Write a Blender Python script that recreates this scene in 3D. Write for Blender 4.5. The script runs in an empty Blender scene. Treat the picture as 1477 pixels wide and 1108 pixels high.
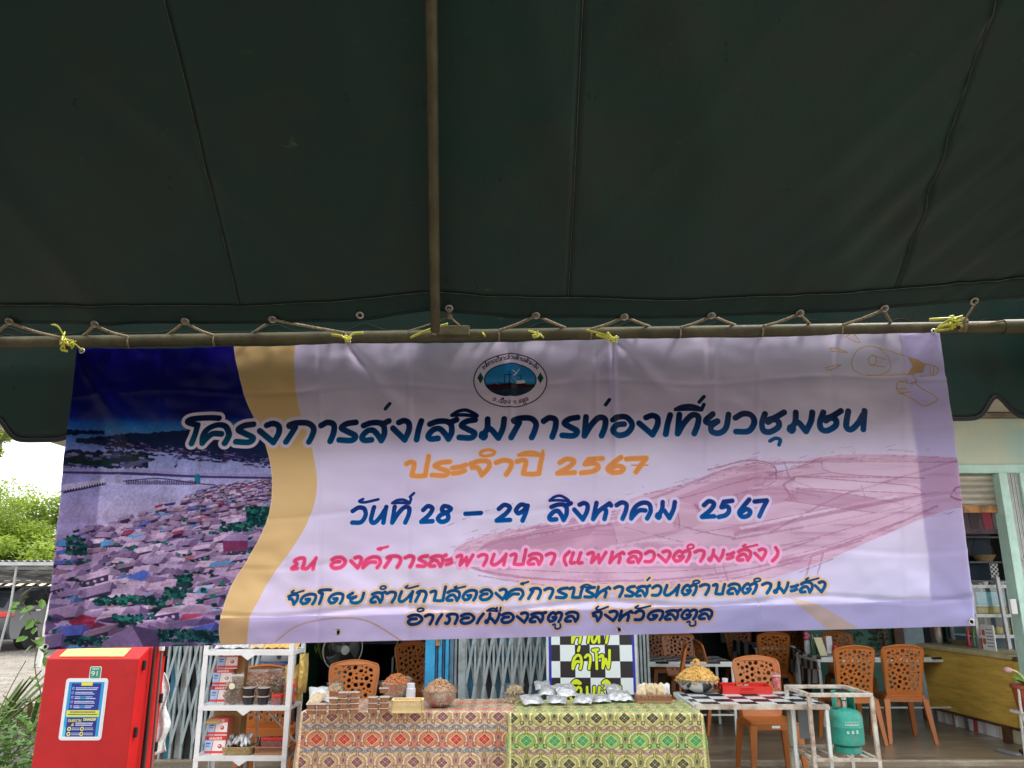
import bpy, bmesh, math, random
import numpy as np
from mathutils import Vector, Matrix, noise

R = math.radians
PI = math.pi
scene = bpy.context.scene
C = scene.collection
random.seed(7)
rng = np.random.default_rng(11)

# ------------------------------------------------------------------ camera
FPX, CX, CY, CAMZ, PITCH = 1109.0, 738.5, 554.0, 1.6, R(14.51)
cam_d = bpy.data.cameras.new('camera')
cam_d.sensor_width = 36
cam_d.lens = 36 * FPX / 1477
cam_d.clip_start = 0.05
cam_d.clip_end = 900
cam = bpy.data.objects.new('camera', cam_d)
cam.location = (0, 0, CAMZ)
cam.rotation_euler = (PI / 2 + PITCH, 0, 0)
C.objects.link(cam)
scene.camera = cam

# ------------------------------------------------------------------ world, sun, exposure
SUN_EL, SUN_AZ = R(58), R(62)          # azimuth measured from +Y towards +X
world = bpy.data.worlds.new('World')
scene.world = world
world.use_nodes = True
wn = world.node_tree.nodes
wl = world.node_tree.links
wn.clear()
wout = wn.new('ShaderNodeOutputWorld')
bg = wn.new('ShaderNodeBackground')
sky = wn.new('ShaderNodeTexSky')
sky.sky_type = 'NISHITA'
sky.sun_disc = False
sky.sun_elevation = SUN_EL
sky.sun_rotation = SUN_AZ
sky.air_density = 1.0
sky.dust_density = 4.0
cloud = wn.new('ShaderNodeMix')
cloud.data_type = 'RGBA'
cloud.inputs[0].default_value = 0.8
cloud.inputs[7].default_value = (10.5, 10.7, 11.0, 1)    # bright overcast layer
wl.new(sky.outputs[0], cloud.inputs[6])
wl.new(cloud.outputs[2], bg.inputs[0])
bg.inputs[1].default_value = 0.1
wl.new(bg.outputs[0], wout.inputs[0])

sun_d = bpy.data.lights.new('sun', 'SUN')
sun_d.energy = 1.4
sun_d.angle = R(12)
sun_d.color = (1.0, 0.95, 0.87)
sun = bpy.data.objects.new('sun', sun_d)
sd = Vector((math.sin(SUN_AZ) * math.cos(SUN_EL), math.cos(SUN_AZ) * math.cos(SUN_EL), math.sin(SUN_EL)))
sun.rotation_euler = sd.to_track_quat('Z', 'Y').to_euler()
sun.location = (0, 0, 30)
C.objects.link(sun)

scene.view_settings.view_transform = 'Standard'
scene.view_settings.look = 'None'
scene.view_settings.gamma = 1
scene.view_settings.use_curve_mapping = False
scene.view_settings.exposure = 1.35
scene.render.engine = 'CYCLES'
scene.cycles.max_bounces = 8
scene.cycles.diffuse_bounces = 4
scene.cycles.glossy_bounces = 3
scene.cycles.transmission_bounces = 6
scene.cycles.transparent_max_bounces = 12
scene.cycles.caustics_reflective = False
scene.cycles.caustics_refractive = False
scene.cycles.sample_clamp_indirect = 4
scene.cycles.use_denoising = True

# ------------------------------------------------------------------ measuring helpers (photo pixel -> place)
_cp, _sp = math.cos(PITCH), math.sin(PITCH)

def ray(px, py):
    x = (px - CX) / FPX
    y = (CY - py) / FPX
    return Vector((x, _cp - _sp * y, _sp + _cp * y))

def at(px, py, Y):
    d = ray(px, py)
    return Vector((d.x / d.y * Y, Y, CAMZ + d.z / d.y * Y))

def atz(px, py, Z):
    d = ray(px, py)
    t = (Z - CAMZ) / d.z
    return Vector((d.x * t, d.y * t, Z))

def X(px, Y, py=960):
    d = ray(px, py)
    return d.x / d.y * Y

# ------------------------------------------------------------------ object helpers
def thing(name, label, cat, loc=(0, 0, 0), rz=0.0, group=None):
    o = bpy.data.objects.new(name, None)
    o.empty_display_size = 0.1
    C.objects.link(o)
    o.location = loc
    o.rotation_euler = (0, 0, rz)
    o['label'] = label
    o['category'] = cat
    if group:
        o['group'] = group
    return o

def tag(o, label, cat, group=None, kind=None):
    o['label'] = label
    o['category'] = cat
    if group:
        o['group'] = group
    if kind:
        o['kind'] = kind
    return o

def dup(root, loc, rz=0.0, label=None, group=None):
    r = root.copy()
    C.objects.link(r)
    r.location = loc
    r.rotation_euler = (0, 0, rz)
    if label:
        r['label'] = label
    if group:
        r['group'] = group
    for ch in list(root.children):
        c = ch.copy()
        C.objects.link(c)
        c.parent = r
        for g in list(ch.children):
            d = g.copy()
            C.objects.link(d)
            d.parent = c
    return r

class MB:
    """collects geometry for ONE mesh object"""
    def __init__(s):
        s.v, s.f, s.mi, s.uv = [], [], [], {}
        s.cur = 0

    def add(s, vs, fs, mi=None):
        n = len(s.v)
        s.v += [tuple(p) for p in vs]
        s.f += [tuple(i + n for i in f) for f in fs]
        s.mi += [s.cur if mi is None else mi] * len(fs)
        return s

    def box(s, x0, x1, y0, y1, z0, z1, M=None):
        vs = [Vector((x, y, z)) for z in (z0, z1) for x, y in ((x0, y0), (x1, y0), (x1, y1), (x0, y1))]
        if M is not None:
            vs = [M @ p for p in vs]
        return s.add(vs, [(3, 2, 1, 0), (4, 5, 6, 7), (0, 1, 5, 4), (1, 2, 6, 5), (2, 3, 7, 6), (3, 0, 4, 7)])

    def bar(s, a, b, w, h=None, up=(0, 0, 1)):
        a, b = Vector(a), Vector(b)
        h = w if h is None else h
        d = (b - a)
        L = d.length
        d.normalize()
        u = Vector(up)
        if abs(d.dot(u)) > 0.97:
            u = Vector((0, 1, 0))
        sx = d.cross(u).normalized()
        sz = sx.cross(d).normalized()
        vs = []
        for t in (0, L):
            for i, j in ((-1, -1), (1, -1), (1, 1), (-1, 1)):
                vs.append(a + d * t + sx * (i * w / 2) + sz * (j * h / 2))
        return s.add(vs, [(0, 3, 2, 1)[::-1], (4, 5, 6, 7)[::-1], (0, 1, 5, 4)[::-1], (1, 2, 6, 5)[::-1], (2, 3, 7, 6)[::-1], (3, 0, 4, 7)[::-1]])

    def tube(s, pts, r, n=8, closed=False, cap=True):
        pts = [Vector(p) for p in pts]
        m = len(pts)
        rs = r if hasattr(r, '__len__') else [r] * m
        rings = []
        pu = None
        for i, p in enumerate(pts):
            if closed:
                d = pts[(i + 1) % m] - pts[i - 1]
            else:
                d = pts[min(i + 1, m - 1)] - pts[max(i - 1, 0)]
            if d.length < 1e-9:
                d = Vector((0, 0, 1))
            d.normalize()
            if pu is None:
                u = Vector((0, 0, 1)) if abs(d.z) < 0.9 else Vector((1, 0, 0))
            else:
                u = pu
            a = d.cross(u)
            if a.length < 1e-5:
                a = d.cross(Vector((0.3, 0.9, 0.1)))
            a.normalize()
            b = a.cross(d).normalized()
            pu = b
            rings.append([p + (a * math.cos(2 * PI * k / n) + b * math.sin(2 * PI * k / n)) * rs[i] for k in range(n)])
        vs = [q for rr in rings for q in rr]
        fs = []
        for i in range(m if closed else m - 1):
            j = (i + 1) % m
            for k in range(n):
                k2 = (k + 1) % n
                fs.append((i * n + k, i * n + k2, j * n + k2, j * n + k))
        if cap and not closed:
            fs.append(tuple(range(n))[::-1])
            fs.append(tuple((m - 1) * n + k for k in range(n)))
        return s.add(vs, fs)

    def lathe(s, prof, c=(0, 0, 0), n=24, sx=1, sy=1):
        c = Vector(c)
        vs, fs = [], []
        for (r, z) in prof:
            for k in range(n):
                t = 2 * PI * k / n
                vs.append((c.x + r * sx * math.cos(t), c.y + r * sy * math.sin(t), c.z + z))
        m = len(prof)
        for i in range(m - 1):
            for k in range(n):
                k2 = (k + 1) % n
                fs.append((i * n + k, i * n + k2, (i + 1) * n + k2, (i + 1) * n + k))
        if prof[0][0] > 1e-4:
            fs.append(tuple(range(n))[::-1])
        if prof[-1][0] > 1e-4:
            fs.append(tuple((m - 1) * n + k for k in range(n)))
        return s.add(vs, fs)

    def grid(s, fn, nu, nv, flip=False):
        vs = [fn(i / nu, j / nv) for j in range(nv + 1) for i in range(nu + 1)]
        fs = []
        for j in range(nv):
            for i in range(nu):
                a = j * (nu + 1) + i
                q = (a, a + 1, a + nu + 2, a + nu + 1)
                fs.append(q[::-1] if flip else q)
        return s.add(vs, fs)

    def prism(s, poly, fn, t0, t1):
        """poly: 2D points; fn(u, v, t) -> 3D"""
        n = len(poly)
        vs = [fn(u, v, t0) for u, v in poly] + [fn(u, v, t1) for u, v in poly]
        fs = [tuple(range(n))[::-1], tuple(range(n, 2 * n))]
        for i in range(n):
            j = (i + 1) % n
            fs.append((i, j, n + j, n + i))
        return s.add(vs, fs)

    def ball(s, c, r, n=10, m=6, sz=1.0):
        prof = [(max(1e-5, r * math.sin(PI * i / m)), -r * sz * math.cos(PI * i / m)) for i in range(m + 1)]
        return s.lathe(prof, c, n)

    def build(s, name, mat, parent=None, smooth=False, bevel=0, solid=0, uvfn=None, loc=None, recalc=True):
        me = bpy.data.meshes.new(name)
        me.from_pydata(s.v, [], s.f)
        mats = mat if isinstance(mat, (list, tuple)) else [mat]
        for m in mats:
            me.materials.append(m)
        if len(mats) > 1:
            me.polygons.foreach_set('material_index', s.mi)
        if uvfn:
            uvl = me.uv_layers.new(name='UVMap')
            co = s.v
            li = [0.0] * (2 * len(me.loops))
            for k, lp in enumerate(me.loops):
                u, v = uvfn(co[lp.vertex_index], lp.vertex_index)
                li[2 * k] = u
                li[2 * k + 1] = v
            uvl.data.foreach_set('uv', li)
        if recalc and len(s.f) < 60000:
            bm = bmesh.new()
            bm.from_mesh(me)
            bmesh.ops.recalc_face_normals(bm, faces=bm.faces)
            bm.to_mesh(me)
            bm.free()
        if smooth:
            me.polygons.foreach_set('use_smooth', [True] * len(me.polygons))
            if smooth == 'auto':
                me.set_sharp_from_angle(angle=R(35))
        me.update()
        o = bpy.data.objects.new(name, me)
        C.objects.link(o)
        if parent is not None:
            o.parent = parent
        if loc is not None:
            o.location = loc
        if solid:
            md = o.modifiers.new('solid', 'SOLIDIFY')
            md.thickness = solid
            md.offset = 0
        if bevel:
            md = o.modifiers.new('bevel', 'BEVEL')
            md.width = bevel
            md.segments = 2
            md.limit_method = 'ANGLE'
        return o

def share(o, name, parent, loc=(0, 0, 0), rot=(0, 0, 0), scale=None):
    """another object on the same mesh data"""
    c = bpy.data.objects.new(name, o.data)
    C.objects.link(c)
    c.parent = parent
    c.location = loc
    c.rotation_euler = rot
    if scale:
        c.scale = scale
    return c

# ------------------------------------------------------------------ materials
def mat(name, col, rough=0.6, metal=0.0, var=0.0, vscale=6.0, col2=None, bump=0.0, bscale=40.0, spec=0.5,
        trans=0.0, coat=0.0, stain=None, sscale=2.0, samt=0.5, alpha=1.0, stretch=None, sheen=0):
    m = bpy.data.materials.new(name)
    m.use_nodes = True
    nt = m.node_tree
    b = nt.nodes['Principled BSDF']
    L = nt.links
    b.inputs['Roughness'].default_value = rough
    b.inputs['Metallic'].default_value = metal
    b.inputs['Specular IOR Level'].default_value = spec
    b.inputs['Coat Weight'].default_value = coat
    b.inputs['Transmission Weight'].default_value = trans
    b.inputs['Alpha'].default_value = alpha
    c4 = (*col, 1)
    b.inputs['Base Color'].default_value = c4
    tc = nt.nodes.new('ShaderNodeTexCoord')
    src = tc.outputs['Object']
    if stretch:
        mp = nt.nodes.new('ShaderNodeMapping')
        mp.inputs['Scale'].default_value = stretch
        L.new(src, mp.inputs[0])
        src = mp.outputs[0]
    out = None
    if var > 0 or col2:
        n = nt.nodes.new('ShaderNodeTexNoise')
        n.inputs['Scale'].default_value = vscale
        n.inputs['Detail'].default_value = 6
        n.inputs['Roughness'].default_value = 0.65
        L.new(src, n.inputs['Vector'])
        mx = nt.nodes.new('ShaderNodeMix')
        mx.data_type = 'RGBA'
        c2 = col2 or tuple(max(0, c * (1 - var)) for c in col)
        c1 = col if col2 else tuple(min(1, c * (1 + var * 0.6)) for c in col)
        mx.inputs[6].default_value = (*c1, 1)
        mx.inputs[7].default_value = (*c2, 1)
        rp = nt.nodes.new('ShaderNodeValToRGB')
        rp.color_ramp.elements[0].position = 0.36
        rp.color_ramp.elements[1].position = 0.66
        L.new(n.outputs[0], rp.inputs[0])
        L.new(rp.outputs[0], mx.inputs[0])
        out = mx.outputs[2]
    if stain:
        n = nt.nodes.new('ShaderNodeTexNoise')
        n.inputs['Scale'].default_value = sscale
        n.inputs['Detail'].default_value = 9
        n.inputs['Roughness'].default_value = 0.7
        L.new(src, n.inputs['Vector'])
        rp = nt.nodes.new('ShaderNodeValToRGB')
        rp.color_ramp.elements[0].position = 0.62 - samt * 0.25
        rp.color_ramp.elements[1].position = 0.72
        L.new(n.outputs[0], rp.inputs[0])
        mx = nt.nodes.new('ShaderNodeMix')
        mx.data_type = 'RGBA'
        if out is not None:
            L.new(out, mx.inputs[6])
        else:
            mx.inputs[6].default_value = c4
        mx.inputs[7].default_value = (*stain, 1)
        L.new(rp.outputs[0], mx.inputs[0])
        out = mx.outputs[2]
    if out is not None:
        L.new(out, b.inputs['Base Color'])
    if bump > 0:
        n = nt.nodes.new('ShaderNodeTexNoise')
        n.inputs['Scale'].default_value = bscale
        n.inputs['Detail'].default_value = 5
        L.new(src, n.inputs['Vector'])
        bp = nt.nodes.new('ShaderNodeBump')
        bp.inputs['Strength'].default_value = min(1, bump)
        bp.inputs['Distance'].default_value = 0.02
        L.new(n.outputs[0], bp.inputs['Height'])
        L.new(bp.outputs[0], b.inputs['Normal'])
    return m

def image_mat(name, arr, rough=0.6, translucent=0.0, bump=0.0, bscale=60, spec=0.5, interp='Linear', weave=0.0):
    """arr: h x w x 3 sRGB floats computed above (flat print); nothing is loaded from disk"""
    h, w = arr.shape[:2]
    img = bpy.data.images.new(name, w, h, alpha=False)
    px = np.ones((h, w, 4), dtype=np.float32)
    px[..., :3] = np.clip(arr[::-1], 0, 1)
    img.pixels.foreach_set(px.ravel())
    img.pack()
    m = bpy.data.materials.new(name)
    m.use_nodes = True
    nt = m.node_tree
    L = nt.links
    b = nt.nodes['Principled BSDF']
    t = nt.nodes.new('ShaderNodeTexImage')
    t.image = img
    t.extension = 'EXTEND'
    L.new(t.outputs[0], b.inputs['Base Color'])
    b.inputs['Roughness'].default_value = rough
    b.inputs['Specular IOR Level'].default_value = spec
    tc = nt.nodes.new('ShaderNodeTexCoord')
    if bump > 0:
        n = nt.nodes.new('ShaderNodeTexNoise')
        n.inputs['Scale'].default_value = bscale
        n.inputs['Detail'].default_value = 6
        L.new(tc.outputs['Object'], n.inputs['Vector'])
        bp = nt.nodes.new('ShaderNodeBump')
        bp.inputs['Strength'].default_value = bump
        bp.inputs['Distance'].default_value = 0.01
        L.new(n.outputs[0], bp.inputs['Height'])
        L.new(bp.outputs[0], b.inputs['Normal'])
    if translucent > 0:
        tr = nt.nodes.new('ShaderNodeBsdfTranslucent')
        tint = nt.nodes.new('ShaderNodeMix')
        tint.data_type = 'RGBA'
        tint.blend_type = 'MULTIPLY'
        tint.inputs[0].default_value = 1
        tint.inputs[7].default_value = (.96, .90, 1.0, 1)     # light that has passed through the sheet
        L.new(t.outputs[0], tint.inputs[6])
        L.new(tint.outputs[2], tr.inputs[0])
        mx = nt.nodes.new('ShaderNodeMixShader')
        mx.inputs[0].default_value = translucent
        L.new(b.outputs[0], mx.inputs[1])
        L.new(tr.outputs[0], mx.inputs[2])
        L.new(mx.outputs[0], nt.nodes['Material Output'].inputs['Surface'])
    return m
# ------------------------------------------------------------------ flat print: numpy canvas and a hand-made Thai brush alphabet
def fnoise(h, w, cell, seed, octaves=4):
    r = np.random.default_rng(seed)
    out = np.zeros((h, w), np.float32)
    amp, tot = 1.0, 0.0
    for o in range(octaves):
        gh, gw = max(2, int(h / cell) + 3), max(2, int(w / cell) + 3)
        g = r.random((gh, gw)).astype(np.float32)
        ys = np.linspace(0, gh - 1.001, h)
        xs = np.linspace(0, gw - 1.001, w)
        y0 = ys.astype(int); x0 = xs.astype(int)
        fy = (ys - y0)[:, None]; fx = (xs - x0)[None, :]
        fy = fy * fy * (3 - 2 * fy); fx = fx * fx * (3 - 2 * fx)
        a = g[y0][:, x0]; b = g[y0][:, x0 + 1]; c = g[y0 + 1][:, x0]; d = g[y0 + 1][:, x0 + 1]
        out += amp * ((a * (1 - fx) + b * fx) * (1 - fy) + (c * (1 - fx) + d * fx) * fy)
        tot += amp
        amp *= 0.5
        cell = max(1.5, cell / 2)
    return out / tot

def spline(pts, k=6):
    P = [np.array(p, float) for p in pts]
    if len(P) < 3:
        return P
    P = [2 * P[0] - P[1]] + P + [2 * P[-1] - P[-2]]
    out = []
    for i in range(1, len(P) - 2):
        for j in range(k):
            t = j / k
            out.append(0.5 * ((2 * P[i]) + (-P[i - 1] + P[i + 1]) * t + (2 * P[i - 1] - 5 * P[i] + 4 * P[i + 1] - P[i + 2]) * t * t
                              + (-P[i - 1] + 3 * P[i] - 3 * P[i + 1] + P[i + 2]) * t ** 3))
    out.append(P[-2])
    return out

G = {   # stroke centre lines, x right, y up, 0 = baseline, 100 = top of a consonant
 'ค': [[(0,0),(3,35),(25,75),(70,98),(112,90),(128,50),(118,20),(108,0)], [(0,0),(20,25),(50,50),(92,50)]],
 'ร': [[(88,100),(40,92),(12,70),(45,50),(85,28),(65,4),(0,6)]],
 'ง': [[(36,92),(68,102),(95,88),(95,50),(70,0)], [(70,0),(0,62)]],
 'ก': [[(0,0),(38,78)], [(38,78),(12,88),(45,102),(92,100),(116,72),(108,30),(96,0)]],
 'า': [[(0,84),(30,101),(60,90),(60,50),(44,0)]],
 'โ': [[(118,137),(80,139),(22,133),(2,118),(20,106),(40,100)], [(40,100),(32,50),(18,0)]],
 'ส': [[(45,4),(12,2),(3,20),(25,50),(52,55),(75,28),(90,0)], [(90,0),(104,35),(102,75),(90,90)],
       [(10,80),(40,94),(70,97),(94,92)], [(94,88),(125,104)]],
 'ล': [[(45,4),(12,2),(3,20),(25,50),(52,55),(72,28),(82,0)], [(82,0),(98,40),(94,80),(66,99),(30,97),(6,80)]],
 'เ': [[(0,0),(10,50),(25,100)]],
 'แ': [[(14,100),(0,20),(8,3),(30,8)], [(68,100),(54,20),(62,3),(84,8)]],
 'ม': [[(27,100),(25,50),(6,14)], [(0,10),(10,2),(16,14),(4,22),(0,10)], [(8,14),(34,50),(73,0)], [(73,0),(92,50),(98,100)]],
 'ท': [[(6,100),(0,0)], [(0,0),(30,60),(62,97),(88,88),(86,45),(72,0)]],
 'อ': [[(0,80),(25,98),(62,96),(86,55),(62,10),(20,0),(0,25),(18,54),(50,60)]],
 'ย': [[(28,98),(0,65),(16,48),(50,62)], [(50,62),(22,34),(26,6),(58,0),(86,28),(96,98)]],
 'ว': [[(0,78),(35,100),(72,92),(84,52),(60,8),(4,5)]],
 'ช': [[(15,96),(0,45),(8,8),(38,0),(75,25),(76,55),(52,66),(28,52)], [(34,66),(60,76),(102,104)]],
 'น': [[(14,100),(4,50),(2,18),(14,2),(34,6),(62,38),(86,80)], [(95,102),(89,50),(86,2)]],
 'ป': [[(0,88),(22,99),(36,85),(28,6)], [(28,6),(60,1),(90,5)], [(90,5),(94,70),(100,140)]],
 'บ': [[(0,88),(22,99),(36,85),(28,6)], [(28,6),(60,1),(90,5)], [(90,5),(93,50),(102,100)]],
 'ะ': [[(0,54),(35,62),(58,74)], [(4,16),(32,22),(54,34)]],
 'จ': [[(0,78),(50,98),(98,92),(100,50),(66,0)], [(66,0),(42,50),(10,54)]],
 'ห': [[(12,100),(0,0)], [(0,0),(30,50),(88,97)], [(52,70),(72,50),(66,0)], [(88,97),(98,84)]],
 'ณ': [[(30,4),(0,2),(24,42),(10,75),(38,99),(64,95),(66,50),(60,6)], [(60,6),(90,6),(128,80),(134,100)], [(128,80),(124,0)]],
 'พ': [[(0,84),(22,98),(34,85),(28,5)], [(28,5),(68,78)], [(68,78),(76,3)], [(76,3),(112,100)]],
 'ฟ': [[(0,84),(22,98),(34,85),(28,5)], [(28,5),(60,70)], [(60,70),(84,5)], [(84,5),(96,60),(100,135)]],
 'ด': [[(18,2),(0,32),(20,78),(65,99),(104,86),(102,35),(88,0)], [(18,2),(46,12),(64,46),(36,46)]],
 'ต': [[(18,2),(0,32),(12,76),(36,98),(56,80)], [(56,80),(80,99),(106,86),(102,38),(88,0)], [(18,2),(46,12),(64,46),(36,46)]],
 'ภ': [[(0,6),(20,2),(36,40),(26,74)], [(26,74),(10,86),(45,102),(88,99),(106,72),(98,30),(88,0)]],
 'ไ': [[(30,0),(30,100),(20,128),(0,136),(44,140)]],
 '(': [[(40,112),(6,70),(4,30),(24,-12)]],
 ')': [[(16,112),(40,70),(34,30),(0,-12)]],
 '2': [[(6,76),(32,101),(60,86),(45,48),(0,2)], [(0,2),(66,6)]],
 '8': [[(52,95),(26,98),(20,72),(50,48),(52,14),(22,0),(2,18),(14,42),(46,60),(64,82),(52,95)]],
 '9': [[(66,92),(28,100),(2,68),(16,46),(44,60),(70,94)], [(70,94),(62,50),(46,0)]],
 '5': [[(78,101),(25,95)], [(25,95),(12,60)], [(12,60),(50,66),(64,38),(44,12),(0,0)]],
 '6': [[(48,106),(16,60),(0,25),(18,0),(50,6),(60,32),(36,46),(8,24)]],
 '7': [[(0,92),(66,99)], [(66,99),(50,50),(34,0)]],
 '-': [[(0,48),(100,54)]],
 '.': [[(0,2),(6,3)]],
 # marks: drawn into the box they are given (0-100 in x and y)
 'i': [[(0,20),(25,80),(60,95),(100,10),(50,25),(0,20)]],
 'I': [[(0,20),(25,80),(60,90),(92,15),(50,25),(0,20)], [(92,10),(100,110)]],
 'E': [[(0,20),(25,80),(55,90),(80,10),(40,25),(0,20)], [(72,30),(74,115)], [(98,20),(102,120)]],
 "'": [[(30,0),(50,100)]],
 'a': [[(20,100),(0,30),(30,0),(100,90)]],
 'o': [[(10,20),(40,0),(90,30),(95,75),(60,100),(15,70),(10,20)]],
 'u': [[(0,60),(45,100),(85,75),(75,0)]],
 'U': [[(0,85),(30,95),(30,20),(60,0),(95,30),(95,100)]],
 'x': [[(30,60),(0,25),(30,0),(40,45),(100,100)]],
 't': [[(0,20),(30,90),(40,30),(55,60),(100,110)]],
}
MARKS = set("iIE'aouUxt")

class Canvas:
    """a sheet of print; pixel coordinates in `tr` space are turned into texture pixels"""
    def __init__(s, w, h, tr=None, base=(1, 1, 1)):
        s.w, s.h = w, h
        s.a = np.empty((h, w, 3), np.float32)
        s.a[:] = base
        s.tr = tr or (lambda p: p)

    def T(s, pts):
        return [s.tr(p) for p in pts]

    def win(s, P, pad):
        xs = [p[0] for p in P]; ys = [p[1] for p in P]
        x0 = max(0, int(min(xs) - pad)); x1 = min(s.w, int(max(xs) + pad) + 2)
        y0 = max(0, int(min(ys) - pad)); y1 = min(s.h, int(max(ys) + pad) + 2)
        return x0, x1, y0, y1

    def sdf(s, lines, x0, x1, y0, y1, D=None):
        """min distance to poly lines (texture px)"""
        if D is None:
            D = np.full((y1 - y0, x1 - x0), 1e3, np.float32)
        for ln in lines:
            for a, b in zip(ln[:-1], ln[1:]):
                pad = 26
                lx0 = max(x0, int(min(a[0], b[0]) - pad)); lx1 = min(x1, int(max(a[0], b[0]) + pad) + 1)
                ly0 = max(y0, int(min(a[1], b[1]) - pad)); ly1 = min(y1, int(max(a[1], b[1]) + pad) + 1)
                if lx1 <= lx0 or ly1 <= ly0:
                    continue
                xx = np.arange(lx0, lx1, dtype=np.float32)[None, :] - a[0]
                yy = np.arange(ly0, ly1, dtype=np.float32)[:, None] - a[1]
                dx, dy = b[0] - a[0], b[1] - a[1]
                l2 = dx * dx + dy * dy + 1e-6
                t = np.clip((xx * dx + yy * dy) / l2, 0, 1)
                d = np.hypot(xx - t * dx, yy - t * dy)
                sub = D[ly0 - y0:ly1 - y0, lx0 - x0:lx1 - x0]
                np.minimum(sub, d, out=sub)
        return D

    def comp(s, x0, x1, y0, y1, m, col):
        if x1 <= x0 or y1 <= y0:
            return
        m = np.clip(m, 0, 1)[..., None]
        sub = s.a[y0:y1, x0:x1]
        sub[:] = sub * (1 - m) + np.asarray(col, np.float32) * m

    def stroke(s, pts, w, col, alpha=1.0, k=6, smooth=True, rough=0.0, seed=1):
        ln = s.T(spline(pts, k) if smooth else pts)
        x0, x1, y0, y1 = s.win(ln, w + 3)
        if x1 <= x0 or y1 <= y0:
            return
        D = s.sdf([ln], x0, x1, y0, y1)
        if rough:
            D = D + (fnoise(y1 - y0, x1 - x0, 9, seed, 3) - 0.5) * rough
        s.comp(x0, x1, y0, y1, (w / 2 - D + 0.5) * alpha if alpha == 1 else np.clip(w / 2 - D + 0.5, 0, 1) * alpha, col)

    def poly(s, pts, col, alpha=1.0, tex=0.0):
        P = s.T(pts)
        x0, x1, y0, y1 = s.win(P, 1)
        if x1 <= x0 or y1 <= y0:
            return
        m = s.mask(P, x0, x1, y0, y1)
        if tex:
            m = m * (1 - tex * rng.random(m.shape))
        s.comp(x0, x1, y0, y1, m * alpha, col)

    def mask(s, P, x0, x1, y0, y1, ss=2):
        acc = np.zeros((y1 - y0, x1 - x0), np.float32)
        n = len(P)
        for sy in range(ss):
            yy = (np.arange(y0, y1) + (sy + 0.5) / ss)[:, None]
            for sx in range(ss):
                xx = (np.arange(x0, x1) + (sx + 0.5) / ss)[None, :]
                ins = np.zeros(acc.shape, bool)
                for i in range(n):
                    ax, ay = P[i]; bx, by = P[(i + 1) % n]
                    if ay == by:
                        continue
                    c = ((ay > yy) != (by > yy)) & (xx < (bx - ax) * (yy - ay) / (by - ay) + ax)
                    ins ^= c
                acc += ins
        return acc / (ss * ss)

    def ellipse(s, c, rx, ry, col, alpha=1.0, n=40):
        s.poly([(c[0] + rx * math.cos(2 * PI * k / n), c[1] + ry * math.sin(2 * PI * k / n)) for k in range(n)], col, alpha)

    def blob(s, c, rx, ry, col, seed, alpha=1.0):
        n = 18
        r = random.Random(seed)
        s.poly([(c[0] + rx * r.uniform(.75, 1.1) * math.cos(2 * PI * k / n), c[1] + ry * r.uniform(.75, 1.1) * math.sin(2 * PI * k / n)) for k in range(n)], col, alpha)

def glyph_lines(ch, x0, x1, yb, H, slant=0.0, y1=None):
    """stroke lines of a glyph fitted between x0..x1; marks get a y range (yb = bottom, y1 = top)"""
    gl = G[ch]
    allx = [p[0] for st in gl for p in st]
    mn, mxx = min(allx), max(allx)
    wd = max(1.0, mxx - mn)
    out = []
    for st in gl:
        pts = []
        for (x, y) in spline(st, 6):
            if y1 is None:
                Y = yb - y / 100 * H
            else:
                Y = yb - y / 100 * (yb - y1)
            XX = x0 + (x - mn) / wd * (x1 - x0) if wd > 8 or ch in MARKS else (x0 + x1) / 2
            XX += slant * (yb - Y) if y1 is None else 0
            pts.append((XX, Y))
        out.append(pts)
    return out

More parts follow.
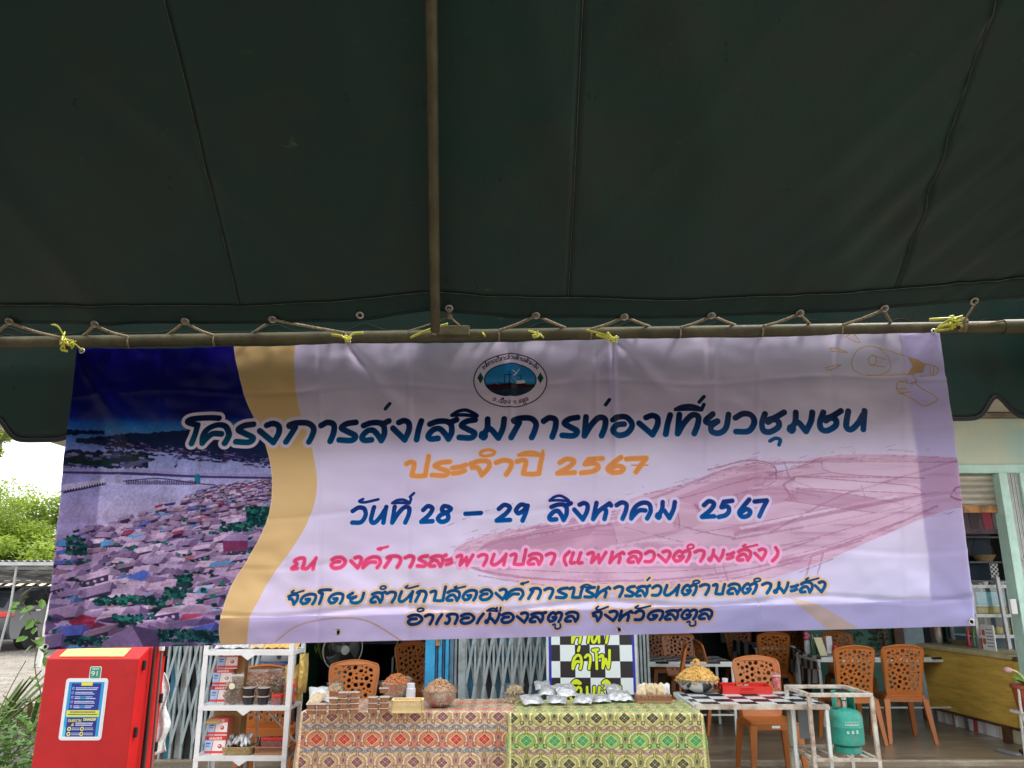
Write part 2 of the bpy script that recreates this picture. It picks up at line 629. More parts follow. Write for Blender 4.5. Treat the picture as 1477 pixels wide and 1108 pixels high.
def text_line(cv, spec, base, H, sw, fills, halo=None, slant=0.0, sc=2.2, glow=None):
    """spec: list of (char, x0, x1[, ytop, ybottom]); base(x) -> baseline y, all in photo pixels;
    x0/x1 are the outer edges of the inked glyph"""
    lines, marks = [], []
    for it in spec:
        ch, x0, x1 = it[:3]
        hw = sw / 2 * (.62 if ch in MARKS else 1)
        if len(it) == 5:
            up = 1.6 if ch == 'a' else 0
            gl = glyph_lines(ch, x0 + hw * .8, x1 - hw * .8, it[4] - hw * .8 - up, 0, 0, it[3] + hw * .8 - up)
        else:
            b = base((x0 + x1) / 2) - hw * .9
            sk = slant * (H - sw)
            a0, a1 = x0 + hw * .9, x1 - hw * .9 - sk
            if a1 < a0 + 1:
                a0 = a1 = (x0 + x1 - sk) / 2
            gl = glyph_lines(ch, a0, a1, b, H - sw * .9, slant)
        if ch in MARKS:
            marks += [cv.T(l) for l in gl]
        else:
            lines += [cv.T(l) for l in gl]
    P = [p for l in lines + marks for p in l]
    x0, x1, y0, y1 = cv.win(P, 26)
    s2 = sw * sc / 2
    D = cv.sdf(lines, x0, x1, y0, y1)
    if marks:
        D = np.minimum(D, cv.sdf(marks, x0, x1, y0, y1) + s2 * .38)
    if halo:
        for (hwid, hcol, ha) in halo:
            cv.comp(x0, x1, y0, y1, np.clip(s2 + hwid * sc - D + 0.5, 0, 1) * ha, hcol)
    # vertical ink gradient
    top, bot = fills[0], fills[1]
    xs = np.arange(x0, x1)
    g = np.empty((y1 - y0, x1 - x0, 3), np.float32)
    ybase = np.array([cv.tr((px, base(px)))[1] for px in np.linspace(spec[0][1], spec[-1][2], 8)])
    xb = np.array([cv.tr((px, base(px)))[0] for px in np.linspace(spec[0][1], spec[-1][2], 8)])
    yb = np.interp(xs, xb, ybase)[None, :]
    t = np.clip((yb - np.arange(y0, y1)[:, None]) / (H * sc), 0, 1.2)
    lr = np.clip((xs - x0) / max(1, x1 - x0), 0, 1)[None, :, None]
    b3 = np.asarray(bot, np.float32) if len(fills) < 3 else np.asarray(bot, np.float32) * np.clip(lr * 3, 0, 1) + np.asarray(fills[2], np.float32) * (1 - np.clip(lr * 3, 0, 1))
    tt = np.clip(t, 0, 1)[..., None]
    g[:] = np.asarray(top, np.float32) * tt + b3 * (1 - tt)
    m = np.clip(s2 - D + 0.5, 0, 1)[..., None]
    sub = cv.a[y0:y1, x0:x1]
    sub[:] = sub * (1 - m) + g * m

# ---- the banner artwork ------------------------------------------------------
BY = 2.57
TL, TR_, BL, BR = at(111, 503, BY), at(1355, 479, BY), at(63, 937, BY), at(1408, 903, BY)
BX0, BX1 = BL.x - .02, BR.x + .02
BZ0, BZ1 = BL.z - .03, TR_.z + .03
SC = 900.0     # texture pixels per metre
BW, BH = int((BX1 - BX0) * SC), int((BZ1 - BZ0) * SC)

def btr(p):
    q = at(p[0], p[1], BY)
    return ((q.x - BX0) * SC, (BZ1 - q.z) * SC)

def lerp(a, b, t):
    return tuple(a[i] + (b[i] - a[i]) * t for i in range(len(a)))

def bcol(*c):
    return tuple(v / 255 for v in c)

def banner_art():
    cv = Canvas(BW, BH, btr)
    sc = 2.05
    yy = np.linspace(0, 1, BH)[:, None]
    n1 = fnoise(BH, BW, 420, 3, 4)
    n2 = fnoise(BH, BW, 160, 4, 4)
    hs = fnoise(BH, 8, 26, 5, 3).mean(axis=1)[:, None]
    base = np.empty((BH, BW, 3), np.float32)
    base[:] = bcol(224, 219, 242)
    t = np.clip((n1 - .42) * 3, 0, 1)[..., None]
    base = base * (1 - t * .5) + np.array(bcol(212, 200, 232), np.float32) * t * .5
    t = np.clip((n2 - .5) * 3, 0, 1)[..., None]
    base = base * (1 - t * .5) + np.array(bcol(234, 231, 246), np.float32) * t * .5
    # blue sky patch lower right, fading in
    xs = np.linspace(0, 1, BW)[None, :]
    bl = np.clip((yy - .62) * 2.6, 0, 1) * np.clip((xs - .45) * 3, 0, 1) * (.45 + .9 * (n2 - .3))
    bl = np.clip(bl, 0, 1)[..., None]
    base = base * (1 - bl * .75) + np.array(bcol(160, 182, 226), np.float32) * bl * .75
    base *= (1 + (hs - .5) * .06)[..., None]
    cv.a[:] = base
    # ---- painted boat -------------------------------------------------------
    hull = bcol(218, 182, 204)
    dark = bcol(164, 112, 142)
    hi = bcol(236, 216, 232)
    outl = [(652,806),(660,788),(700,772),(760,760),(840,742),(900,722),(960,706),(1018,690),(1046,676),(1084,667),(1108,672),(1114,690),(1080,704),(1110,692),(1150,672),(1182,660),(1260,656),(1380,662),
            (1410,672),(1410,718),(1330,748),(1260,778),(1180,812),(1080,842),(960,858),(860,856),(760,842),(690,824)]
    P = cv.T([tuple(p) for p in spline(outl + [outl[0]], 5)])
    x0, x1, y0, y1 = cv.win(P, 8)
    m = cv.mask(P, x0, x1, y0, y1, 1)
    rn = fnoise(y1 - y0, x1 - x0, 60, 9, 5)
    rs = fnoise(y1 - y0, max(8, (x1 - x0) // 14), 12, 10, 3)
    rs = np.repeat(rs, 15, axis=1)[:, :x1 - x0]
    rs = np.pad(rs, ((0, 0), (0, max(0, x1 - x0 - rs.shape[1]))), 'edge')
    cv.comp(x0, x1, y0, y1, m * np.clip(.62 + rn * .35, 0, 1), hull)
    cv.comp(x0, x1, y0, y1, m * np.clip((rs - .55) * 2.2, 0, .5), bcol(186, 134, 164))
    cv.comp(x0, x1, y0, y1, m * np.clip((.42 - rs) * 2.4, 0, .55), bcol(226, 186, 206))
    inner = [(680,800),(760,774),(860,752),(960,722),(1050,690),(1130,680),(1080,720),(1000,760),(900,790),(780,806)]
    cv.poly([tuple(p) for p in spline(inner + [inner[0]], 4)], bcol(190, 140, 168), .45)
    cv.poly([(1150,700),(1260,690),(1330,700),(1250,720),(1150,718)], hi, .35)
    cv.poly([(700,780),(800,762),(860,756),(850,778),(760,796),(700,796)], bcol(206, 160, 184), .5)
    st = [([(652,806),(680,784),(760,764),(860,744),(960,712),(1040,680),(1130,668),(1240,666)], 7), ([(688,800),(706,784),(780,770),(880,756)], 9),
          ([(1130,668),(1140,692),(1170,704)], 4), ([(1240,666),(1395,668)], 4), ([(1144,690),(1128,702),(1145,720)], 7),
          ([(1146,706),(1240,716),(1300,728)], 5), ([(1100,690),(1180,688),(1330,690)], 4), ([(1000,730),(1100,706),(1180,716)], 4),
          ([(1060,770),(1180,744),(1290,722),(1370,710)], 10), ([(1056,778),(1180,756),(1310,730)], 5), ([(1110,768),(1200,720),(1260,700),(1380,664)], 5),
          ([(655,812),(720,828),(800,836),(900,838),(1000,832),(1100,816),(1200,790),(1290,756),(1350,730)], 6),
          ([(690,830),(800,846),(920,850),(1040,838),(1150,808),(1240,780)], 4), ([(900,760),(960,776),(1020,790)], 3), ([(940,742),(1000,764),(1060,776)], 4),
          ([(972,720),(972,760)], 5), ([(860,790),(820,806),(870,800),(940,800)], 4), ([(880,800),(960,812),(1080,806),(1180,776)], 3),
          ([(1170,800),(1160,836)], 4), ([(1186,798),(1176,836)], 4), ([(1150,826),(1200,806)], 3), ([(1030,820),(1036,840)], 3), ([(1042,816),(1050,838)], 3),
          ([(640,760),(690,740),(740,726)], 1.5)]
    for k, (p, w) in enumerate(st):
        cv.stroke(p, w * 1.1, dark, .46, rough=5, seed=20 + k)
    cv.stroke([(1020,678),(1080,664),(1115,672),(1118,692)], 5, dark, .7, rough=4, seed=70)
    cv.stroke([(930,716),(1010,694),(1060,676),(1100,668),(1116,680)], 8, hull, .6, rough=6, seed=71)
    cv.stroke([(925,714),(1005,694),(1050,676),(1095,668),(1118,676)], 1.6, dark, .8, rough=5, seed=72)
    cv.stroke([(1068,762),(1180,738),(1290,716)], 7, hi, .7, rough=6, seed=73)
    cv.stroke([(760,776),(830,762),(900,748),(930,738)], 5, hi, .7, rough=10, seed=74)
    cv.stroke([(660,796),(690,780),(770,764)], 8, hi, .55, rough=9, seed=75)
    cv.stroke([(1376,704),(1400,700),(1412,712),(1390,722),(1370,716),(1376,704)], 6, dark, .7, rough=2, seed=76)
    cv.stroke([(880,790),(930,780),(960,778)], 8, hi, .5, rough=12, seed=77)
    # benches, ribs and planking
    for q_, c_, a_ in (([(1146,688),(1300,700),(1330,712),(1140,704)], hi, .45), ([(1150,706),(1290,724),(1262,740),(1128,722)], bcol(186, 138, 166), .5), ([(1002,726),(1128,700),(1140,722),(1016,752)], bcol(196, 150, 176), .5),
                       ([(976,722),(1000,728),(1012,756),(980,762)], hi, .3), ([(884,760),(972,744),(974,764),(890,784)], hi, .28), ([(1180,664),(1378,668),(1320,690),(1196,682)], hi, .3),
                       ([(690,790),(760,770),(868,752),(850,772),(740,794)], bcol(182, 134, 162), .45), ([(1150,752),(1290,724),(1370,706),(1376,714),(1290,738),(1160,764)], bcol(232, 206, 224), .5)):
        cv.poly(q_, c_, a_)
    for p, w in (([(1146,688),(1300,700),(1332,712)], 2.4), ([(1140,704),(1330,713)], 1.8), ([(1128,722),(1262,740)], 2.2), ([(1182,661),(1196,682),(1320,690)], 2), ([(1196,682),(1146,688)], 2.2),
                 ([(1002,726),(1016,752)], 2.6), ([(976,722),(980,762)], 2.6), ([(884,760),(890,784)], 2), ([(1060,712),(1072,742)], 2), ([(1128,700),(1140,722)], 2.2),
                 ([(700,806),(860,812),(1000,806),(1130,786),(1250,754),(1340,722)], 1.8), ([(680,818),(860,826),(1020,820),(1160,796),(1300,752)], 1.6), ([(740,832),(900,842),(1040,832),(1170,806)], 1.6),
                 ([(720,776),(860,748),(1000,714),(1046,700)], 2.2), ([(1046,700),(1150,674),(1182,661)], 2.6), ([(1240,700),(1248,722)], 1.8), ([(1000,770),(1100,752),(1200,732)], 1.6)):
        cv.stroke(p, w * 1.1, dark, .6, rough=2.4, seed=int(p[0][0]))
    for k in range(420):     # dry-brush speckle along the edges
        a = random.choice(outl[:20]); b = outl[(outl.index(a) + 1) % len(outl)]
        t = random.random()
        x, y = a[0] + (b[0] - a[0]) * t + random.gauss(0, 9), a[1] + (b[1] - a[1]) * t + random.gauss(0, 5)
        cv.stroke([(x, y), (x + random.uniform(2, 14), y - random.uniform(0, 4))], random.uniform(1, 2.4), random.choice([dark, hi, hull]), .5, smooth=False)
    # ---- megaphone line drawing ---------------------------------------------
    gold = bcol(214, 176, 96)
    L = lambda p, w=3.2: cv.stroke(p, w, gold, .85)
    L([(1228,522),(1236,506),(1252,499),(1270,503),(1283,518),(1282,534),(1266,541),(1244,541),(1231,533),(1228,522)], 3)
    L([(1252,518),(1258,512),(1264,517),(1262,525),(1255,526),(1252,518)]); L([(1258,512),(1278,518)]); L([(1256,526),(1276,529)])
    L([(1258,499),(1290,508),(1332,526)], 3); L([(1250,541),(1290,542),(1316,541)], 3)
    cv.poly([(1308,517),(1334,526),(1330,538),(1306,541),(1314,530)], gold, .75)
    L([(1334,526),(1346,528),(1352,533),(1348,541),(1326,543)]); L([(1340,529),(1342,542)]); L([(1346,529),(1346,541)])
    L([(1314,542),(1320,550),(1312,554)]); L([(1318,552),(1330,562),(1350,576),(1332,586),(1318,578),(1300,570),(1290,562),(1294,552),(1308,554)])
    L([(1290,562),(1306,562)]); L([(1294,569),(1310,566)])
    L([(1219,486),(1230,481),(1240,494),(1219,486)]); L([(1198,505),(1199,502),(1222,508),(1198,507)]); L([(1190,530),(1196,534),(1212,527),(1190,530)])
    # ---- circles and tan beam at the bottom ---------------------------------
    tan = bcol(222, 190, 128)
    cv.stroke([(398,925),(430,902),(480,892),(530,896),(580,925)], 5, bcol(206, 178, 150), .8)
    cv.poly([(1136,860),(1180,872),(1236,905),(1196,910)], bcol(214, 196, 160), .75)
    # ---- wave band and aerial town view -------------------------------------
    lb = spline([(338,485),(341,520),(352,570),(370,612),(386,655),(392,700),(384,750),(360,800),(332,848),(318,890),(316,915),(322,945)], 6)
    rb = spline([(428,485),(424,520),(426,560),(434,600),(449,645),(456,695),(448,740),(424,785),(394,828),(372,866),(358,896),(356,940)], 6)
    picture = [(20, 470), (338, 470)] + [tuple(p) for p in lb] + [(40, 950)]
    pic = Canvas(BW, BH, btr, (0, 0, 0))
    aerial(pic)
    P = cv.T(picture)
    x0, x1, y0, y1 = cv.win(P, 0)
    m = cv.mask(P, x0, x1, y0, y1)[..., None]
    sub = cv.a[y0:y1, x0:x1]
    sub[:] = sub * (1 - m) + pic.a[y0:y1, x0:x1] * m
    cv.poly([tuple(p) for p in lb] + [tuple(p) for p in rb][::-1], bcol(226, 196, 136))
    cv.stroke([tuple(p) for p in lb], 3, bcol(236, 214, 170), .8, smooth=False)
    # ---- seal ---------------------------------------------------------------
    c = (736, 549)
    cv.ellipse(c, 53.5, 39, bcol(40, 22, 52)); cv.ellipse(c, 52, 37.6, bcol(232, 224, 240))
    ci = (736, 548)
    cv.ellipse(ci, 38, 24, bcol(18, 26, 60)); cv.ellipse(ci, 36.6, 22.6, bcol(40, 140, 200))
    ex = [(ci[0] + 36.6 * math.cos(PI * k / 20 - .15 + .0), ci[1] + 22.6 * math.sin(PI * k / 20)) for k in range(0, 21)]
    for k in range(8):
        tt = k / 8
        cv.poly([(ci[0] - 36 * math.sqrt(max(0, 1 - (tt) ** 2 * .1)), ci[1] + 2 - k * 1.0), (ci[0] + 36, ci[1] + 2 - k * 1.0), (ci[0] + 35, ci[1] + 3), (ci[0] - 35, ci[1] + 3)], bcol(110, 180, 216), .08)
    cv.poly([(ci[0] + 36.6 * math.cos(a), ci[1] + 22.6 * math.sin(a)) for a in np.linspace(.28, PI - .28, 24)], bcol(12, 52, 74))
    cv.poly([(702,558),(712,553),(722,555),(735,557),(772,554),(771,558),(758,561),(740,562),(715,563)], bcol(60, 24, 28))
    cv.poly([(717,549),(722,553),(744,554),(758,552),(760,556),(724,557)], bcol(38, 24, 40))
    for p in [[(728,540),(727,553)],[(734,536),(735,553)],[(728,540),(740,542)],[(751,541),(751,552)],[(746,548),(758,549)],[(737,546),(742,552)]]:
        cv.stroke(p, 2, bcol(28, 30, 54), 1, smooth=False)
    cv.poly([(745,549),(757,548),(758,553),(745,554)], bcol(220, 224, 230))
    cv.stroke([(739,534),(744,538),(743,541)], 2, bcol(240, 240, 220)); cv.stroke([(749,532),(744,539),(740,542)], 2.4, bcol(240, 240, 220)); cv.stroke([(744,541),(749,542)], 1.4, bcol(30, 60, 40))
    for sx in (693, 779.5):
        cv.poly([(sx,537),(sx + 4.5,545),(sx,553),(sx - 4.5,545)], bcol(12, 84, 60))
    ink = bcol(44, 22, 58)
    def arc_text(s, a0, a1, rx, ry, hgt, flip=False):
        wts = [0 if ch in MARKS else (0.6 if ch in ' .เา' else 1.0) for ch in s]
        tot = sum(wts); acc = 0; last = (0, 0)
        for ch, w in zip(s, wts):
            if w:
                t0, t1 = acc / tot, (acc + w * .82) / tot
                acc += w
                last = (t0, t1)
            t0, t1 = last
            if ch == ' ':
                continue
            am = a0 + (a1 - a0) * (t0 + t1) / 2
            wpx = abs(a1 - a0) * (t1 - t0) * (rx + ry) / 2
            cx, cy = c[0] + rx * math.cos(am), c[1] - ry * math.sin(am)
            tx, ty = -rx * math.sin(am), -ry * math.cos(am)
            if not flip:
                tx, ty = -tx, -ty
            l = math.hypot(tx, ty); tx /= l; ty /= l
            gl = glyph_lines(ch, -wpx / 2, wpx / 2, -hgt * 1.1 if ch in "iIE'axo" else 0 if ch not in 'uU' else hgt * .7, hgt, 0, (-hgt * 1.7 if ch in "iIE'axo" else hgt * .2) if ch in MARKS else None)
            for l2 in gl:
                q = [(cx + x * tx - y * ty, cy + x * ty + y * tx) for x, y in l2]
                cv.stroke(q, 1.9, ink, 1, smooth=False)
    arc_text('องคxการบรiหารส\'วนตoาบลตoามะลaง', R(148), R(32), 45, 30.5, 4.4)
    arc_text('อ.เมEอง จ.สตUล', R(236), R(306), 46, 33.5, 4.4, True)
    # ---- title --------------------------------------------------------------
    halo_t = [(5.0, bcol(226, 216, 236), 1)]
    navy, blue, teal = bcol(14, 26, 70), bcol(8, 86, 146), bcol(0, 96, 114)
    b1 = lambda x: 643.5 - (x - 275) * .0195
    left = [('โ',265,318),('ค',287,333),('ร',335,368),('ง',369,404),('ก',407,455)]
    l1 = [('า',458,484),('ร',484,516),
          ('ส',517,564),("'",553,564,580,591),('ง',562,593),('เ',596,611),('ส',613,662),('ร',658,689),('i',649,690,588,602),('ม',690,731),('ก',733,777),
          ('า',780,805),('ร',807,837),('ท',839,877),("'",871,881,574,586),('อ',880,916),('ง',918,952),('เ',956,970),('ท',973,1010),('I',971,1016,583,595),
          ("'",1005,1016,571,583),('ย',1013,1054),('ว',1056,1091),('ช',1094,1134),('u',1108,1127,630,644),('ม',1134,1174),('ช',1177,1215),('น',1214,1249)]
    text_line(cv, left, b1, 35, 8.9, (bcol(12, 62, 92), teal), halo_t, sc=sc)
    text_line(cv, left + l1, b1, 35, 8.9, (navy, blue, teal), [(1.1, bcol(206, 226, 248), .8)], sc=sc)
    org = bcol(236, 160, 92)
    b2 = lambda x: 689.5 - (x - 590) * .0165
    l2 = [('ป',581,620),('ร',619,651),('ะ',648,675),('จ',674,708),('o',691,714,646,659),('า',711,740),('ป',741,785),('I',746,785,649,659),
          ('2',801,833),('5',835,872),('6',873,903),('7',899,935)]
    text_line(cv, l2, b2, 27, 7.0, (org, org), [(1.2, bcol(248, 206, 160), .9)], slant=.06, sc=sc)
    cv.stroke([(911,671),(934,671)], 4.5 * 2.05 / 2, org)
    b3 = lambda x: 757.5 - (x - 515) * .0165
    fb = (bcol(28, 52, 124), bcol(6, 94, 164))
    l3 = [('ว',503,530),('a',515,546,719,727),('น',531,559),('ท',562,593),('I',563,594,718,728),("'",589,598,709,718),('2',604,628),('8',628,653),('-',667,697),
          ('2',713,740),('9',740,764)]
    text_line(cv, l3, b3, 29, 6.7, fb, [(1.2, bcol(214, 228, 250), .9)], slant=.08, sc=sc)
    l3b = [('ส',789,826),('i',791,822,713,725),('ง',824,850),('ห',852,884),('า',884,906),('ค',907,942),('ม',944,976),('2',1009,1034),('5',1033,1058),('6',1062,1085),('7',1082,1107)]
    text_line(cv, l3b, b3, 29, 6.7, fb, [(4.4, bcol(222, 212, 238), 1)], slant=.08, sc=sc)
    pk = (bcol(222, 76, 120), bcol(232, 84, 128))
    b4 = lambda x: 822.5 - (x - 440) * .0192
    l4a = [('ณ',418,457),('อ',475,501),('ง',503,523),('ค',521,551),('x',543,560,787,794),('ก',552,580),('า',580,598),('ร',599,618),('ส',616,645),('ะ',640,655)]
    text_line(cv, l4a, b4, 20, 5.1, pk, [(1.3, bcol(248, 170, 204), .9)], slant=.1, sc=sc)
    l4b = [('พ',655,684),('า',686,704),('น',706,732),('ป',733,760),('ล',759,784),('า',784,802),('(',811,823),('แ',820,843),('พ',844,876),('ห',877,902),
           ('ล',903,927),('ว',927,946),('ง',946,968),('ต',968,997),('o',990,1001,784,793),('า',998,1017),('ม',1019,1045),('ะ',1045,1060),('ล',1060,1084),('a',1069,1092,786,792),('ง',1084,1105),(')',1111,1123)]
    text_line(cv, l4b, b4, 20, 5.1, pk, [(4.2, bcol(240, 190, 224), 1)], slant=.1, sc=sc)
    hl = [(3.2, bcol(226, 198, 160), .9)]
    dk = (bcol(24, 70, 120), bcol(0, 100, 156))
    b5 = lambda x: 873.5 - (x - 430) * .0238
    l5 = [('จ',413,431),('a',419,439,852,858),('ด',431,457),('โ',456,478),('ด',471,496),('ย',498,526),('ส',532,557),('o',547,557,844,851),('า',554,572),('น',573,597),('a',583,604,845,851),
          ('ก',597,617),('ป',618,644),('ล',642,665),('a',654,672,846,851),('ด',665,689),('อ',690,712),('ง',712,732),('ค',728,757),('x',750,763,838,844),('ก',760,782),('า',782,799),('ร',800,820),
          ('บ',818,842),('ร',841,859),('i',836,856,842,849),('ห',857,882),('า',883,900),('ร',900,917),('ส',915,939),("'",932,938,832,838),('ว',938,956),('น',956,981),('ต',981,1006),('o',998,1009,836,843),
          ('า',1006,1024),('บ',1025,1047),('ล',1047,1069),('ต',1068,1093),('o',1086,1097,833,840),('า',1096,1113),('ม',1114,1137),('ะ',1137,1152),('ล',1151,1173),('a',1160,1181,834,840),('ง',1172,1191)]
    text_line(cv, l5, b5, 18.5, 4.5, dk, hl, slant=.1, sc=sc)
    b6 = lambda x: 902.5 - (x - 595) * .0188
    l6 = [('อ',586,611),('o',601,612,876,883),('า',610,626),('เ',627,639),('ภ',640,662),('อ',662,686),('เ',686,699),('ม',698,722),('E',701,723,876,883),('อ',721,743),('ง',743,763),('ส',762,789),
          ('ต',788,812),('U',796,809,899,908),('ล',813,836),('จ',852,869),('a',858,878,875,882),('ง',870,892),('ห',891,914),('ว',913,931),('a',915,939,874,880),('ด',932,958),('ส',957,984),('ต',981,1007),
          ('U',990,1004,895,904),('ล',1006,1029)]
    text_line(cv, l6, b6, 17.5, 4.4, (bcol(16, 50, 100), bcol(14, 70, 130)), hl, slant=.1, sc=sc)
    return cv.a

def aerial(cv):
    R_ = random.Random(5)
    x0, x1, y0, y1 = 0, int(btr((470, 700))[0]), 0, cv.h
    W, H = x1, cv.h
    # sky
    skyn = fnoise(H, W, 150, 31, 5)
    # photo-y of each texture row
    rows = np.array([[btr((200, y))[1], y] for y in range(470, 960, 5)])
    py = np.interp(np.arange(H), rows[:, 0], rows[:, 1])[:, None]
    def ramp(stops):
        ys = [s[0] for s in stops]
        return np.stack([np.interp(py[:, 0], ys, [s[1][k] for s in stops]) for k in range(3)], -1)[:, None, :]
    g = ramp([(490, bcol(22, 12, 110)), (560, bcol(14, 14, 118)), (600, bcol(20, 34, 130)), (610, bcol(34, 104, 190)), (620, bcol(60, 130, 200)), (630, bcol(80, 128, 196)),
              (650, bcol(136, 152, 208)), (690, bcol(160, 162, 208)), (740, bcol(184, 176, 212)), (800, bcol(172, 160, 200)), (950, bcol(150, 130, 170))])
    a = np.broadcast_to(g, (H, W, 3)).copy()
    cl = np.clip((skyn - .5) * 3, 0, 1)[..., None] * (py < 606)[..., None]
    a = a * (1 - cl * .45) + np.array(bcol(8, 6, 70)) * cl * .45
    cl = np.clip((fnoise(H, W, 90, 37, 4) - .55) * 3, 0, 1)[..., None] * (py < 606)[..., None]
    a = a * (1 - cl * .35) + np.array(bcol(50, 56, 160)) * cl * .35
    a[:, :, :] += ((fnoise(H, W, 8, 33, 2) - .5) * .05)[..., None] * (py > 640)[..., None]
    cv.a[:, :W] = a
    # far shores
    def rag(base, amp, col, ylow, xs=(60, 400), n=70, al=1.0):
        pts = []
        for k in range(n + 1):
            x = xs[0] + (xs[1] - xs[0]) * k / n
            pts.append((x, base(x) - R_.random() * amp))
        low = [(xs[0] + (xs[1] - xs[0]) * k / n, ylow(xs[0] + (xs[1] - xs[0]) * k / n) + R_.random() * amp) for k in range(n + 1)]
        cv.poly(pts + low[::-1], col, al)
    rag(lambda x: 622, 3, bcol(14, 30, 72), lambda x: 626 - (x - 100) * .03, (95, 150), 30)
    rag(lambda x: 634 - (x - 110) * .085, 2.4, bcol(24, 38, 74), lambda x: 637 + (x - 110) * .11, (110, 400), 90)
    for k in range(260):
        x = R_.uniform(150, 395); y = 640 + (x - 150) * .10 + R_.uniform(-8, 10)
        c = R_.choice([bcol(40, 40, 90), bcol(90, 84, 130), bcol(24, 24, 60), bcol(120, 110, 150), bcol(60, 50, 80)])
        w = R_.uniform(2, 9)
        cv.poly([(x, y), (x + w, y + .6), (x + w, y + 2.6), (x, y + 2)], c)
    # mid-left quay with roofs
    rag(lambda x: 652 + (x - 95) * .03, 5, bcol(28, 34, 66), lambda x: 672, (90, 215), 40)
    for k in range(110):
        x = R_.uniform(92, 210); y = R_.uniform(652, 673)
        w = R_.uniform(4, 18)
        c = R_.choice([bcol(96, 96, 140), bcol(50, 54, 96), bcol(130, 124, 164), bcol(20, 44, 40), bcol(24, 50, 44), bcol(70, 70, 120)])
        cv.poly([(x, y), (x + w, y + 1), (x + w - 1, y + 4), (x - 1, y + 3)], c)
    cv.blob((112, 664), 16, 6, bcol(16, 44, 40), 3); cv.blob((145, 668), 18, 5, bcol(18, 50, 44), 4)
    cv.poly([(175, 672), (212, 662), (216, 666), (182, 677)], bcol(90, 92, 130))
    # bridge
    cv.poly([(80, 675), (180, 677), (300, 682), (400, 684), (400, 688), (300, 686), (180, 681), (80, 679)], bcol(150, 146, 190))
    cv.poly([(80, 680), (180, 681), (300, 686), (400, 688), (400, 691), (300, 689), (180, 685), (80, 683)], bcol(58, 52, 96))
    for (bx, cc) in ((170, bcol(150, 146, 180)), (283, bcol(20, 110, 140))):
        cv.poly([(bx - 4, 684), (bx + 4, 684), (bx + 4, 698), (bx - 4, 698)], cc)
        cv.poly([(bx - 9, 697), (bx + 8, 697), (bx + 8, 700), (bx - 9, 700)], bcol(180, 176, 204))
    for k in range(40):
        x = 182 + k * 2.5
        cv.poly([(x, 693 + math.sin(k) * 1), (x + 1.5, 693), (x + 1.5, 699), (x, 699)], bcol(50, 40, 70))
    cv.stroke([(178, 694), (230, 690), (285, 697), (330, 700)], 3, bcol(54, 44, 76))
    # ferry pier at left
    cv.poly([(88, 700), (150, 690), (152, 695), (92, 708)], bcol(196, 190, 214)); cv.poly([(90, 708), (152, 695), (152, 699), (92, 712)], bcol(50, 48, 80))
    for k in range(16):
        x = 92 + k * 3.8
        cv.poly([(x, 706 - k * .75), (x + 1.4, 706 - k * .75), (x + 1.4, 709 - k * .75), (x, 709 - k * .75)], bcol(230, 226, 240))
    # boats on water
    for (bx, by, bw, cc) in ((222, 730, 14, bcol(170, 40, 60)), (236, 727, 16, bcol(50, 54, 110)), (126, 762, 20, bcol(70, 64, 110)), (104, 766, 12, bcol(40, 36, 60)), (250, 672, 6, bcol(60, 60, 100))):
        cv.poly([(bx, by), (bx + bw, by - 3), (bx + bw - 2, by + 1), (bx + 2, by + 3)], cc)
        cv.stroke([(bx + bw * .6, by), (bx + bw * .6, by - 8)], 1, bcol(60, 50, 80), 1, smooth=False)
    # ---- dense stilt town: rows from far to near ----
    shore = lambda y: np.interp(y, [690, 700, 715, 730, 745, 758, 772, 790, 940], [392, 318, 268, 262, 205, 170, 118, 70, 40])
    for row in range(62):
        t = row / 61
        y = 694 + (945 - 694) * t ** 1.25
        s = 3.2 + 27 * t ** 1.15
        x = float(shore(y)) - R_.uniform(0, s)
        cv.poly([(x, y - s * .2), (410, y - s * .2), (410, y + s * .9), (x - 2, y + s * .9)], bcol(66, 52, 84), .55)
        while x < 405:
            w = s * R_.uniform(.8, 1.9)
            h = s * R_.uniform(.34, .62)
            yy = y + R_.uniform(-.4, .4) * s
            m_ = R_.uniform(-.30, .10)               # tilt of the eave line in the view
            ox = R_.uniform(.1, .9) * s * .6
            q = R_.random()
            if q < .02: c = bcol(150, 60, 84)
            elif q < .045: c = bcol(92, 110, 186)
            elif q < .075: c = bcol(80, 160, 214)
            elif q < .085: c = bcol(178, 96, 110)
            else: c = R_.choice([bcol(186, 164, 194), bcol(160, 138, 174), bcol(206, 188, 214), bcol(146, 124, 160), bcol(176, 150, 182), bcol(128, 108, 146), bcol(196, 172, 200), bcol(168, 150, 186), bcol(150, 122, 140)])
            p0 = (x, yy); p1 = (x + w, yy + w * m_); p2 = (p1[0] + ox, p1[1] - h); p3 = (p0[0] + ox, p0[1] - h)
            cv.poly([p0, p1, (p1[0], p1[1] + h * .9), (p0[0] + 1, p0[1] + h * .9)], lerp(c, bcol(30, 20, 48), .82))
            if R_.random() < .4:
                for kk in range(3):
                    wx = x + w * (.15 + .28 * kk); wy = yy + (wx - x) * m_
                    cv.poly([(wx, wy + h * .2), (wx + w * .12, wy + h * .2), (wx + w * .12, wy + h * .55), (wx, wy + h * .55)], lerp(c, bcol(226, 216, 240), .5), .8)
            cv.poly([p0, p1, p2, p3], c)
            cv.stroke([p0, p1], 1.5, bcol(44, 30, 62), .75, smooth=False)
            cv.stroke([p0, p3], 1.0, bcol(60, 44, 80), .55, smooth=False)
            rx_ = R_.uniform(.3, .7) * s                # far roof plane or gable end
            cv.poly([p1, p2, (p2[0] + rx_, p2[1] + h * .55), (p1[0] + rx_ * .8, p1[1] + h * .25)], lerp(c, bcol(60, 44, 84), R_.uniform(.25, .6)))
